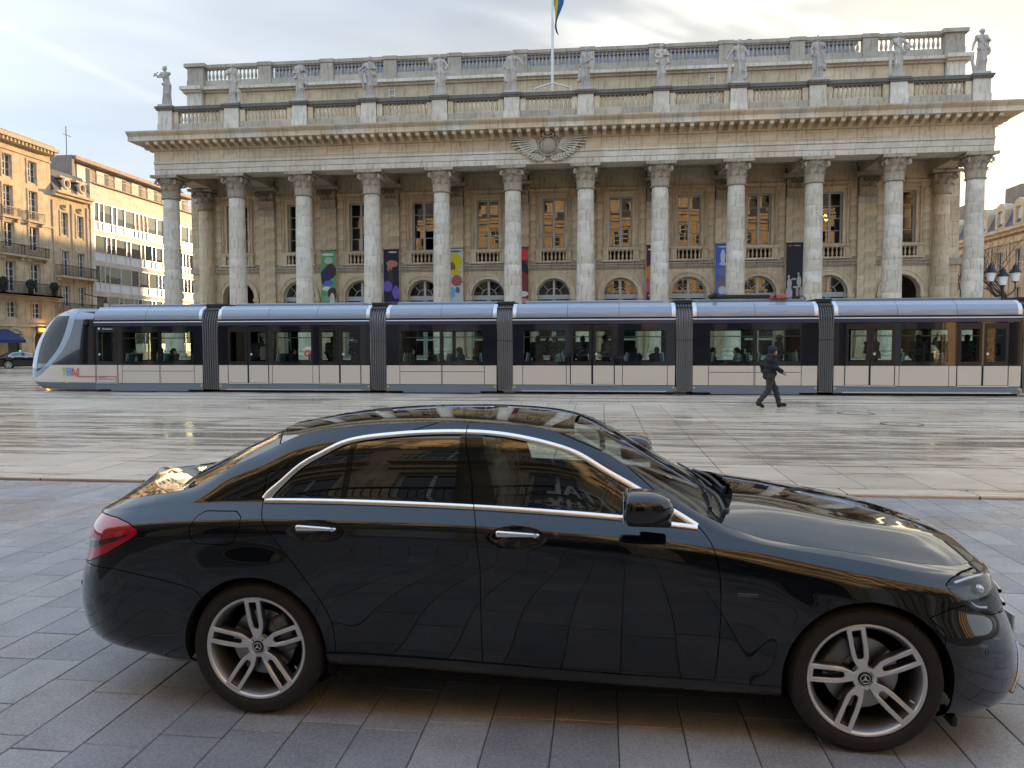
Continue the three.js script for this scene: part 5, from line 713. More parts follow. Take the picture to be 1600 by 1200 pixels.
// ------------------------------------------------------------------ the hotel across the square, behind the camera: seen in the paintwork and the windows
{
  const HZ = 4.5, t = thing('hotel_building', 'stone hotel with arcades and iron balconies, seen in the reflections on the car', 'building'), R = mulberry(404);
  const W = 2.7, n = 30, X0 = -45.2, up = [[5.1, 7.4], [8.5, 10.6], [11.6, 13.4], [14.4, 16.2]], s = [];
  const wall = poly([[X0, 0], [X0 + n * W, 0], [X0 + n * W, 17.4], [X0, 17.4]], [].concat(...Array.from({ length: n }, (_, k) => { const c = X0 + (k + 0.5) * W; return [[[c - 0.9, 0.02], [c - 0.9, 4.2], [c + 0.9, 4.2], [c + 0.9, 0.02]], ...up.map(([a, b]) => [[c - 0.72, a], [c - 0.72, b], [c + 0.72, b], [c + 0.72, a]])]; })));
  const g = ext(wall, 0, 0.5); g.rotateY(Math.PI); g.translate(2 * (X0 + n * W / 2) - 0, 0, 0); g.translate(-(2 * (X0 + n * W / 2)) + 0, 0, 0);
  const place = (gg) => { gg.translate(0, 0, HZ); return gg; };
  // mirrored in x by the half turn; the row is symmetric about its middle
  g.translate(2 * (X0 + n * W / 2), 0, 0); mesh('wall', place(g.translate(0, 0, 0.5)), ST[0], t);
  const xm = 2 * (X0 + n * W / 2);
  mesh('back_wall', [bx(X0, X0 + n * W, 0, 17.4, HZ + 8, HZ + 8.4), bx(X0, X0 + n * W, 17.3, 17.5, HZ + 0.51, HZ + 8), ...[4.6, 9.0, 13.0].map(y => bx(X0, X0 + n * W, y, y + 0.2, HZ + 0.51, HZ + 8)), bx(X0 - 0.3, X0 - 0.005, 0, 17.5, HZ, HZ + 8.4), bx(X0 + n * W + 0.005, X0 + n * W + 0.3, 0, 17.5, HZ, HZ + 8.4)], darkRoom, t);
  mesh('cornice', [bx(X0 - 0.3, X0 + n * W + 0.3, 17.41, 17.75, HZ - 0.45, HZ + 1), bx(X0 - 0.4, X0 + n * W + 0.4, 17.751, 18.05, HZ - 0.75, HZ + 1), bx(X0, X0 + n * W, 4.62, 4.95, HZ - 0.25, HZ - 0.004), bx(X0, X0 + n * W, 10.95, 11.12, HZ - 0.15, HZ - 0.004)], ST[2], t);
  const mans = new THREE.BufferGeometry(); { const a = X0, b = X0 + n * W, P = [a, 18.051, HZ, b, 18.051, HZ, b, 21.2, HZ + 1.6, a, 21.2, HZ + 1.6, a, 21.2, HZ + 1.6, b, 21.2, HZ + 1.6, b, 22, HZ + 8, a, 22, HZ + 8]; mans.setAttribute('position', new THREE.Float32BufferAttribute(P, 3)); mans.setIndex([0, 2, 1, 0, 3, 2, 4, 6, 5, 4, 7, 6]); mans.computeVertexNormals(); } mesh('mansard_roof', mans, slate, t);
  const fr = (w, a, b) => { const gg = []; for (const x of [-w, -0.04, w - 0.09]) gg.push(bx(x, x + 0.09, a, b, 0, 0.08)); for (let k = 0; k <= 3; k++) { const y = lerp(a, b - 0.08, k / 3); gg.push(bx(-w, w, y, y + 0.08, 0.004, 0.076)); } return merge(gg); };
  const frames = up.map(([a, b]) => fr(0.72, a, b)), panes = up.map(([a, b]) => bx(-0.71, 0.71, a, b, 0.03, 0.035)), sur = up.map(([a, b]) => ext(poly([[-0.92, a], [-0.92, b + 0.22], [0.92, b + 0.22], [0.92, a], [0.73, a], [0.73, b + 0.01], [-0.73, b + 0.01], [-0.73, a]]), -0.06, 0.02)), hood = up.map(([a, b]) => bx(-1.0, 1.0, b + 0.28, b + 0.42, -0.25, 0.0));
  const glassOp = phy({ color: lin(0.03, 0.035, 0.04), roughness: 0.02, ior: 1.9 });
  for (let k = 0; k < n; k++) { const c = X0 + (k + 0.5) * W; if (c < -22 || c > 24) continue;
    up.forEach(([a, b], f) => { const w = mesh('window', frames[f], paintWhite, t); w.position.set(c, 0, HZ + 0.16); mesh('pane', panes[f], glassOp, w); const q = mesh('window_surround', [sur[f], hood[f]], ST[1], t); q.position.set(c, 0, HZ - 0.003); });
    const rail = []; if (true) { for (let q = 0; q < 16; q++) rail.push(bx(-1.3 + q * 0.168, -1.3 + q * 0.168 + 0.02, 5.02, 6.0, -0.78, -0.76)); rail.push(bx(-W / 2, W / 2, 6.0, 6.06, -0.80, -0.74), bx(-W / 2, W / 2, 5.06, 5.10, -0.79, -0.75), bx(-W / 2, W / 2, 5.6, 5.63, -0.785, -0.755)); for (const f of [8.4, 11.5]) { for (let q = 0; q < 12; q++) rail.push(bx(-0.95 + q * 0.17, -0.93 + q * 0.17, f, f + 0.85, -0.38, -0.36)); rail.push(bx(-0.97, 0.97, f + 0.85, f + 0.9, -0.40, -0.34)); } }
    const r_ = mesh('balcony_rail', rail, ironMat, t); r_.position.set(c, 0, HZ); r_.userData.kind = 'stuff';
    mesh('balcony_slab', [bx(-W / 2 + 0.002, W / 2 - 0.002, 4.78, 5.0, -0.85, -0.26), bx(-1.1, 1.1, 8.2, 8.36, -0.45, 0.0), bx(-1.1, 1.1, 11.3, 11.46, -0.45, 0.0)], ST[3], t).position.set(c, 0, HZ);
    const pil = mesh('pier', [bx(-0.3, 0.3, 0, 4.3, -0.14, 0)], ST[3], t); pil.position.set(c + W / 2, 0, HZ - 0.003);
    mesh('shopfront', [bx(-0.89, 0.89, 0.05, 4.18, 0.22, 0.26)], k % 3 ? glassOp : paintWhite, t).position.set(c, 0, HZ);
    for (let q = 0; q < 1; q++) mesh('dormer', [bx(-0.8, 0.8, 18.06, 20.2, 0.25, 1.4), bx(-0.95, 0.95, 20.2, 20.4, 0.1, 1.5)], ST[2], t).position.set(c, 0, HZ);
  }
  // lettering over the entrance
  const font = await new FontLoader().loadAsync('fonts/droid/droid_sans_bold.typeface.json');
  const say = (txt, size, y, xe) => { const gg = new TextGeometry(txt, { font, size, depth: 0.04, curveSegments: 3 }); gg.computeBoundingBox(); const b = gg.boundingBox; gg.translate(-b.max.x, 0, 0); gg.rotateY(Math.PI); gg.translate(xe, y, HZ - 0.90); return gg; };
  const sg = thing('hotel_sign', 'white letters on the balcony, read backwards in the front side window of the black car', 'sign');
  mesh('sign_frame', [bx(-1.2, 7.6, 5.02, 5.06, HZ - 0.86, HZ - 0.83), bx(-1.2, 7.6, 5.66, 5.70, HZ - 0.86, HZ - 0.83)], blackMat, sg);
  const sm = std({ color: lin(0.85, 0.85, 0.83), roughness: 0.5 });
  for (const [txt, y, s] of [['INTERCONTINENTAL', 5.58, 0.50], ['BORDEAUX', 4.98, 0.40]]) mesh('lettering', say(txt, s, y, -0.85), sm, sg).userData.kind = 'stuff';
}
// ------------------------------------------------------------------ the tram
const TZ = -27.55, TW = 2.40, TCZ = TZ - TW / 2;
const tram = thing('tram', 'long articulated tram with blue-grey roof, black window band and cream panels', 'tram', [0, 0, 0]);
const tramGlass = phy({ color: lin(0.72, 0.82, 0.76), roughness: 0, transmission: 1, thickness: 0, ior: 1.55 }), tramGlassDark = phy({ color: lin(0.22, 0.25, 0.25), roughness: 0, transmission: 1, thickness: 0, ior: 1.55 });
const SEATS = [];
{
  const roofM = phy({ color: lin(0.21, 0.25, 0.305), roughness: 0.24, clearcoat: 1, clearcoatRoughness: 0.05 }), cream = phy({ color: lin(0.56, 0.49, 0.395), roughness: 0.32, clearcoat: 0.6, clearcoatRoughness: 0.1 }), band = phy({ color: lin(0.012, 0.012, 0.016), roughness: 0.06, clearcoat: 1 }), skirt = std({ color: lin(0.13, 0.165, 0.19), roughness: 0.45 }), strip = phy({ color: lin(0.62, 0.62, 0.62), roughness: 0.2, clearcoat: 1 }), seamM = std({ color: lin(0.008, 0.008, 0.009), roughness: 0.7 }), hoodM = std({ color: lin(0.10, 0.095, 0.09), roughness: 0.65 }), hoodD = std({ color: lin(0.015, 0.014, 0.013), roughness: 0.8 }), silver = std({ color: lin(0.62, 0.64, 0.66), roughness: 0.25, metalness: 0.5 }), inside = std({ color: lin(0.33, 0.34, 0.33), roughness: 0.7 }), floorM = std({ color: lin(0.06, 0.06, 0.065), roughness: 0.8 }), seatM = std({ color: lin(0.05, 0.085, 0.09), roughness: 0.8 }), seatEdge = std({ color: lin(0.30, 0.34, 0.33), roughness: 0.4 }), frameM = std({ color: lin(0.01, 0.01, 0.011), roughness: 0.3 }), amber = std({ color: lin(0.55, 0.42, 0.10), roughness: 0.3 }), railY = std({ color: lin(0.45, 0.42, 0.33), roughness: 0.3, metalness: 0.5 });
  const Y = { bot: 0.12, skirtT: 0.36, belt: 1.06, bandT: 2.52, stripT: 2.70, seam: 2.77, roofSide: 3.18, roofT: 3.27 };
  const winY0 = 1.20, winY1 = 2.30;
  // the side shell of a car from a list of openings [x0, x1, y0, y1]
  const sideWall = (x0, x1, ops, z0, z1) => ext(poly([[x0, Y.belt], [x1, Y.belt], [x1, Y.bandT], [x0, Y.bandT]], ops.map(o => [[o[0], o[2]], [o[0], o[3]], [o[1], o[3]], [o[1], o[2]]])), z0, z1);
  const roofProf = (w) => { const s = new THREE.Shape(), h = TW / 2; s.moveTo(-h + 0.02, Y.seam); s.bezierCurveTo(-h + 0.02, 3.0, -h + 0.10, Y.roofSide - 0.02, -h + 0.26, Y.roofSide); s.lineTo(-h + 0.40, Y.roofT); s.lineTo(h - 0.40, Y.roofT); s.lineTo(h - 0.26, Y.roofSide); s.bezierCurveTo(h - 0.10, Y.roofSide - 0.02, h - 0.02, 3.0, h - 0.02, Y.seam); s.closePath(); return s; };
  const alongX = (s, x0, x1) => { const g = new THREE.ExtrudeGeometry(s, { depth: x1 - x0, bevelEnabled: false, curveSegments: 10 }); g.rotateY(-Math.PI / 2); g.translate(x1, 0, TCZ); return g; };
  const zN = TZ, zF = TZ - TW;
  function seatPair(x, dir, par) { const g = []; for (const z of [TZ - 0.35, TZ - 0.85]) { g.push(new RoundedBoxGeometry(0.42, 0.10, 0.42, 3, 0.04).translate(x, 0.80, z), new RoundedBoxGeometry(0.10, 0.66, 0.42, 3, 0.04).rotateZ(-dir * 0.16).translate(x - dir * 0.24, 1.16, z)); } mesh('seat', g, seatM, par).userData.kind = 'stuff'; mesh('seat_edge', [TZ - 0.13, TZ - 0.57].map(z => new RoundedBoxGeometry(0.035, 0.70, 0.025, 2, 0.01).rotateZ(-dir * 0.16).translate(x - dir * 0.29, 1.17, z)), seatEdge, par).userData.kind = 'stuff'; }
  // kinds: layout entries are ['w', a, b] window, ['d', a, b] double door, ['s', a, b] single door; metres from the car's left end
  function carriage(x0, x1, lay, o = {}) {
    const c = new THREE.Group(); c.name = numbered('carriage'); tram.add(c);
    const wins = [], parts = []; const bays = lay.map(([k, a, b]) => [k, x0 + a, x0 + b]);
    for (const [k, a, b] of bays) { if (k === 'w') wins.push([a + 0.05, b - 0.05, winY0, winY1]); if (k === 'd') { const m = (a + b) / 2; wins.push([a + 0.10, m - 0.09, winY0, winY1], [m + 0.09, b - 0.10, winY0, winY1]); } if (k === 's') wins.push([a + 0.10, b - 0.10, winY0, winY1]); }
    mesh('window_band', sideWall(x0, x1, wins, zN - 0.05, zN), band, c); mesh('window_band', sideWall(x0, x1, wins, zF, zF + 0.05), band, c);
    for (const w of wins) { const dark = o.dark && o.dark(w); for (const z of [zN - 0.02, zF + 0.02]) mesh('window_pane', new THREE.PlaneGeometry(w[1] - w[0], w[3] - w[2]).translate((w[0] + w[1]) / 2, (w[2] + w[3]) / 2, z), z > TCZ && dark ? tramGlassDark : tramGlass, c); }
    // cream panels between the seams, doors stand proud in their dark frames
    const cuts = [x0]; for (const [k, a, b] of bays) cuts.push(a, b); cuts.push(x1);
    let prev = x0; const panel = (a, b) => { if (b - a < 0.03) return; for (const s of [1, -1]) mesh('side_panel', cbx(a + 0.010, b - 0.010, Y.skirtT + 0.010, Y.belt - 0.006, 0, 0.03, 0.006).scale(1, 1, s).translate(0, 0, s > 0 ? zN - 0.03 : zF + 0.03), cream, c); };
    for (const [k, a, b] of bays) { panel(prev, a); prev = b;
      if (k === 'w') { if (o.hatch) { for (const [p, q] of [[Y.skirtT + 0.010, 0.815], [0.833, Y.belt - 0.006]]) mesh('side_panel', cbx(a + 0.010, b - 0.010, p, q, zN - 0.03, zN, 0.006), cream, c); mesh('side_panel', bx(a, b, Y.skirtT, Y.belt, zF, zF + 0.03), cream, c); } else panel(a, b); }
      else { const m = (a + b) / 2, leaves = k === 'd' ? [[a + 0.025, m - 0.035], [m + 0.035, b - 0.025]] : [[a + 0.025, b - 0.025]];
        for (const [p, q] of leaves) { const d = mesh('door', [cbx(p, q, 0.40, Y.belt - 0.006, zN - 0.02, zN + 0.018, 0.008)], cream, c);
          mesh('door_frame', [bx(p, p + 0.09, Y.belt, Y.bandT - 0.03, zN + 0.001, zN + 0.014), bx(q - 0.09, q, Y.belt, Y.bandT - 0.03, zN + 0.001, zN + 0.014), bx(p + 0.09, q - 0.09, winY1, Y.bandT - 0.03, zN + 0.001, zN + 0.014), bx(p + 0.09, q - 0.09, Y.belt, winY0, zN + 0.001, zN + 0.014)], frameM, d); }
        mesh('side_panel', bx(a, b, Y.skirtT, Y.belt, zF, zF + 0.03), cream, c);
        mesh('door_step', bx(a, b, 0.355, 0.39, zN - 0.02, zN + 0.03), silver, c); const bt = mesh('door_button', new THREE.CylinderGeometry(0.045, 0.045, 0.02, 14).rotateX(Math.PI / 2).translate(k === 'd' ? m + 0.14 : a + 0.16, 1.46, zN + 0.02), silver, c); } }
    panel(prev, x1);
    mesh('seam_shadow', [bx(x0, x1, Y.skirtT - 0.01, Y.belt, zN - 0.055, zN - 0.032), bx(x0, x1, Y.skirtT - 0.01, Y.belt, zF + 0.032, zF + 0.055), bx(x0, x1, Y.stripT, Y.seam, zF + 0.04, zN - 0.04)], seamM, c);
    mesh('skirt', [cbx(x0, x1, Y.bot, Y.skirtT - 0.002, zN - 0.06, zN - 0.004, 0.01), cbx(x0, x1, Y.bot, Y.skirtT - 0.002, zF + 0.004, zF + 0.06, 0.01)], skirt, c);
    if (o.hatch) mesh('bogie_skirt', cbx(x0 + 0.62, x1 - 0.6, 0.06, Y.bot + 0.10, zN - 0.07, zN + 0.002, 0.01), skirt, c); else mesh('sill_bar', bx(x0 + 0.3, x1 - 0.3, 0.13, 0.165, zN - 0.02, zN + 0.012), silver, c);
    mesh('light_strip', [cbx(x0, x1, Y.bandT + 0.006, Y.stripT, zN - 0.03, zN + 0.002, 0.012), bx(x0, x1, Y.bandT + 0.006, Y.stripT, zF, zF + 0.03)], [strip, band, strip][o.strip || 0] && std({ color: lin(0.05, 0.05, 0.075), roughness: 0.12 }), c);
    mesh('gutter', new THREE.CylinderGeometry(0.022, 0.022, x1 - x0, 8).rotateZ(Math.PI / 2).translate((x0 + x1) / 2, Y.stripT - 0.02, zN + 0.006), strip, c);
    const nR = o.roofs || Math.max(2, Math.round((x1 - x0) / 2)), ea = o.noL ? 0 : 0.14, eb = o.noR ? 0 : 0.14;
    for (let k = 0; k < nR; k++) { const a = lerp(x0 + ea, x1 - eb, k / nR) + 0.006, b = lerp(x0 + ea, x1 - eb, (k + 1) / nR) - 0.006; mesh('roof_panel', alongX(roofProf(), a, b), roofM, c); }
    if (ea) mesh('roof_end', alongX(roofProf(), x0, x0 + ea - 0.004), silver, c); if (eb) mesh('roof_end', alongX(roofProf(), x1 - eb + 0.004, x1), silver, c);
    mesh('roof_equipment', [new RoundedBoxGeometry((x1 - x0) * 0.86, 0.12, 1.2, 2, 0.03).translate((x0 + x1) / 2, Y.roofT + 0.05, TCZ)], o.gearDark ? skirt : roofM, c);
    mesh('undercarriage_shade', bx(x0 + 0.05, x1 - 0.05, 0.045, 0.30, zF + 0.15, zN - 0.12), seamM, c);  // dark box under the floor, added as shade below the tram
    mesh('interior', [bx(x0, x1, 0.33, 0.38, zF + 0.06, zN - 0.06), bx(x0, x1, 0.40, 1.16, zF + 0.058, zF + 0.075), bx(x0, x1, 0.40, 1.16, zN - 0.075, zN - 0.058)], floorM, c);
    mesh('ceiling', [bx(x0, x1, 2.42, 2.46, zF + 0.06, zN - 0.06)], inside, c);
    const bars = []; for (const [k, a, b] of bays) if (k !== 'w') { bars.push(rod([a - 0.05, 0.4, TZ - 0.45], [a - 0.05, 2.42, TZ - 0.45], 0.02, 8), rod([b + 0.05, 0.4, TZ - 1.95], [b + 0.05, 2.42, TZ - 1.95], 0.02, 8)); } bars.push(rod([x0 + 0.2, 2.08, TZ - 0.8], [x1 - 0.2, 2.08, TZ - 0.8], 0.018, 8)); mesh('grab_rail', bars, railY, c).userData.kind = 'stuff';
    for (const [k, a, b] of bays) if (k === 'w' && !o.noSeats) { const n = Math.max(1, Math.round((b - a) / 0.85)); for (let q = 0; q < n; q++) { const x = lerp(a, b, (q + 0.5) / n), dir = q % 2 ? -1 : 1; seatPair(x, dir, c); SEATS.push([x, dir, c]); } }
    for (const [e, x] of [[o.noL, x0 + 0.06], [o.noR, x1 - 0.06]]) if (!e) mesh('marker_lamp', new RoundedBoxGeometry(0.07, 0.07, 0.03, 2, 0.012).translate(x, 0.28, zN), amber, c);
    return c;
  }
  // concertina between two cars: proud ribs over a dark tunnel
  function bellows(x0, x1) {
    const g = mesh('gangway', [bx(x0, x1, 0.36, 2.70, zN - 0.16, zN - 0.10), bx(x0, x1, 0.36, 2.70, zF + 0.10, zF + 0.16), bx(x0, x1, 3.02, 3.12, zF + 0.2, zN - 0.2), bx(x0, x1, 0.3, 0.36, zF + 0.1, zN - 0.1)], hoodD, tram);
    const n = 7; for (let k = 0; k < n; k++) { const x = lerp(x0, x1, (k + 0.5) / n), b = 0.06 * ((k + 0.5) / n - 0.5); const prof = [[x - b, 0.16, zN - 0.02], [x, 1.0, zN - 0.005], [x, 2.2, zN - 0.005], [x + b, 2.72, zN - 0.03], [x + b, 3.0, zN - 0.16], [x + b, 3.20, zN - 0.40], [x + b, 3.27, TCZ], [x + b, 3.20, zF + 0.40], [x, 2.72, zF + 0.03], [x, 1.0, zF + 0.01], [x, 0.16, zF + 0.02]]; mesh('bellows_fold', tube(prof, (x1 - x0) / n * 0.36, 48, 6), hoodM, g); mesh('bellows_seam', tube(prof.map(p => [p[0] + (x1 - x0) / n * 0.5, p[1] - 0.02, p[2] + (p[2] > TCZ ? -0.05 : 0.05)]), (x1 - x0) / n * 0.22, 30, 5), silver, g); }
    mesh('bellows_clip', bx(x0 - 0.01, x1 + 0.01, 1.93, 1.96, zN - 0.05, zN + 0.022), hoodD, g); mesh('bellows_top', new RoundedBoxGeometry((x1 - x0) * 1.15, 0.14, 1.6, 2, 0.04).translate((x0 + x1) / 2, 3.30, TCZ), hoodD, g);
  }
  const longA = [['d', 0.36, 1.96], ['w', 2.10, 3.66], ['d', 3.90, 5.50]], longB = [['w', 0.36, 1.92], ['d', 2.06, 3.62], ['w', 3.90, 5.46]], shortA = [['w', 0.50, 2.04], ['w', 2.08, 3.62]];
  carriage(-14.31, -8.47, longA, { roofs: 3, dark: w => w[0] < -12.9 });
  carriage(-7.85, -3.78, shortA, { hatch: 1, roofs: 2 });
  carriage(-3.20, 2.53, longB, { roofs: 3 });
  carriage(3.12, 7.33, shortA.map(([k, a, b]) => [k, a + 0.05, b + 0.05]), { hatch: 1, roofs: 2, gearDark: 1 });
  carriage(7.85, 13.86, longA.map(([k, a, b]) => [k, a * 1.02, b * 1.02]), { roofs: 3, gearDark: 1 });
  for (const [a, b] of [[-14.95, -14.31], [-8.47, -7.85], [-3.78, -3.20], [2.53, 3.12], [7.33, 7.85], [13.86, 14.5]]) bellows(a + 0.01, b - 0.01);
  // cab with its raked nose
  const cabX0 = -19.3, cabX1 = -14.95;
  const cab = carriage(cabX0, cabX1, [['s', 0.05, 0.93], ['w', 1.10, 2.62], ['w', 2.66, 4.02]], { hatch: 1, noL: 1, roofs: 2 });
  // nose: sections that slide back with height and round in plan
  const noseX = sp([0.10, -22.08], [0.30, -22.42], [0.64, -22.60], [1.23, -22.55], [1.98, -22.27], [2.59, -21.83], [2.9, -21.50], [3.1, -21.16], [3.22, -20.80]);
  const noseP = (y, a, off = 0) => { const x0 = noseX(y) - off, top = sstep(2.7, 3.22, y), hw = (TW / 2 + off) * (1 - 0.20 * top * top) * (y < 0.4 ? lerp(0.93, 1, (y - 0.1) / 0.3) : 1), L = cabX0 - x0, e = 2.7; return [cabX0 - L * Math.pow(Math.max(0, Math.cos(a)), 2 / e), y, TCZ + Math.sign(Math.sin(a)) * hw * Math.pow(Math.abs(Math.sin(a)), 2 / e)]; };
  function noseMesh(y0, y1, a0, a1, off, ny = 26, na = 60, test) { const P = [], I = []; for (let j = 0; j <= ny; j++) for (let i = 0; i <= na; i++) P.push(...noseP(typeof y0 === 'function' ? lerp(y0(i / na), y1(i / na), j / ny) : lerp(y0, y1, j / ny), lerp(a0, a1, i / na), off)); for (let j = 0; j < ny; j++) for (let i = 0; i < na; i++) { const a = j * (na + 1) + i; I.push(a, a + 1, a + na + 2, a, a + na + 2, a + na + 1); } const g = new THREE.BufferGeometry(); g.setAttribute('position', new THREE.Float32BufferAttribute(P, 3)); g.setIndex(I); g.computeVertexNormals(); return g; }
  const H = Math.PI / 2 - 0.0001;
  const nose = new THREE.Group(); nose.name = 'driver_cab'; tram.add(nose);
  mesh('nose_skirt', noseMesh(0.12, 0.40, -H, H, 0), skirt, nose);
  // cut the upper nose in (distance from the tip, height): blue hoop, side pane, windscreen
  { const NA = 150, NY = 110, rows = []; for (let j = 0; j <= NY; j++) { const r = []; for (let i = 0; i <= NA; i++) r.push(noseP(lerp(0.385, 3.22, j / NY), lerp(-H, H, i / NA), 0)); rows.push(r); } const m = gridMesh(rows); m.T = m.T.map(t => [t[0], t[1], t[2]]);
    for (const V of m.V) { const n = [V[0] - (cabX0 - 0.4), 0, V[2] - TCZ]; if (V[3] * n[0] + V[5] * n[2] < 0) { V[3] *= -1; V[4] *= -1; V[5] *= -1; } }
    const hoopOut = sp([0.42, -22.5], [0.56, -22.0], [0.80, -21.55], [1.11, -21.15], [1.68, -20.60], [2.29, -20.26], [2.9, -20.07], [3.3, -20.0]), hoopIn = sp([0.62, -22.62], [0.78, -22.0], [1.11, -21.42], [1.6, -20.93], [2.24, -20.56], [2.85, -20.36], [3.3, -20.3]);
    const [front0, rest] = cut(m, p => Math.max(p[0] - hoopIn(p[1]), p[1] - 2.93)), [front, pillar] = cut(front0, p => 0.085 - Math.abs(Math.abs(p[2] - TCZ) - 0.80)), [lowBlack, pane] = cut(front, p => p[1] - 1.10), [hoop, back] = cut(rest, p => p[0] - hoopOut(p[1])), [cream_, up] = cut(back, p => p[1] - 1.055), [roofBit, dark] = cut(up, p => 2.80 - p[1]);
    const geo = (q, off) => { const g = soup(q, off, 'near'); g.computeVertexNormals(); return g; };
    mesh('nose_panel', geo(cream_, 0.002), cream, nose); mesh('dash_panel', geo(lowBlack, -0.006), band, nose); mesh('screen_pillar', geo(pillar, 0.003), roofM, nose); mesh('nose_lid', ext(poly((() => { const o = []; for (let k = 0; k <= 30; k++) { const q = noseP(3.215, lerp(-H, H, k / 30)); o.push([q[0], -q[2]]); } return o; })()), 3.16, 3.215).rotateX(-Math.PI / 2), roofM, nose); mesh('windscreen', geo(pane, -0.008), phy({ color: lin(0.16, 0.19, 0.20), roughness: 0, transmission: 1, thickness: 0, ior: 1.45 }), nose); mesh('blue_hoop', geo(hoop, 0.006), roofM, nose); mesh('roof_cap', geo(roofBit, 0.0), roofM, nose); for (const q of cut(dark, p => p[2] - TCZ)) mesh('cab_side', geo(q, 0.0), band, nose);
    mesh('cab_ceiling', [ext(poly([[-20.6, -0.9], [-19.3, -1.1], [-19.3, 1.1], [-20.6, 0.9]]), 0, 0.1).rotateX(Math.PI / 2).translate(0, 3.1, TCZ), bx(-19.34, -19.30, 0.4, 3.0, zF + 0.1, zN - 0.1), bx(-22.0, -19.3, 0.40, 0.95, zF + 0.45, zN - 0.45)], floorM, nose);
    mesh('driver_seat', [new RoundedBoxGeometry(0.14, 0.85, 0.5, 3, 0.05).translate(-19.75, 1.45, TCZ), new RoundedBoxGeometry(0.5, 0.14, 0.5, 3, 0.05).translate(-19.95, 1.05, TCZ)], seatM, nose);
    mesh('nose_lamp', new RoundedBoxGeometry(0.22, 0.07, 0.05, 2, 0.02).rotateZ(-0.25).translate(-20.55, 0.40, zN - 0.02), amber, nose);
    mesh('camera_housing', [new RoundedBoxGeometry(0.16, 0.10, 0.10, 2, 0.03).translate(-19.62, 2.62, zN + 0.06), bx(-19.6, -19.5, 2.62, 2.72, zN - 0.03, zN + 0.04)], frameM, nose);
    mesh('route_number', new THREE.BoxGeometry(0.14, 0.05, 0.01).translate(-20.02, 2.55, zN - 0.04), paintWhite, nose); }
  // lettering: coloured letters and a red outline round the company's line on the panel, small print
  { const font = await new FontLoader().loadAsync('fonts/droid/droid_sans_regular.typeface.json'); const txt = (s, size, x, y, col, nm, p) => { const g = new TextGeometry(s, { font, size, depth: 0.004, curveSegments: 3 }); g.translate(x, y, zN + 0.008); return mesh(nm, g, std({ color: lin(...col), roughness: 0.5 }), p); };
    const lx = -20.72; txt('T', 0.30, lx, 0.66, [0.20, 0.55, 0.12], 'letter', cab); txt('B', 0.30, lx + 0.20, 0.65, [0.05, 0.25, 0.55], 'letter', cab); txt('M', 0.30, lx + 0.42, 0.64, [0.55, 0.07, 0.15], 'letter', cab);
    const red = std({ color: lin(0.52, 0.06, 0.10), roughness: 0.5 }), zz = zN + 0.022; mesh('red_line', [bx(-20.02, -18.45, 0.60, 0.63, zz, zz + 0.003), bx(-18.45, -18.42, 0.40, 0.63, zz, zz + 0.003), bx(-20.05, -20.02, 0.60, 0.72, zz, zz + 0.003)], red, cab);
    for (const [s, y] of [['TRANSPORTS', 0.56], ['BORDEAUX METROPOLE', 0.49]]) { const g = new TextGeometry(s, { font, size: 0.045, depth: 0.003, curveSegments: 2 }); g.translate(-19.17, y, zN + 0.020); mesh('small_print', g, std({ color: lin(0.25, 0.14, 0.16), roughness: 0.6 }), cab).userData.kind = 'stuff'; }
    const g = new TextGeometry('Bordeaux', { font, size: 0.07, depth: 0.003, curveSegments: 2 }); g.translate(-18.95, 2.40, zN + 0.02); mesh('destination_letters', [g, bx(-19.12, -19.05, 2.40, 2.48, zN + 0.02, zN + 0.023)], paintWhite, cab).userData.kind = 'stuff'; }
  // folded pantograph
  { const p = mesh('pantograph', [new RoundedBoxGeometry(2.4, 0.09, 0.12, 2, 0.02).translate(5.1, 3.50, TCZ + 0.5), new RoundedBoxGeometry(2.4, 0.09, 0.12, 2, 0.02).translate(5.1, 3.50, TCZ - 0.5), new RoundedBoxGeometry(0.14, 0.10, 1.7, 2, 0.02).translate(3.95, 3.56, TCZ), rod([4.4, 3.54, TCZ], [6.1, 3.52, TCZ], 0.05, 8), rod([6.4, 3.4, TCZ + 0.4], [7.0, 3.5, TCZ + 0.4], 0.02, 6), rod([7.0, 3.5, TCZ + 0.4], [7.1, 3.36, TCZ + 0.4], 0.02, 6)], std({ color: lin(0.03, 0.03, 0.03), roughness: 0.5, metalness: 0.4 }), tram); mesh('insulator', [new RoundedBoxGeometry(0.36, 0.13, 0.30, 3, 0.03).translate(6.2, 3.46, TCZ + 0.62), lathe([[0.05, 0], [0.10, 0.04], [0.06, 0.08], [0.10, 0.12], [0.05, 0.16]], 12).translate(5.9, 3.38, TCZ + 0.62)], std({ color: lin(0.42, 0.07, 0.06), roughness: 0.5 }), p); }
  // wheels low in the shade
  for (const x of [-16.8, -5.8, 5.2]) for (const dx of [-0.85, 0.85]) mesh('wheel', new THREE.CylinderGeometry(0.29, 0.29, 0.1, 28).rotateX(Math.PI / 2).translate(x + dx, 0.32, -28.03), hoodD, tram);
}
// ------------------------------------------------------------------ street to the left: three fronts facing the theatre's flank
const LX = -48, curtainM = std({ color: lin(0.62, 0.60, 0.55), roughness: 0.9, side: THREE.DoubleSide });
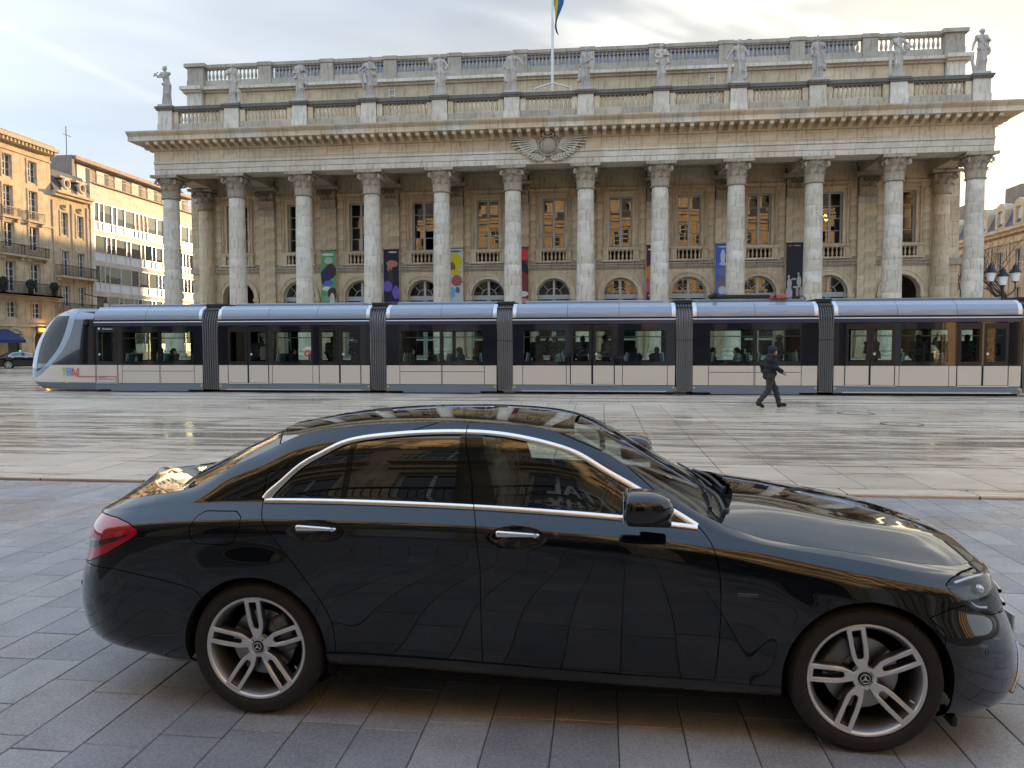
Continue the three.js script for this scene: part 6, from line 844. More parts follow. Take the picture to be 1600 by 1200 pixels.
// a facade in the plane x = LX facing +x, described with s = distance along the street (towards the theatre's rear, -z), y up
function facade(t, s0, s1, h, holes, mat, thick = 0.4) {
  const g = ext(poly([[s0, 0], [s1, 0], [s1, h], [s0, h]], holes.map(o => [[o[0], o[2]], [o[0], o[3]], [o[1], o[3]], [o[1], o[2]]])), -thick, 0);
  g.rotateY(Math.PI / 2); return mesh('wall', g, mat, t);                   // local x -> -z, local z -> +x
}
const onWall = g => { g.rotateY(Math.PI / 2); return g; };
function casement(t, a, b, y0, y1, depth = 0.22, mat = paintWhite, rows = 3, glass = winGlass) {
  const g = [bx(a, a + 0.07, y0, y1, -depth, -depth + 0.07), bx(b - 0.07, b, y0, y1, -depth, -depth + 0.07), bx(a, b, y0, y0 + 0.09, -depth + 0.003, -depth + 0.067), bx(a, b, y1 - 0.07, y1, -depth + 0.003, -depth + 0.067), bx((a + b) / 2 - 0.05, (a + b) / 2 + 0.05, y0, y1, -depth + 0.002, -depth + 0.075)];
  for (let k = 1; k < rows; k++) { const y = lerp(y0, y1, k / rows); g.push(bx(a, b, y - 0.02, y + 0.02, -depth + 0.01, -depth + 0.06)); }
  const w = mesh('window', onWall(merge(g)), mat, t); for (const [p, q] of [[a, (a + b) / 2], [(a + b) / 2, b]]) mesh('pane', onWall(new THREE.PlaneGeometry(q - p - 0.06, y1 - y0 - 0.1).translate((p + q) / 2, (y0 + y1) / 2, -depth + 0.03)), glass, w); return w;
}
function balcony(t, a, b, y, d = 0.7, hgt = 0.95, slab_ = ST[3]) {
  const m = mesh('balcony', onWall(merge([bx(a, b, y - 0.16, y, 0.004, d), bx(a + 0.1, a + 0.3, y - 0.42, y - 0.16, 0.004, d * 0.7), bx(b - 0.3, b - 0.1, y - 0.42, y - 0.16, 0.004, d * 0.7)])), slab_, t), g = [bx(a, b, y + hgt - 0.05, y + hgt, d - 0.06, d - 0.01), bx(a, b, y + 0.06, y + 0.09, d - 0.05, d - 0.02)];
  for (let x = a + 0.02; x < b; x += 0.13) g.push(bx(x, x + 0.022, y, y + hgt, d - 0.046, d - 0.024)); for (const x of [a, b - 0.03]) { g.push(bx(x, x + 0.03, y + hgt - 0.05, y + hgt, 0, d)); for (let z = 0.1; z < d; z += 0.14) g.push(bx(x, x + 0.02, y, y + hgt, z, z + 0.02)); }
  const r = mesh('balcony_rail', onWall(merge(g)), ironMat, m); r.userData.kind = 'stuff'; return m;
}
const winSurround = (t, a, b, y0, y1, mat) => mesh('window_surround', onWall(ext(poly([[a - 0.18, y0 - 0.12], [a - 0.18, y1 + 0.18], [b + 0.18, y1 + 0.18], [b + 0.18, y0 - 0.12], [b + 0.005, y0 - 0.12], [b + 0.005, y1 + 0.005], [a - 0.005, y1 + 0.005], [a - 0.005, y0 - 0.12]]), -0.02, 0.05)), mat, t);
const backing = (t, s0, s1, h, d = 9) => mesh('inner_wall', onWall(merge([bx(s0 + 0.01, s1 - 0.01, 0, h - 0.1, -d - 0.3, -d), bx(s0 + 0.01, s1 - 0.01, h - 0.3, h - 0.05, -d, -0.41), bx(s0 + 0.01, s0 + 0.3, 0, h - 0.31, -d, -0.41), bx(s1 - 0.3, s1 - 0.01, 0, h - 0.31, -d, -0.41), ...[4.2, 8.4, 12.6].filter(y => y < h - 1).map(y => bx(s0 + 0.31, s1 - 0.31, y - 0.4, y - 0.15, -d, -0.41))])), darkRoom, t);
{ // stone corner house, four storeys
  const t = thing('corner_house', 'tall stone house at the far left with iron balconies and planted pots', 'building', [LX, 0, 0]), S0 = 48, S1 = 63.3, H = 18.2, R = mulberry(3);
  const cs = [49.6, 52.4, 55.2, 58.3, 61.1], fl = [[4.0, 5.35, 0.52], [6.15, 8.65, 0.55], [9.75, 11.75, 0.55], [12.3, 14.75, 0.5], [15.45, 17.25, 0.5]], holes = [];
  for (const c of cs) for (const [a, b, w] of fl) holes.push([c - w, c + w, a, b]); for (const c of [51, 54, 58.5, 61.5]) holes.push([c - 0.75, c + 0.75, 0.02, 2.7]);
  facade(t, S0, S1, H, holes, ST[0]); backing(t, S0, S1, H);
  for (const c of cs) for (const [a, b, w] of fl) { casement(t, c - w, c + w, a, b, 0.24, paintWhite, b - a > 2 ? 4 : 3); winSurround(t, c - w, c + w, a, b, ST[1]); }
  mesh('long_balcony', onWall(bx(S0, S1 - 0.1, 5.83, 6.0, 0.004, 0.9)), ST[3], t); balcony(t, S0, S1 - 0.1, 6.0, 0.9); for (const c of cs) { balcony(t, c - 1.2, c + 1.2, 9.2, 0.5, 0.85); balcony(t, c - 1.0, c + 1.0, 12.25, 0.35, 0.75); }
  const lbs = ['first', 'second', 'third'].map(s => s + ' clipped potted shrub from the left on the balcony of the corner house'); for (const c of [56.8, 59.8, 62.6]) { const p = thing('potted_shrub', lbs.shift(), 'plant', [LX + 0.55, 6.0, -c], 0, 'clipped shrubs in pots along the balcony'); mesh('pot', lathe([[0.001, 0], [0.17, 0], [0.22, 0.42], [0.24, 0.44], [0.001, 0.42]], 14), ironMat, p); const L_ = []; for (let k = 0; k < 420; k++) { const th = R() * 6.28, ph = Math.acos(2 * R() - 1), r = 0.34 * (0.75 + 0.3 * R()); const g = new THREE.TetrahedronGeometry(0.06); g.rotateX(R() * 6); g.rotateY(R() * 6); g.translate(r * Math.sin(ph) * Math.cos(th), 0.82 + r * 1.2 * Math.cos(ph), r * Math.sin(ph) * Math.sin(th)); L_.push(g); } mesh('foliage', L_, std({ color: lin(0.025, 0.04, 0.02), roughness: 0.9 }), p); }
  mesh('cornice', onWall(merge([bx(S0 - 0.2, S1 + 0.2, 18.201, 18.5, -0.4, 0.35), bx(S0 - 0.3, S1 + 0.3, 18.5, 18.8, -0.4, 0.75), bx(S0, S1, 17.6, 17.75, 0.004, 0.12)])), ST[1], t); const br = []; for (let s = S0; s < S1; s += 0.42) br.push(bx(s, s + 0.18, 18.2, 18.48, 0.35, 0.62)); mesh('cornice_brackets', onWall(merge(br)), ST[3], t).userData.kind = 'stuff';
  mesh('string_course', onWall(merge([bx(S0, S1, 5.6, 5.8, 0.004, 0.15), bx(S0, S1, 11.95, 12.1, 0.004, 0.10), bx(S0, S1, 3.3, 3.5, 0.004, 0.12)])), ST[2], t);
  const shopD = phy({ color: lin(0.02, 0.02, 0.025), roughness: 0.05, ior: 1.7 }); for (const c of [51, 54, 58.5, 61.5]) { mesh('shop_door', onWall(bx(c - 0.74, c + 0.74, 0.03, 2.68, -0.26, -0.22)), shopD, t); mesh('arch_moulding', onWall(ext(poly((() => { const o = []; for (let k = 0; k <= 16; k++) { const a = Math.PI * k / 16; o.push([c + 1.1 * Math.cos(a), 2.2 + 1.1 * Math.sin(a)]); } for (let k = 16; k >= 0; k--) { const a = Math.PI * k / 16; o.push([c + 0.88 * Math.cos(a), 2.2 + 0.88 * Math.sin(a)]); } return o; })()), 0.003, 0.10)), ST[3], t); }
  mesh('roof', onWall(merge([bx(S0, S1, 18.8, 19.0, -9, 0.5), bx(52.0, 53.2, 19.0, 20.1, -3.4, -2.0), bx(60.6, 61.2, 19.0, 19.8, -3.4, -2.4)])), slate, t); mesh('end_wall', onWall(merge([bx(S0 - 0.1, S0 + 0.005, 0, H, -9, -0.41), bx(S1 - 0.005, S1 + 0.0, 0, H, -9, -0.41)])), ST[3], t);
  const aw = thing('blue_awning', 'dark blue awning over the pavement of the corner house', 'awning', [LX, 0, -56.1]); mesh('canopy', onWall((() => { const g = new THREE.ExtrudeGeometry(poly([[0, 3.05], [1.5, 2.2], [1.5, 1.95], [1.47, 1.95], [1.47, 2.17], [0, 3.0]]), { depth: 3.4, bevelEnabled: false }); g.rotateY(-Math.PI / 2); g.translate(1.7, 0, 0.06); return g; })()), std({ color: lin(0.02, 0.035, 0.14), roughness: 0.8 }), aw); mesh('frame', onWall(merge([rod([-1.6, 2.1, 0.1], [-1.6, 2.1, 1.5], 0.02, 6), rod([1.6, 2.1, 0.1], [1.6, 2.1, 1.5], 0.02, 6)])), ironMat, aw);
  const ls = thing('lit_shop_sign', 'small glowing orange shop sign on the corner house', 'sign', [LX + 0.12, 3.05, -61.6]); mesh('casing', onWall(new RoundedBoxGeometry(1.5, 0.62, 0.12, 2, 0.03)), blackMat, ls); mesh('glowing_face', onWall(new THREE.BoxGeometry(1.2, 0.3, 0.02).translate(0, 0, 0.075)), std({ color: lin(0.3, 0.12, 0.02), emissive: lin(1.0, 0.42, 0.05), emissiveIntensity: 0.8 }), ls); const pl_ = new THREE.PointLight(new THREE.Color().setRGB(1, 0.45, 0.1), 2, 8); pl_.position.set(0.3, 0, 0); ls.add(pl_);
}
{ // narrower stone house with slate mansard and round dormers
  const t = thing('mansard_house', 'narrow stone house with round dormers between the corner house and the white block', 'building', [LX, 0, 0]), S0 = 63.35, S1 = 68.3, H = 14.9;
  const cs = [64.9, 67.0], fl = [[1.2, 3.4, 0.5], [5.2, 7.1, 0.46], [8.0, 10.2, 0.46], [11.6, 13.6, 0.44]], holes = []; for (const c of cs) for (const [a, b, w] of fl) holes.push([c - w, c + w, a, b]);
  facade(t, S0, S1, H, holes, ST[1]); backing(t, S0, S1, H); for (const c of cs) for (const [a, b, w] of fl) { casement(t, c - w, c + w, a, b, 0.22, paintWhite, 3); winSurround(t, c - w, c + w, a, b, ST[3]); }
  for (const y of [4.55, 7.9]) balcony(t, S0 + 0.1, S1 - 0.1, y, 0.75, 0.95);
  for (const c of cs) mesh('carved_keystone', onWall(merge([new THREE.SphereGeometry(0.28, 10, 8).scale(1.6, 0.7, 0.4).translate(c, 14.0, 0.03), new THREE.SphereGeometry(0.16, 10, 8).translate(c, 14.15, 0.08)])), ST[3], t);
  for (const s of [S0 + 0.15, (cs[0] + cs[1]) / 2, S1 - 0.25]) mesh('wall_pilaster', onWall(bx(s - 0.14, s + 0.14, 5.0, 14.5, 0.003, 0.08)), ST[3], t);
  mesh('cornice', onWall(merge([bx(S0, S1, 14.905, 15.15, -0.4, 0.4), bx(S0, S1, 15.15, 15.35, -0.4, 0.65), bx(S0, S1, 4.2, 4.4, 0.004, 0.3)])), ST[1], t);
  mesh('mansard_roof', onWall((() => { const g = new THREE.ExtrudeGeometry(poly([[0.3, 15.35], [-0.6, 17.35], [-6, 17.9], [-6, 15.35]]), { depth: S1 - S0, bevelEnabled: false }); g.rotateY(-Math.PI / 2); g.translate(S1, 0, 0); return boxUV(g); })()), slate, t);
  for (const c of cs) { const d = mesh('dormer', onWall(merge([new THREE.TorusGeometry(0.40, 0.16, 8, 24).translate(c, 16.15, 0.24), bx(c - 0.6, c + 0.6, 15.36, 15.75, -0.4, 0.28), bx(c - 0.75, c + 0.75, 16.6, 16.75, -0.5, 0.3)])), ST[2], t); mesh('pane', onWall(new THREE.CircleGeometry(0.34, 20).translate(c, 16.15, 0.16)), winGlass, d); }
}
{ // white office block with bands of windows
  const t = thing('office_block', 'modern white block with rows of wide windows and a set-back top floor', 'building', [LX, 0, 0]), S0 = 68.4, S1 = 90, R = mulberry(88), white = std({ color: lin(0.60, 0.55, 0.46), roughness: 0.7, map: stoneTex }), panelM = std({ color: lin(0.62, 0.62, 0.60), roughness: 0.4 }), alu = std({ color: lin(0.6, 0.6, 0.6), roughness: 0.35, metalness: 0.4 }), glare_blind = std({ color: lin(0.72, 0.68, 0.58), roughness: 0.8 }), gl = phy({ color: lin(0.03, 0.035, 0.04), roughness: 0.03, ior: 2.3 });  // pale blind colour also stands for bright sky reflected in the windows
  const fl = [[1.0, 3.6], [4.0, 6.5], [6.9, 9.4], [9.8, 12.3], [12.7, 15.4]];
  mesh('wall', onWall(merge([bx(S0, S0 + 0.5, 0, 17.0, -0.4, 0.1), bx(S0 + 0.5, S1, 0, 1.0, -0.4, 0), ...fl.map(([a, b], k) => bx(S0 + 0.5, S1, b, k < 4 ? fl[k + 1][0] : 17.0, -0.4, 0.05))])), white, t);
  for (const [a, b] of fl) { let s = S0 + 0.55; while (s < S1 - 0.3) { const w = [1.75, 1.3, 0.72, 0.72][Math.floor(R() * 4)], e = Math.min(s + w, S1 - 0.1), lo = a + 0.85; const u = mesh('window', onWall(merge([bx(s, s + 0.06, a, b, -0.06, 0.06), bx(s + 0.06, e, b - 0.07, b, -0.06, 0.02), bx(s + 0.06, e, lo - 0.05, lo, -0.06, 0.02), bx(s + 0.06, e, a, a + 0.05, -0.06, 0.02)])), alu, t); mesh('spandrel', onWall(bx(s + 0.06, e, a + 0.05, lo - 0.05, -0.05, -0.02)), panelM, u); const bl = R() < 0.75 ? (b - lo) * (0.3 + 0.7 * R()) : 0; if (bl > 0.3) mesh('glare_blind', onWall(bx(s + 0.06, e, b - 0.07 - bl, b - 0.07, -0.055, -0.035)), glare_blind, u); mesh('pane', onWall(bx(s + 0.06, e, lo, b - 0.07, -0.09, -0.06)), gl, u); mesh('pane', onWall(new THREE.PlaneGeometry(e - s - 0.06, b - 0.07 - lo).translate((s + 0.06 + e) / 2, (lo + b - 0.07) / 2, -0.02)), winGlass, u); s = e; } }
  mesh('gable_wall', onWall(merge([bx(S0 - 0.04, S0 + 0.3, 0, 19.6, -12, -1.6), bx(S0 - 0.04, S0 + 0.3, 0, 17.0, -1.595, -0.405)])), std({ color: lin(0.30, 0.235, 0.19), roughness: 0.8, map: stoneTex }), t);
  mesh('top_floor', onWall(merge([bx(S0 + 0.31, S1, 17.0, 17.1, -12, 0.3), bx(S0 + 0.31, S1, 17.1, 19.3, -2.6, -2.2), bx(S0 + 0.31, S1, 19.3, 19.65, -12, -1.4)])), std({ color: lin(0.42, 0.33, 0.26), roughness: 0.8, map: stoneTex }), t); for (let k = 0; k < 7; k++) { const s = S0 + 1.4 + k * 2.9; const u = mesh('terrace_window', onWall(merge([bx(s, s + 1.9, 17.2, 19.1, -2.19, -2.14)])), glare_blind, t); mesh('pane', onWall(bx(s + 1.25, s + 1.85, 17.3, 19.0, -2.139, -2.12)), gl, u); }
  const rl = []; for (let s = S0 + 0.4; s < S1; s += 0.16) rl.push(bx(s, s + 0.02, 17.1, 17.9, 0.22, 0.24)); rl.push(bx(S0 + 0.3, S1, 17.9, 17.94, 0.20, 0.26)); mesh('terrace_rail', onWall(merge(rl)), ironMat, t).userData.kind = 'stuff';
  mesh('rear_wall', onWall(bx(S0, S1, 0, 17.0, -12.3, -12.005)), darkRoom, t); mesh('aerial', onWall(merge([rod([S0 + 1.2, 19.6, -3], [S0 + 1.2, 22.6, -3], 0.04, 6), rod([S0 + 0.8, 21.8, -3], [S0 + 1.9, 21.8, -3], 0.03, 6)])), ironMat, t);
}
{ // the house seen in the gap beyond
  const t = thing('narrow_house', 'pale plastered house seen in the gap beside the leftmost columns', 'building', [LX, 0, 0]), S0 = 90.1, S1 = 100, H = 15.6, pale = std({ color: lin(0.66, 0.57, 0.42), roughness: 0.85, map: stoneTex }); const cs = [91.6, 94.2, 96.8], fl = [[2.0, 4.2, 0.5], [5.4, 7.9, 0.5], [10.4, 12.4, 0.45]], holes = []; for (const c of cs) for (const [a, b, w] of fl) holes.push([c - w, c + w, a, b]);
  facade(t, S0, S1, H, holes, pale); backing(t, S0, S1, H); for (const c of cs) for (const [a, b, w] of fl) { casement(t, c - w, c + w, a, b, 0.2, paintGrey, 3); mesh('window_sill', onWall(bx(c - w - 0.2, c + w + 0.2, a - 0.25, a - 0.05, 0.004, 0.3)), STG[1], t); }
  mesh('cornice', onWall(merge([bx(S0, S1, 15.605, 15.95, -0.4, 0.4)])), ST[1], t); mesh('chimney', onWall(merge([bx(92.5, 95.0, 15.95, 18.4, -3, -1.8), bx(93.2, 93.6, 18.4, 19.8, -2.6, -2.2)])), std({ color: lin(0.28, 0.20, 0.16), roughness: 0.9, map: stoneTex }), t); mesh('roof', onWall(bx(S0, S1, 15.951, 16.3, -8, 0.2)), slate, t);
}
{ // street lamp bracket and its lantern before the houses
  const t = thing('wall_lantern', 'white-glazed lantern on an arm before the narrow stone house', 'street lamp', [LX + 2.2, 5.0, -67.2]); mesh('lantern_glass', lathe([[0.10, 0], [0.24, 0.62]], 6), paintWhite, t); mesh('lantern_roof', lathe([[0.28, 0.62], [0.10, 0.85], [0.03, 1.05], [0.001, 1.1]], 6), ironMat, t); mesh('arm', rod([0, 1.0, 0], [-2.15, 1.5, 0], 0.04, 6), ironMat, t);
}
// ------------------------------------------------------------------ right: terrace of stone houses, bare trees, a lamp with three lanterns
{
  const RX = 40, t = thing('terrace_house', 'stone terrace with slate mansard and arched dormers at the right edge behind bare trees', 'building', [RX, 0, 0]), S0 = 58, S1 = 128, H = 12.4;
  const face = g => { g.rotateY(-Math.PI / 2); return g; };                // local x -> +z, so s = -x ; outward = -x
  const bxs = (a, b, y0, y1, z0, z1) => bx(-b, -a, y0, y1, z0, z1);
  const n = 20, step = (S1 - S0) / n, holes = []; const put = []; for (let k = 0; k < n; k++) { const c = S0 + (k + 0.5) * step; for (const [a, b, w] of [[0.2, 3.4, 0.9], [4.6, 7.2, 0.55], [8.4, 10.9, 0.55]]) { put.push([c, a, b, w]); holes.push([[-c - w, a], [-c - w, b], [-c + w, b], [-c + w, a]]); } }
  mesh('wall', face(ext(poly([[-S1, 0], [-S0, 0], [-S0, H], [-S1, H]], holes), -0.4, 0)), ST[3], t); mesh('inner_wall', face(merge([bxs(S0, S1, 0, H, -9.3, -9), bxs(S0, S1, H - 0.3, H - 0.05, -9, -0.41), bxs(S0, S0 + 0.3, 0, H - 0.35, -9, -0.41), ...[4.0, 8.0].map(y => bxs(S0 + 0.31, S1, y - 0.3, y, -9, -0.41))])), darkRoom, t);
  for (const [c, a, b, w] of put) { const u = mesh('window', face(merge([bxs(c - w, c - w + 0.07, a, b, -0.25, -0.18), bxs(c + w - 0.07, c + w, a, b, -0.25, -0.18), bxs(c - 0.04, c + 0.04, a, b, -0.248, -0.178), bxs(c - w, c + w, b - 0.08, b, -0.247, -0.182), bxs(c - w, c + w, (a + b) / 2 - 0.03, (a + b) / 2 + 0.03, -0.246, -0.184)])), paintWhite, t); mesh('pane', face(new THREE.PlaneGeometry(2 * w, b - a).translate(-c, (a + b) / 2, -0.22)), winGlass, u); }
  for (let k = 0; k <= n; k++) mesh('wall_pilaster', face(bxs(S0 + k * step - 0.22, S0 + k * step + 0.22, 4.0, 11.8, 0.003, 0.12)), ST[1], t);
  mesh('cornice', face(merge([bxs(S0, S1, 12.405, 12.75, -0.4, 0.45), bxs(S0, S1, 12.75, 13.05, -0.4, 0.75), bxs(S0, S1, 11.6, 12.2, 0.004, 0.14), bxs(S0, S1, 3.7, 4.0, 0.004, 0.3)])), ST[2], t);
  mesh('mansard_roof', face((() => { const g = new THREE.ExtrudeGeometry(poly([[0.2, 13.05], [-1.1, 15.9], [-9, 16.6], [-9, 13.05]]), { depth: S1 - S0, bevelEnabled: false }); g.rotateY(-Math.PI / 2); g.translate(-S0, 0, 0); return boxUV(g); })()), slate, t);
  for (let k = 0; k < n; k++) { const c = S0 + (k + 0.5) * step, d = mesh('dormer', face(merge([ext(poly([[-c - 0.95, 13.06], [-c + 0.95, 13.06], [-c + 0.95, 15.1], [-c + 0.6, 15.6], [-c, 15.8], [-c - 0.6, 15.6], [-c - 0.95, 15.1]], [[[-c - 0.5, 13.4], [-c - 0.5, 15.0], [-c + 0.5, 15.0], [-c + 0.5, 13.4]]]), -1.2, 0.1)])), ST[0], t); mesh('dormer_window', face(merge([bxs(c - 0.5, c + 0.5, 13.4, 15.0, -0.2, -0.15)])), paintWhite, d); }
  for (let k = 0; k < 6; k++) { const s = S0 + 5 + k * 11.2; mesh('chimney', face(bxs(s, s + 3.2, 15.5, 18.0, -3.6, -2.4)), std({ color: lin(0.30, 0.24, 0.19), roughness: 0.9, map: stoneTex }), t); }
  mesh('end_wall', face(bxs(S0 - 0.3, S0 - 0.004, 0, 13, -9, 0)), ST[3], t);
}
{ // bare winter trees
  const bark = std({ color: lin(0.11, 0.09, 0.075), roughness: 0.95, map: stoneTex });
  const lbl = ['bare winter tree behind the three-lantern lamp, nearest of its row', 'bare winter tree just left of the lamp, seen beside the rightmost column', 'bare winter tree farther down the side street', 'bare winter tree at the right edge of the view', 'bare winter tree in the gap between the last two columns'];
  [[31.0, -62], [29.6, -70], [31.2, -84], [36.2, -66], [27.2, -78]].forEach(([x, z], i) => {
    const R = mulberry(900 + i * 7), t = thing('bare_tree', lbl[i], 'tree', [x, 0, z]), tr = [], br = [], tw = [];
    const grow = (p, d, r, len, lv) => { const q = [p[0] + d[0] * len, p[1] + d[1] * len, p[2] + d[2] * len], m = [(p[0] + q[0]) / 2 + (R() - 0.5) * len * 0.14, (p[1] + q[1]) / 2, (p[2] + q[2]) / 2 + (R() - 0.5) * len * 0.14]; (lv < 1 ? tr : lv < 3 ? br : tw).push(rod(p, m, r, lv < 2 ? 9 : 5, r * 0.88), rod(m, q, r * 0.88, lv < 2 ? 9 : 5, r * 0.72)); if (lv >= 7) return; const n = lv < 1 ? 4 : lv < 3 ? 3 : 2; for (let k = 0; k < n; k++) { const a = R() * 6.28, sp_ = 0.35 + 0.45 * R(); let e = [d[0] * Math.cos(sp_) + Math.cos(a) * Math.sin(sp_), d[1] * Math.cos(sp_) + 0.18 + 0.1 * R(), d[2] * Math.cos(sp_) + Math.sin(a) * Math.sin(sp_)]; const l = Math.hypot(...e); e = e.map(v => v / l); grow(q, e, r * (0.50 + 0.13 * R()), len * (0.66 + 0.18 * R()), lv + 1); } };
    grow([0, 0, 0], [0, 1, 0], 0.2, 2.9, 0); mesh('trunk', tr, bark, t); mesh('limbs', br, bark, t).userData.kind = 'stuff'; mesh('twigs', tw, bark, t).userData.kind = 'stuff'; });
}
{ // lamp with three lanterns
  const t = thing('street_lamp', 'black street lamp with three white lanterns at the right edge', 'street lamp', [21.07, 0, -44.0], 0.13); mesh('post', lathe([[0.26, 0], [0.26, 0.5], [0.16, 0.7], [0.13, 1.2], [0.08, 1.4], [0.07, 4.75], [0.10, 4.8], [0.001, 4.9]], 14), ironMat, t);
  for (const dx of [-0.66, 0, 0.66]) { const l = mesh('lantern_glass', lathe([[0.16, 0], [0.25, 0.46]], 6).translate(dx, dx ? 5.05 : 4.85, 0), std({ color: lin(0.75, 0.75, 0.74), roughness: 0.4 }), t); mesh('lantern_roof', [lathe([[0.30, 0.46], [0.30, 0.50], [0.14, 0.72], [0.12, 0.84], [0.04, 0.90], [0.001, 1.04]], 6).translate(dx, dx ? 5.05 : 4.85, 0), lathe([[0.001, -0.1], [0.1, -0.02], [0.21, 0]], 6).translate(dx, dx ? 5.05 : 4.85, 0)], ironMat, l); if (dx) mesh('arm', tube([[0, 4.3, 0], [dx * 0.5, 4.35, 0], [dx, 4.65, 0], [dx, 4.97, 0]], 0.035, 14, 6), ironMat, l); }
}
{ // small steel bollard before the tram's nose
  const t = thing('bollard', 'short grey bollard on the paving in front of the dark car by the tram nose', 'bollard', [-33.6, PZ, -43.5]); mesh('post', lathe([[0.14, 0], [0.14, 0.05], [0.10, 0.08], [0.09, 0.95], [0.11, 1.0], [0.001, 1.06]], 16), std({ color: lin(0.18, 0.18, 0.19), roughness: 0.4, metalness: 0.6 }), t); mesh('foot_ring', lathe([[0.15, 0], [0.2, 0.0], [0.2, 0.03], [0.15, 0.04]], 16), ironMat, t);
}
// ------------------------------------------------------------------ statues along the parapet
{
  const stM = [stone(0.50, 0.45, 0.39), stone(0.45, 0.41, 0.36), stone(0.54, 0.49, 0.42)];
  // built 2.3 m high, looking along +z; x to the viewer's right
  function statue(o) {
    const H = o.h || 2.28, k = H / 2.28, R = mulberry(o.seed), ph = R() * 6, hipx = o.hip || 0, ln = o.lean || 0;
    const sh = 1.86, neck = [ln, 1.94, 0], head = [ln + (o.hd || 0) * 0.04, 2.12, 0.03], S = [[ln - 0.22, sh, 0], [ln + 0.22, sh, 0]];
    const arms = [o.L, o.Rr].map((a, i) => [S[i], [S[i][0] + a[0], S[i][1] + a[1], S[i][2] + a[2]], [S[i][0] + a[3], S[i][1] + a[4], S[i][2] + a[5]]]);
    const f = (x, y, z) => {
      x /= k; y /= k; z /= k; const p = [x, y, z];
      const an = Math.atan2(z, x - hipx * 0.6), t = clamp((1.25 - y) / 1.1), fold = (0.018 + 0.020 * t) * Math.sin(an * (o.nf || 9) + y * 2.2 + ph + 0.8 * Math.sin(y * 3 + ph));
      // robe: hips to feet, a free leg that pushes forward
      const qx = (x - lerp(hipx, 0, t)) / 1.0, rz = 0.80; let d = cap([qx, y, z / rz], [0, 1.22, 0], [0, 0.10, 0], 0.205, o.flare || 0.255) * 0.85 + fold * sstep(1.35, 1.0, y);
      d = smin(d, cap(p, [hipx + (o.leg || 0.09), 1.12, 0.03], [(o.leg || 0.09) * 1.5, 0.62, 0.16], 0.13, 0.10), 0.10); d = smin(d, cap(p, [(o.leg || 0.09) * 1.5, 0.62, 0.16], [(o.leg || 0.09) * 1.6, 0.10, 0.08], 0.10, 0.08), 0.08);
      d = smin(d, cap([x, y, z / 0.78], [hipx * 0.6, 1.30, 0], [ln, 1.74, 0], 0.17, 0.205) * 0.85 + 0.010 * Math.sin((x + y) * 26 + ph) * sstep(1.9, 1.7, y), 0.09);
      d = smin(d, cap(p, S[0], S[1], 0.10, 0.10), 0.08); if (o.sash) d = smin(d, cap(p, [ln - 0.22 * o.sash, 1.80, 0.10], [hipx + 0.24 * o.sash, 1.22, 0.14], 0.07, 0.09) + 0.012 * Math.sin(y * 50), 0.04);
      d = smin(d, cap([x, y, z], [hipx - 0.24, 1.24, 0.08], [hipx + 0.24, 1.16, 0.08], 0.065, 0.065) + 0.010 * Math.sin(x * 40), 0.05);
      for (const [a, b, c] of arms) { d = smin(d, cap(p, a, b, 0.085, 0.065), 0.05); d = smin(d, cap(p, b, c, 0.064, 0.045), 0.03); d = smin(d, ell(p, c, [0.05, 0.06, 0.05]), 0.03); }
      if (o.cape) d = smin(d, cap([x, y, z], [ln + o.cape * 0.24, 1.76, -0.05], [o.cape * 0.36, o.capeY || 0.5, 0.0], 0.09, 0.12) + 0.016 * Math.sin(y * 18 + x * 20), 0.06);
      d = smin(d, cap(p, neck, head, 0.068, 0.062), 0.05);
      let hd = ell(p, head, [0.098, 0.135, 0.115]); hd = smin(hd, ell(p, [head[0] + (o.hd || 0) * 0.085, head[1] - 0.01, head[2] + (Math.abs(o.hd || 0) > 0.5 ? 0.05 : 0.115)], [0.02, 0.035, 0.025]), 0.03);
      d = smin(d, hd, 0.02); d = Math.min(d, ell(p, [head[0] - (o.hd || 0) * 0.02, head[1] + 0.035, head[2] - 0.025], [0.112, 0.125, 0.125]) + 0.008 * Math.sin(x * 70) * Math.sin(y * 60));
      if (o.hat === 'tall') d = smin(d, cap(p, [head[0], head[1] + 0.10, head[2]], [head[0] + 0.04, head[1] + 0.27, head[2]], 0.085, 0.035), 0.04);
      if (o.hat === 'knob') { d = smin(d, cap(p, [head[0], head[1] + 0.08, head[2]], [head[0], head[1] + 0.20, head[2]], 0.085, 0.035), 0.03); }
      if (o.hat === 'crown') d = smin(d, cap(p, [head[0] - 0.05, head[1] + 0.11, 0.03], [head[0] + 0.09, head[1] + 0.15, 0.0], 0.055, 0.05), 0.02);
      if (o.hat === 'bun') d = smin(d, ell(p, [head[0] + (o.hd > 0 ? -0.09 : 0.09), head[1] + 0.04, head[2] - 0.07], [0.06, 0.06, 0.06]), 0.03);
      for (const q of o.props || []) d = smin(d, q.e ? ell(p, q.e, q.r) + (q.w || 0) * Math.sin(x * 45) * Math.sin(y * 45) : cap(p, q.a, q.b, q.r, q.r2 ?? q.r), q.k || 0.03);
      return d * k;
    };
    const g = nets(f, [-0.72, -0.02, -0.42], [0.72, 2.56 * k, 0.46], 0.025); return boxUV(g);
  }
  // upper arm end (x, y, z) and hand (x, y, z), both from the shoulder
  const down = s => [s * 0.10, -0.30, -0.02, s * 0.13, -0.58, 0.06], fold = s => [s * 0.10, -0.30, 0.04, -s * 0.16, -0.34, 0.20], hip = s => [s * 0.20, -0.28, -0.04, s * 0.04, -0.50, 0.12];
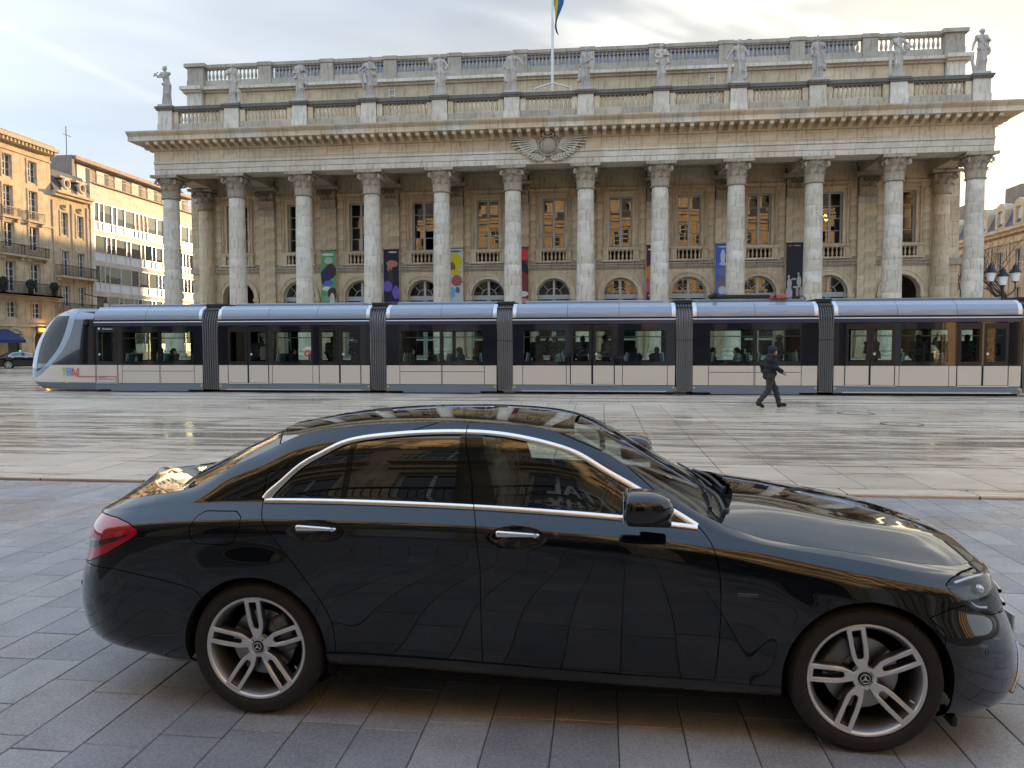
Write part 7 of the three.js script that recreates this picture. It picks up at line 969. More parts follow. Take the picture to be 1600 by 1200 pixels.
  const list = [
    [{ seed: 1, lean: -0.05, hip: 0.05, hd: -1, hat: 'crown', L: [-0.14, -0.20, 0.12, -0.34, -0.06, 0.18], Rr: [-0.25, -0.25, 0.20, -0.62, -0.20, 0.16], props: [{ a: [-0.44, 1.92, 0.14], b: [-0.78, 1.60, 0.16], r: 0.03 }], nf: 8 }, 'stone statue playing a flute at the left corner of the parapet'],
    [{ seed: 2, hd: -0.6, hat: 'bun', hip: 0.03, L: [-0.16, -0.24, 0.06, 0.10, -0.18, 0.22], Rr: [0.12, -0.30, -0.02, 0.16, -0.60, 0.02], flare: 0.20, props: [{ e: [0.34, 0.62, 0], r: [0.15, 0.17, 0.15], w: 0.02 }, { a: [0.36, 0.1, 0], b: [0.36, 0.5, 0], r: 0.12 }, { a: [0.30, 0.75, 0], b: [0.26, 1.2, 0], r: 0.05 }] }, 'slender stone statue with a small animal figure at its side, second from the left'],
    [{ seed: 3, hd: -0.3, lean: -0.03, hip: -0.02, L: fold(-1), Rr: [0.14, -0.22, 0.06, 0.06, -0.05, 0.22], cape: 1, capeY: 0.9, sash: -1, props: [{ e: [0.16, 1.72, 0.18], r: [0.14, 0.16, 0.08] }] }, 'hooded stone statue clasping both arms to the chest, third from the left'],
    [{ seed: 4, hat: 'crown', hip: 0.06, L: [-0.24, -0.22, 0.04, -0.40, -0.42, 0.20], Rr: [0.14, -0.24, 0.06, -0.10, -0.30, 0.24], cape: 1, capeY: 0.72, sash: 1, flare: 0.24, props: [{ a: [-0.46, 1.34, 0.2], b: [-0.30, 0.5, 0.05], r: 0.09, r2: 0.06 }] }, 'crowned stone statue with swirling robe, fourth from the left near a ladder'],
    [{ seed: 5, hd: -0.2, hip: 0.04, L: [-0.20, -0.14, 0.08, -0.22, 0.10, 0.16], Rr: [0.20, -0.26, -0.02, 0.12, -0.46, 0.12], leg: -0.10, nf: 7, props: [{ e: [-0.50, 1.86, 0.12], r: [0.17, 0.22, 0.10], w: 0.02 }, { a: [-0.30, 0.1, -0.05], b: [-0.20, 0.7, -0.05], r: 0.10 }, { a: [0.28, 1.2, 0], b: [0.24, 0.8, 0], r: 0.09 }] }, 'stone statue lifting a mask to its shoulder, fifth from the left'],
    [{ seed: 6, hd: -0.2, L: [-0.18, -0.30, 0.0, -0.24, -0.56, 0.08], Rr: [0.24, -0.16, 0.06, 0.34, -0.36, 0.12], cape: -1, capeY: 0.6, flare: 0.22, nf: 11 }, 'upright stone statue wrapped in a long cloak, sixth from the left'],
    [{ seed: 7, hd: 0.7, lean: 0.05, hip: -0.04, hat: 'bun', L: [-0.14, -0.28, 0.04, -0.06, -0.52, 0.20], Rr: [0.06, -0.26, 0.10, -0.30, -0.46, 0.22], cape: -1, capeY: 0.5, flare: 0.24, leg: -0.09 }, 'stone statue with crossed forearms and face turned aside, just right of the flagpole'],
    [{ seed: 8, hd: 0, hip: 0, L: [-0.10, -0.28, 0.04, 0.14, -0.40, 0.22], Rr: [0.18, -0.22, 0.04, -0.02, -0.26, 0.24], cape: 1, capeY: 1.25, sash: -1, flare: 0.20, nf: 10 }, 'slim stone statue with a cloak drawn over its arms, fifth from the right'],
    [{ seed: 9, hat: 'crown', hd: 0.3, hip: 0.03, L: [-0.20, -0.28, 0.02, -0.42, -0.66, 0.14], Rr: [0.22, -0.22, 0.04, 0.28, -0.46, 0.12], cape: 1, capeY: 0.4, flare: 0.27, props: [{ a: [-0.46, 0.05, 0], b: [-0.46, 0.95, 0], r: 0.12, r2: 0.10 }, { a: [0.40, 0.35, 0], b: [0.30, 0.2, 0.05], r: 0.12 }] }, 'broad stone statue with one arm reaching down to a short pillar, fourth from the right'],
    [{ seed: 10, hat: 'knob', hd: 0, hip: -0.04, L: [-0.12, -0.30, 0.04, -0.06, -0.58, 0.18], Rr: [0.16, -0.20, 0.08, 0.04, -0.16, 0.24], cape: 1, capeY: 0.55, flare: 0.24, leg: 0.11 }, 'stone statue in a pointed headdress with one hand at the chest, third from the right'],
    [{ seed: 11, hat: 'crown', hd: 0.4, hip: 0.02, L: [-0.14, -0.30, -0.04, -0.20, -0.56, 0.08], Rr: [0.24, -0.22, 0.06, 0.40, -0.40, 0.14], sash: 1, leg: -0.08, flare: 0.21, props: [{ e: [0.42, 1.42, 0.12], r: [0.12, 0.16, 0.10], w: 0.03 }, { a: [-0.36, 1.3, 0], b: [-0.38, 0.1, 0], r: 0.08 }] }, 'stone statue carrying a small harp against its side, second from the right'],
    [{ seed: 12, hd: 0.9, lean: 0.02, hip: 0.06, hat: 'bun', L: [-0.14, -0.34, -0.02, -0.24, -0.66, 0.06], Rr: [0.14, -0.24, 0.10, 0.02, -0.20, 0.22], sash: 1, flare: 0.24, cape: 1, capeY: 1.05, props: [{ e: [-0.42, 0.78, 0], r: [0.10, 0.22, 0.10] }, { a: [-0.40, 0.6, 0], b: [-0.28, 0.08, 0], r: 0.07, r2: 0.10 }] }, 'stone statue in profile with a bird at its foot on the right parapet corner']];
  list.forEach(([o, label], i) => { const t = thing('statue', label, 'statue', [colX(i), 15.705, CZ + 0.20], 0, 'statues along the parapet'); mesh('plinth', cbx(-0.40, 0.40, 0, 0.13, -0.30, 0.34, 0.015), stM[i % 3], t); mesh('figure', statue(o), stM[(i + 1) % 3], t).position.y = 0.11; });
}
// ------------------------------------------------------------------ people
const skinM = std({ color: lin(0.36, 0.20, 0.13), roughness: 0.6 });
function figure(j, o = {}) {
  // j: joints (x forward, y up, z to the figure's right)
  const c = o.cell || 0.018, all = Object.values(j).flat(1).filter(Array.isArray), mn = [9, 9, 9], mx = [-9, -9, -9]; for (const p of all) for (let k = 0; k < 3; k++) { mn[k] = Math.min(mn[k], p[k]); mx[k] = Math.max(mx[k], p[k]); }
  const lo = mn.map(v => v - 0.26), hi = mx.map(v => v + 0.30); lo[1] = Math.max(lo[1], -0.06);
  const fwd = o.face || [1, 0, 0], H = j.head, at = (a, b, d) => [H[0] + fwd[0] * a - fwd[2] * d, H[1] + b, H[2] + fwd[2] * a + fwd[0] * d];
  const headF = p => { let d = ell(p, H, [0.098, 0.122, 0.080]); d = smin(d, ell(p, at(0.035, -0.065, 0), [0.062, 0.062, 0.055]), 0.04); d = smin(d, cap(p, at(0.088, 0.005, 0), at(0.108, -0.030, 0), 0.011, 0.017), 0.015); for (const s of [-1, 1]) { d = smin(d, ell(p, at(-0.005, -0.01, s * 0.080), [0.022, 0.034, 0.012]), 0.012); d = Math.max(d, -ell(p, at(0.098, 0.012, s * 0.033), [0.016, 0.010, 0.016])); } d = smin(d, ell(p, at(0.090, -0.066, 0), [0.012, 0.010, 0.022]), 0.008); return d; };
  const bodyF = (p, q) => { let d = cap(p, j.neck, [H[0] - fwd[0] * 0.02, H[1] - 0.06, H[2] - fwd[2] * 0.02], 0.056, 0.05); d = smin(d, cap([p[0], p[1], p[2]], j.pelvis, j.chest, 0.125, 0.135), 0.06); d = smin(d, cap(p, j.shoulder[0], j.shoulder[1], 0.07, 0.07), 0.06);
    for (const s of [0, 1]) { d = smin(d, cap(p, j.shoulder[s], j.elbow[s], 0.052, 0.042), 0.03); d = smin(d, cap(p, j.elbow[s], j.wrist[s], 0.040, 0.028), 0.02); d = smin(d, cap(p, j.pelvis, j.hip[s], 0.11, 0.10), 0.05); d = smin(d, cap(p, j.hip[s], j.knee[s], 0.082, 0.056), 0.04); d = smin(d, cap(p, j.knee[s], j.ankle[s], 0.054, 0.038), 0.02); d = smin(d, cap(p, j.ankle[s], j.toe[s], 0.040, 0.030), 0.02); } return d; };
  const handF = p => { let d = 9; for (const s of [0, 1]) { const w = j.wrist[s], e = j.elbow[s]; let u = [w[0] - e[0], w[1] - e[1], w[2] - e[2]]; const l = Math.hypot(...u); u = u.map(v => v / l); const q = k => [w[0] + u[0] * k, w[1] + u[1] * k, w[2] + u[2] * k]; d = Math.min(d, cap(p, q(0.01), q(0.085), 0.026, 0.032)); for (let f = -1.5; f <= 1.5; f++) { const off = f * 0.018, a = q(0.09), b = q(0.165 - Math.abs(f) * 0.008); d = smin(d, cap(p, [a[0] + off, a[1], a[2]], [b[0] + off * 0.9, b[1], b[2] + 0.01], 0.0105, 0.009), 0.008); } const t = q(0.04), t2 = q(0.10); d = smin(d, cap(p, [t[0] + 0.03, t[1], t[2]], [t2[0] + 0.055, t2[1], t2[2] + 0.012], 0.012, 0.010), 0.01); } return d; };
  const parts = {};
  parts.body = nets((x, y, z) => { const p = [x, y, z]; return smin(smin(headF(p), bodyF(p), 0.02), handF(p), 0.012); }, lo, hi, c);
  const P = j.pelvis, hem = o.hem ?? P[1] - 0.12;
  parts.coat = nets((x, y, z) => { const p = [x, y, z], wr = 0.012 * Math.sin(y * 38 + x * 9) + 0.008 * Math.sin(z * 40 + y * 21); let d = cap([x, y, z * 0.92], P, j.chest, 0.175, 0.172); d = smin(d, cap(p, j.shoulder[0], j.shoulder[1], 0.098, 0.098), 0.07); for (const s of [0, 1]) { d = smin(d, cap(p, j.shoulder[s], j.elbow[s], 0.088, 0.072), 0.05); d = smin(d, cap(p, j.elbow[s], j.wrist[s], 0.070, 0.055), 0.03); } d = smin(d, cap(p, [j.neck[0], j.neck[1] - 0.02, j.neck[2]], [j.neck[0], j.neck[1] + (o.collar ?? 0.03), j.neck[2]], 0.085, 0.08), 0.04); if (o.hood) d = smin(d, ell(p, [H[0] - fwd[0] * 0.09, H[1] - 0.17, H[2] - fwd[2] * 0.09], [0.10, 0.09, 0.13]), 0.05); if (o.skirtTo) d = smin(d, cap([x, y, z], P, [P[0], o.skirtTo, P[2]], 0.17, 0.20), 0.06); d += wr; return o.sit ? d : Math.max(d, (o.skirtTo ?? hem) - y); }, lo, hi, c);
  parts.trousers = nets((x, y, z) => { const p = [x, y, z]; let d = 9; for (const s of [0, 1]) { d = smin(d, cap(p, P, j.hip[s], 0.13, 0.125), 0.05); d = smin(d, cap(p, j.hip[s], j.knee[s], 0.105, 0.078), 0.04); d = smin(d, cap(p, j.knee[s], j.ankle[s], 0.078, 0.066), 0.03); } d += 0.006 * Math.sin(y * 45 + x * 20); return Math.max(d, Math.min(j.ankle[0][1], j.ankle[1][1]) - 0.02 - y); }, lo, hi, c);
  parts.shoes = nets((x, y, z) => { const p = [x, y, z]; let d = 9; for (const s of [0, 1]) { d = Math.min(d, smin(cap(p, [j.ankle[s][0], j.ankle[s][1] - 0.02, j.ankle[s][2]], [j.toe[s][0], j.toe[s][1] + 0.005, j.toe[s][2]], 0.056, 0.045), cap(p, j.ankle[s], [j.ankle[s][0], j.ankle[s][1] - 0.05, j.ankle[s][2]], 0.055, 0.055), 0.02)); } return d; }, lo, hi, c);
  const hairLow = o.long ? 0.20 : 0.07; parts.hair = nets((x, y, z) => { const p = [x, y, z]; let d = ell(p, [H[0] - fwd[0] * 0.012, H[1] + 0.018, H[2] - fwd[2] * 0.012], [0.112, 0.124, 0.096]); if (o.long) d = smin(d, cap(p, [H[0] - fwd[0] * 0.07, H[1], H[2] - fwd[2] * 0.07], [H[0] - fwd[0] * 0.09, H[1] - 0.2, H[2] - fwd[2] * 0.09], 0.085, 0.07), 0.04); const q = (x - H[0]) * fwd[0] + (z - H[2]) * fwd[2]; d = Math.max(d, q - 0.045 - Math.max(0, (y - H[1] - 0.035)) * 2.2, H[1] - hairLow - y); return d + 0.004 * Math.sin(x * 90) * Math.sin(y * 80 + z * 60); }, [H[0] - 0.25, H[1] - 0.32, H[2] - 0.22], [H[0] + 0.2, H[1] + 0.22, H[2] + 0.22], c * 0.7);
  if (o.hat) parts.hat = nets((x, y, z) => { const p = [x, y, z]; let d = ell(p, [H[0] - fwd[0] * 0.01, H[1] + 0.045, H[2] - fwd[2] * 0.01], [0.122, 0.120, 0.104]); d = Math.max(d, H[1] + 0.025 - y); d = smin(d, Math.abs(y - H[1] - 0.05) < 0.03 ? ell(p, [H[0], H[1] + 0.05, H[2]], [0.124, 0.06, 0.108]) : 9, 0.01); return d; }, [H[0] - 0.25, H[1] - 0.1, H[2] - 0.22], [H[0] + 0.2, H[1] + 0.25, H[2] + 0.22], c * 0.7);
  if (o.pack) parts.backpack = nets((x, y, z) => { const q = [x - (j.chest[0] - fwd[0] * 0.22), y - j.chest[1] + 0.10, z - (j.chest[2] - fwd[2] * 0.22)]; return Math.hypot(Math.max(Math.abs(q[0]) - 0.06, 0), Math.max(Math.abs(q[1]) - 0.15, 0), Math.max(Math.abs(q[2]) - 0.09, 0)) - 0.06; }, lo, hi, c);
  return parts;
}
function person(label, parts, pos, turn, col, group) { const t = thing('person', label, 'person', pos, turn, group); for (const [k, g] of Object.entries(parts)) mesh(k, g, col[k] || col.coat, t); return t; }
const cloth = (r, g, b) => std({ color: lin(r, g, b), roughness: 0.9 });
const C = { black: cloth(0.012, 0.012, 0.014), navy: cloth(0.016, 0.02, 0.035), grey: cloth(0.09, 0.09, 0.09), dark: cloth(0.035, 0.032, 0.03), pale: cloth(0.42, 0.42, 0.40), green: cloth(0.14, 0.20, 0.17), brown: cloth(0.06, 0.04, 0.028), jean: cloth(0.03, 0.045, 0.075), cream: cloth(0.5, 0.46, 0.36), hair: cloth(0.015, 0.011, 0.009), hairB: cloth(0.09, 0.05, 0.025) };
{ // a woman walks past the tram to the right
  const j = { pelvis: [0, 0.90, 0], chest: [0.03, 1.26, 0], neck: [0.05, 1.42, 0], head: [0.085, 1.535, 0], shoulder: [[0.04, 1.36, -0.17], [0.04, 1.36, 0.17]], elbow: [[-0.12, 1.12, -0.24], [0.10, 1.10, 0.25]], wrist: [[-0.06, 0.90, -0.25], [0.26, 0.98, 0.20]], hip: [[0, 0.86, -0.09], [0, 0.86, 0.09]], knee: [[0.20, 0.49, -0.09], [-0.05, 0.47, 0.09]], ankle: [[0.30, 0.10, -0.09], [-0.32, 0.15, 0.09]], toe: [[0.46, 0.06, -0.09], [-0.20, 0.04, 0.09]] };
  person('person in a dark knitted cap and dark jacket walking across the square before the tram', figure(j, { cell: 0.0115, hem: 0.76, collar: 0.04, hood: 1, hat: 1 }), [4.66, PZ, -22.4], 0.10, { body: skinM, coat: C.black, trousers: C.dark, shoes: C.black, hair: C.hair, hat: C.navy }).scale.setScalar(1.03);
}
{ // passengers: three who sit, four who stand
  const sit = (o = {}) => figure({ pelvis: [0, 0.52, 0], chest: [-0.05, 0.88, 0], neck: [-0.03, 1.05, 0], head: [0.01, 1.17, 0], shoulder: [[-0.05, 0.99, -0.17], [-0.05, 0.99, 0.17]], elbow: [[0.0, 0.74, -0.23], [0.02, 0.74, 0.23]], wrist: [[0.20, 0.68, -0.10], [0.22, 0.69, 0.10]], hip: [[0.02, 0.50, -0.09], [0.02, 0.50, 0.09]], knee: [[0.42, 0.50, -0.10], [0.42, 0.50, 0.10]], ankle: [[0.42, 0.10, -0.10], [0.44, 0.10, 0.10]], toe: [[0.56, 0.05, -0.10], [0.58, 0.05, 0.10]] }, { cell: 0.024, sit: 1, ...o });
  const stand = (o = {}, up) => figure({ pelvis: [0, 0.95, 0], chest: [0, 1.32, 0], neck: [0.01, 1.48, 0], head: [0.03, 1.60, 0], shoulder: [[0, 1.42, -0.18], [0, 1.42, 0.18]], elbow: [[-0.03, 1.15, -0.24], up ? [0.16, 1.44, 0.30] : [0.02, 1.15, 0.24]], wrist: [[0.12, 0.98, -0.22], up ? [0.14, 1.68, 0.22] : [0.20, 1.12, 0.10]], hip: [[0, 0.90, -0.09], [0, 0.90, 0.09]], knee: [[0.02, 0.50, -0.10], [0.02, 0.50, 0.10]], ankle: [[-0.02, 0.10, -0.11], [0, 0.10, 0.11]], toe: [[0.14, 0.05, -0.12], [0.16, 0.05, 0.12]] }, { cell: 0.024, ...o });
  const A = [sit(), sit({ long: 1, hood: 1 }), sit({ hat: 1, collar: 0.06 })], B = [stand({ hood: 1 }), stand({ long: 1 }, 1), stand({ hat: 1 }), stand({ pack: 1 })];
  const protos = new Map();
  const ride = (x, kind, n, turn, label, coat, extra = {}, dz = -0.62) => {
    const parts = kind === 'sit' ? A[n] : B[n], col = { body: skinM, coat, trousers: C.dark, shoes: C.black, hair: C.hair, hat: C.black, backpack: C.grey, ...extra }, key = kind + n, pos = [x, 0.385, TZ + dz];
    const first = protos.get(key); if (!first) { const t = person(label, parts, pos, turn, col, 'passengers in the tram'); protos.set(key, t); return; }
    const t = first.clone(); t.name = numbered('person'); t.position.set(...pos); t.rotation.y = turn; tag(t, label, 'person', 'passengers in the tram'); for (const m of t.children) m.material = col[m.name] || coat; scene.add(t);
  };
  const F = 0, Bk = Math.PI, IN = Math.PI / 2 + 0.2, OUT = -Math.PI / 2 + 0.3;
  ride(-18.1, 'sit', 0, F, 'passenger in a pale jacket at the left window of the leading tram car', C.pale);
  ride(-17.2, 'sit', 2, Bk, 'passenger in a dark cap between the two windows of the leading tram car', C.dark, {}, -0.95);
  ride(-16.45, 'sit', 1, F, 'passenger with long dark hair at the right window of the leading tram car', C.black);
  ride(-15.7, 'sit', 0, Bk, 'passenger in grey at the far end of the leading tram car', C.grey, {}, -0.9);
  ride(-13.25, 'stand', 1, IN, 'standing passenger in a pale coat behind the first double door of the tram', C.pale, {}, -0.75);
  ride(-11.75, 'sit', 1, F, 'passenger with a white collar beside the red and white window sticker', C.navy, { backpack: C.pale }, -0.9);
  ride(-10.15, 'stand', 0, IN, 'standing passenger in a dark hooded coat, left behind the second double door', C.dark, {}, -0.8);
  ride(-9.2, 'stand', 2, OUT, 'standing passenger in a dark cap, right behind the second double door', C.black, {}, -0.7);
  ride(-7.05, 'sit', 1, F, 'passenger in a brown coat at the left of the second tram car', C.brown);
  ride(-6.4, 'sit', 0, Bk, 'passenger with a dark jacket at the left window of the second tram car', C.black, {}, -0.95);
  ride(-5.25, 'sit', 2, F, 'passenger in a dark cap at the right window of the second tram car', C.navy);
  ride(-4.7, 'sit', 0, Bk, 'bare-headed passenger with pale collar at the right end of the second tram car', C.dark, { hair: C.hairB }, -0.95);
  ride(-2.35, 'stand', 0, IN, 'standing passenger in a black hood at the left window of the third tram car', C.black);
  ride(-1.75, 'stand', 1, OUT, 'passenger holding the rail at the left window of the third tram car', C.dark, {}, -1.1);
  ride(-1.5, 'sit', 1, F, 'seated passenger in a pale green jacket below the standing riders of the third tram car', C.green, {}, -0.5);
  ride(-0.72, 'stand', 3, IN, 'standing passenger with a grey backpack at the left leaf of the middle tram door', C.navy, {}, -0.7);
  ride(0.12, 'stand', 2, Bk, 'standing passenger in a black cap at the right leaf of the middle tram door', C.grey, {}, -0.75);
  ride(1.15, 'sit', 0, IN, 'bare-headed passenger with broad dark shoulders at the rear window of the third tram car', C.navy, {}, -0.9);
  ride(1.95, 'sit', 2, IN, 'broad passenger in a cap at the rear window of the third tram car', C.black, {}, -0.9);
  ride(3.95, 'sit', 0, F, 'passenger with short dark hair at the left window of the fourth tram car', C.black, {}, -0.95);
  ride(4.72, 'sit', 1, Bk, 'passenger in a pale green top at the left window of the fourth tram car', C.green);
  ride(6.35, 'stand', 2, F, 'standing passenger in a dark cap above the walking person in the fourth tram car', C.dark, {}, -1.5);
  ride(6.9, 'sit', 0, Bk, 'passenger in black at the right end of the fourth tram car', C.black, {}, -0.95);
  ride(9.35, 'stand', 2, OUT, 'standing passenger in a cream cap behind the first door of the fifth tram car', C.brown, { hat: C.cream }, -0.8);
  ride(10.85, 'stand', 3, IN, 'standing passenger with a grey backpack at the window of the fifth tram car', C.black, {}, -0.65);
  ride(11.75, 'stand', 1, OUT, 'standing passenger with a pale scarf at the window of the fifth tram car', C.navy, { hair: C.pale }, -0.9);
  ride(12.45, 'stand', 0, IN, 'standing passenger in a dark hood behind the left leaf of the last tram door', C.black, {}, -0.7);
  ride(13.2, 'stand', 3, F, 'standing passenger with a backpack behind the right leaf of the last tram door', C.dark, { backpack: C.black }, -0.75);
  { const t = first_driver(); function first_driver() { const p = protos.get('sit0').clone(); p.name = numbered('person'); p.position.set(-19.95, 0.62, TCZ + 0.1); p.rotation.y = Math.PI; tag(p, 'tram driver in dark clothes behind the windscreen of the cab', 'person'); for (const m of p.children) m.material = { body: skinM, trousers: C.dark, shoes: C.black, hair: C.hair }[m.name] || C.navy; scene.add(p); return p; } }
}
{ // red and white sticker on a tram window
  const t = thing('window_sticker', 'small red and white sticker on a tram window', 'sticker', [-10.83, 1.50, TZ - 0.012]); mesh('red_mark', new THREE.TorusGeometry(0.10, 0.035, 6, 20, 5.2).scale(1.1, 0.85, 0.1), std({ color: lin(0.6, 0.03, 0.05), roughness: 0.5 }), t); mesh('white_line', [bx(-0.13, 0.13, 0.16, 0.19, 0, 0.003), bx(-0.10, 0.12, 0.21, 0.24, 0, 0.003)], paintWhite, t).userData.kind = 'stuff';
}
{ // dark car at the left with a lit green roof sign
  const c = car.clone(); c.name = numbered('parked_car'); c.position.set(-44.2, 0.03, -53.2); c.rotation.y = 0.62; c.scale.setScalar(0.86); tag(c, 'small dark car with a green roof sign parked before the corner house', 'car'); scene.add(c);
  mesh('roof_sign', new RoundedBoxGeometry(0.16, 0.12, 0.42, 3, 0.03).translate(0.85, 1.53, 0), std({ color: lin(0.25, 0.6, 0.22), roughness: 0.4, emissive: lin(0.08, 0.35, 0.08), emissiveIntensity: 0.6 }), c);
}
// ------------------------------------------------------------------ banners on the pilasters: flat print on hanging cloth
{
  const dots = (u, v, list, bg) => { let c = bg; for (const [x, y, rx, ry, col] of list) if (((u - x) / rx) ** 2 + ((v - y) / ry) ** 2 < 1 + 0.5 * (fbm(u * 9, v * 18, 9, 18, 5, 3) - 0.5)) c = col; const n = 0.85 + 0.3 * fbm(u * 20, v * 40, 20, 40, 3, 3); return c.map(x => x * n); };
  const W = [0.6, 0.6, 0.6];
  const specs = [
    [2, 'green and dark printed banner on the third pilaster from the left', (u, v) => dots(u, v, [[0.45, 0.93, 0.42, 0.022, W], [0.5, 0.82, 0.26, 0.06, [0.4, 0.42, 0.42]], [0.62, 0.62, 0.40, 0.14, [0.06, 0.03, 0.025]], [0.3, 0.52, 0.34, 0.16, [0.03, 0.03, 0.09]], [0.5, 0.40, 0.34, 0.05, [0.10, 0.12, 0.5]], [0.35, 0.30, 0.3, 0.04, W], [0.75, 0.2, 0.34, 0.12, [0.05, 0.03, 0.03]], [0.72, 0.10, 0.16, 0.12, [0.5, 0.5, 0.46]], [0.3, 0.12, 0.26, 0.05, [0.2, 0.3, 0.25]]], [0.10, 0.32, 0.11])],
    [3, 'dark violet printed banner on the fourth pilaster from the left', (u, v) => dots(u, v, [[0.6, 0.955, 0.3, 0.014, W], [0.55, 0.74, 0.38, 0.065, [0.45, 0.18, 0.11]], [0.40, 0.66, 0.18, 0.05, [0.40, 0.16, 0.10]], [0.45, 0.45, 0.16, 0.2, [0.06, 0.03, 0.025]], [0.25, 0.33, 0.30, 0.10, [0.14, 0.09, 0.42]], [0.80, 0.22, 0.24, 0.12, [0.15, 0.10, 0.40]], [0.5, 0.02, 0.6, 0.03, [0.12, 0.07, 0.35]]], [0.018, 0.014, 0.035])],
    [4, 'yellow, red and white printed banner on the fifth pilaster from the left', (u, v) => dots(u, v, [[0.5, 0.95, 0.42, 0.02, [0.15, 0.15, 0.15]], [0.45, 0.75, 0.52, 0.16, [0.55, 0.48, 0.02]], [0.30, 0.66, 0.22, 0.10, [0.20, 0.10, 0.06]], [0.45, 0.57, 0.46, 0.05, [0.55, 0.47, 0.02]], [0.6, 0.42, 0.36, 0.10, [0.36, 0.10, 0.09]], [0.3, 0.2, 0.2, 0.10, [0.12, 0.38, 0.62]], [0.65, 0.25, 0.14, 0.06, [0.12, 0.12, 0.2]], [0.5, 0.03, 0.6, 0.03, [0.35, 0.5, 0.62]]], [0.50, 0.50, 0.50])],
    [5, 'red and dark printed banner on the sixth pilaster from the left', (u, v) => dots(u, v, [[0.65, 0.88, 0.5, 0.10, [0.60, 0.04, 0.05]], [0.5, 0.58, 0.5, 0.20, [0.03, 0.02, 0.025]], [0.6, 0.40, 0.5, 0.16, [0.22, 0.03, 0.035]], [0.6, 0.17, 0.4, 0.05, W], [0.5, 0.04, 0.6, 0.05, [0.55, 0.22, 0.2]]], [0.10, 0.06, 0.06])],
    [7, 'plum, orange and pink printed banner on the eighth pilaster from the left', (u, v) => dots(u, v, [[0.4, 0.93, 0.34, 0.02, W], [0.5, 0.76, 0.26, 0.035, [0.55, 0.35, 0.45]], [0.5, 0.52, 0.7, 0.14, [0.50, 0.20, 0.03]], [0.5, 0.28, 0.7, 0.13, [0.48, 0.08, 0.13]], [0.5, 0.12, 0.4, 0.03, [0.5, 0.3, 0.35]], [0.5, 0.03, 0.7, 0.05, [0.05, 0.015, 0.02]]], [0.09, 0.012, 0.05])],
    [8, 'blue printed banner with pale shapes on the fourth pilaster from the right', (u, v) => dots(u, v, [[0.5, 0.955, 0.4, 0.012, W], [0.42, 0.78, 0.14, 0.13, [0.55, 0.56, 0.62]], [0.5, 0.66, 0.3, 0.03, [0.45, 0.5, 0.6]], [0.6, 0.52, 0.5, 0.08, [0.16, 0.18, 0.24]], [0.55, 0.30, 0.5, 0.14, [0.16, 0.14, 0.17]], [0.4, 0.20, 0.24, 0.07, [0.5, 0.5, 0.55]], [0.5, 0.04, 0.7, 0.06, [0.22, 0.42, 0.48]]], [0.06, 0.12, 0.45])],
    [9, 'near-black printed banner with two pale dancing figures on the third pilaster from the right', (u, v) => dots(u, v, [[0.2, 0.955, 0.14, 0.014, [0.5, 0.05, 0.1]], [0.62, 0.955, 0.22, 0.010, [0.3, 0.3, 0.32]], [0.16, 0.42, 0.07, 0.032, [0.45, 0.33, 0.29]], [0.20, 0.30, 0.14, 0.09, [0.42, 0.36, 0.36]], [0.20, 0.13, 0.19, 0.13, [0.40, 0.38, 0.42]], [0.45, 0.38, 0.16, 0.016, [0.42, 0.32, 0.29]], [0.72, 0.47, 0.06, 0.028, [0.42, 0.32, 0.28]], [0.76, 0.34, 0.14, 0.10, [0.40, 0.37, 0.35]], [0.60, 0.24, 0.20, 0.018, [0.42, 0.34, 0.30]], [0.66, 0.16, 0.08, 0.10, [0.34, 0.28, 0.27]], [0.88, 0.14, 0.08, 0.12, [0.34, 0.28, 0.27]]], [0.018, 0.018, 0.028])]];
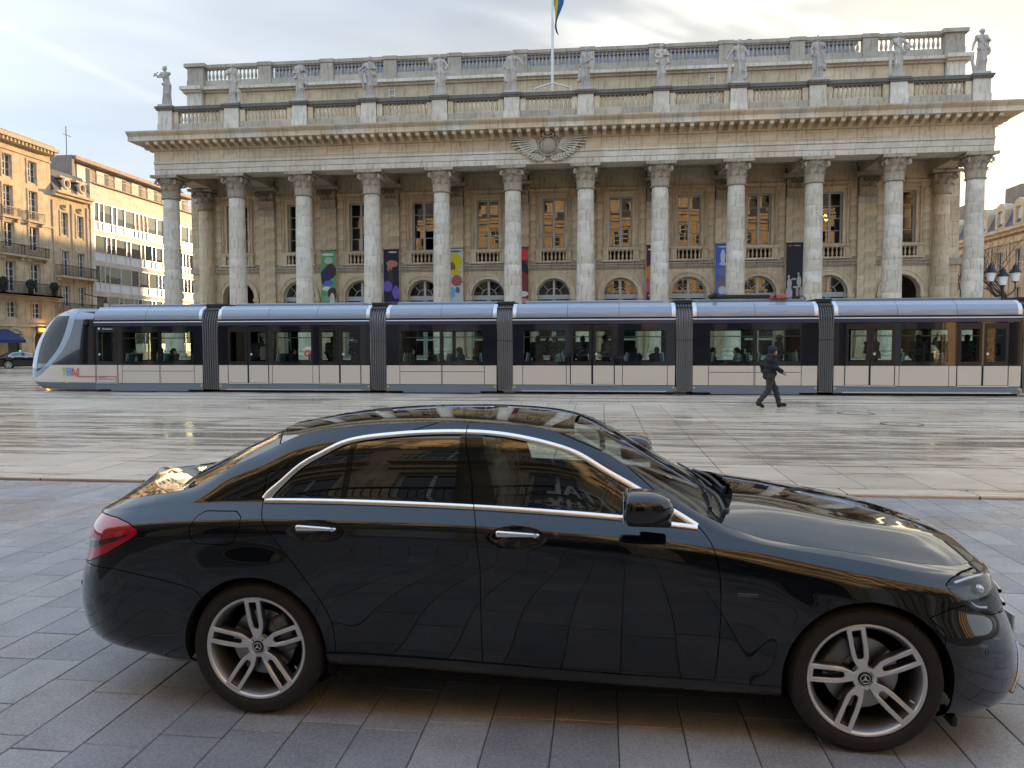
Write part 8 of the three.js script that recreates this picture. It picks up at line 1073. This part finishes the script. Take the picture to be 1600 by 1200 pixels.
  specs.forEach(([i, label, fn]) => { const t = thing('banner', label, 'banner', [colX(i), 4.30, WZ + 0.19], 0, 'banners hung on the pilasters'); const tx = makeTex(96, 288, fn, true, 1, 1), N = 10, P = [], U = [], I = []; for (const s of [0, 1]) for (let y = 0; y <= N; y++) for (let x = 0; x <= 8; x++) { const u = x / 8, v = y / N; P.push(lerp(-0.49, 0.49, u), 3.42 * v, 0.05 + 0.012 * Math.sin(u * 7 + v * 3 + i) - s * 0.004); U.push(u, v); } for (const s of [0, 1]) for (let y = 0; y < N; y++) for (let x = 0; x < 8; x++) { const a = s * 9 * (N + 1) + y * 9 + x; s ? I.push(a, a + 10, a + 1, a, a + 9, a + 10) : I.push(a, a + 1, a + 10, a, a + 10, a + 9); } const g = new THREE.BufferGeometry(); g.setAttribute('position', new THREE.Float32BufferAttribute(P, 3)); g.setAttribute('uv', new THREE.Float32BufferAttribute(U, 2)); g.setIndex(I); g.computeVertexNormals(); mesh('printed_cloth', g, std({ map: tx, roughness: 0.8 }), t); mesh('hanging_bar', [rod([-0.54, 3.44, 0.05], [0.54, 3.44, 0.05], 0.022, 8)], ironMat, t); mesh('bottom_bar', [rod([-0.52, 0, 0.05], [0.52, 0, 0.05], 0.022, 8)], ironMat, t); });
}
// chandeliers lit behind two of the tall windows
for (const [i, lb] of [[1, 'lit chandelier behind the second tall window from the left'], [9, 'lit chandelier behind the second tall window from the right']]) {
  const t = thing('chandelier', lb, 'chandelier', [(colX(i) + colX(i + 1)) / 2 + (i === 9 ? 0.12 : -0.18), 9.3, WZ - 2.0]); mesh('frame', [rod([0, 0.3, 0], [0, 2.1, 0], 0.015, 6), new THREE.TorusGeometry(0.30, 0.015, 6, 20).rotateX(Math.PI / 2), new THREE.TorusGeometry(0.18, 0.015, 6, 20).rotateX(Math.PI / 2).translate(0, 0.28, 0), rod([0, -0.3, 0], [0, 0.4, 0], 0.03, 8), rod([-0.3, 0, 0], [0.3, 0, 0], 0.012, 6), rod([0, 0, -0.3], [0, 0, 0.3], 0.012, 6)], ironMat, t);
  const bm = std({ color: lin(0.5, 0.4, 0.2), emissive: lin(1.0, 0.62, 0.22), emissiveIntensity: 6 }), bg = new THREE.SphereGeometry(0.042, 10, 8); for (let k = 0; k < 9; k++) { const a = k / 9 * 2 * Math.PI; mesh('lamp_bulb', bg, bm, t).position.set(0.30 * Math.cos(a), 0.06, 0.30 * Math.sin(a)); } for (let k = 0; k < 5; k++) { const a = k / 5 * 2 * Math.PI; mesh('lamp_bulb', bg, bm, t).position.set(0.18 * Math.cos(a), 0.33, 0.18 * Math.sin(a)); }
  const l = new THREE.PointLight(new THREE.Color().setRGB(1, 0.65, 0.3), 8, 12); l.position.set(0, 0.15, 0); t.add(l);
}
renderer.render(scene, camera);
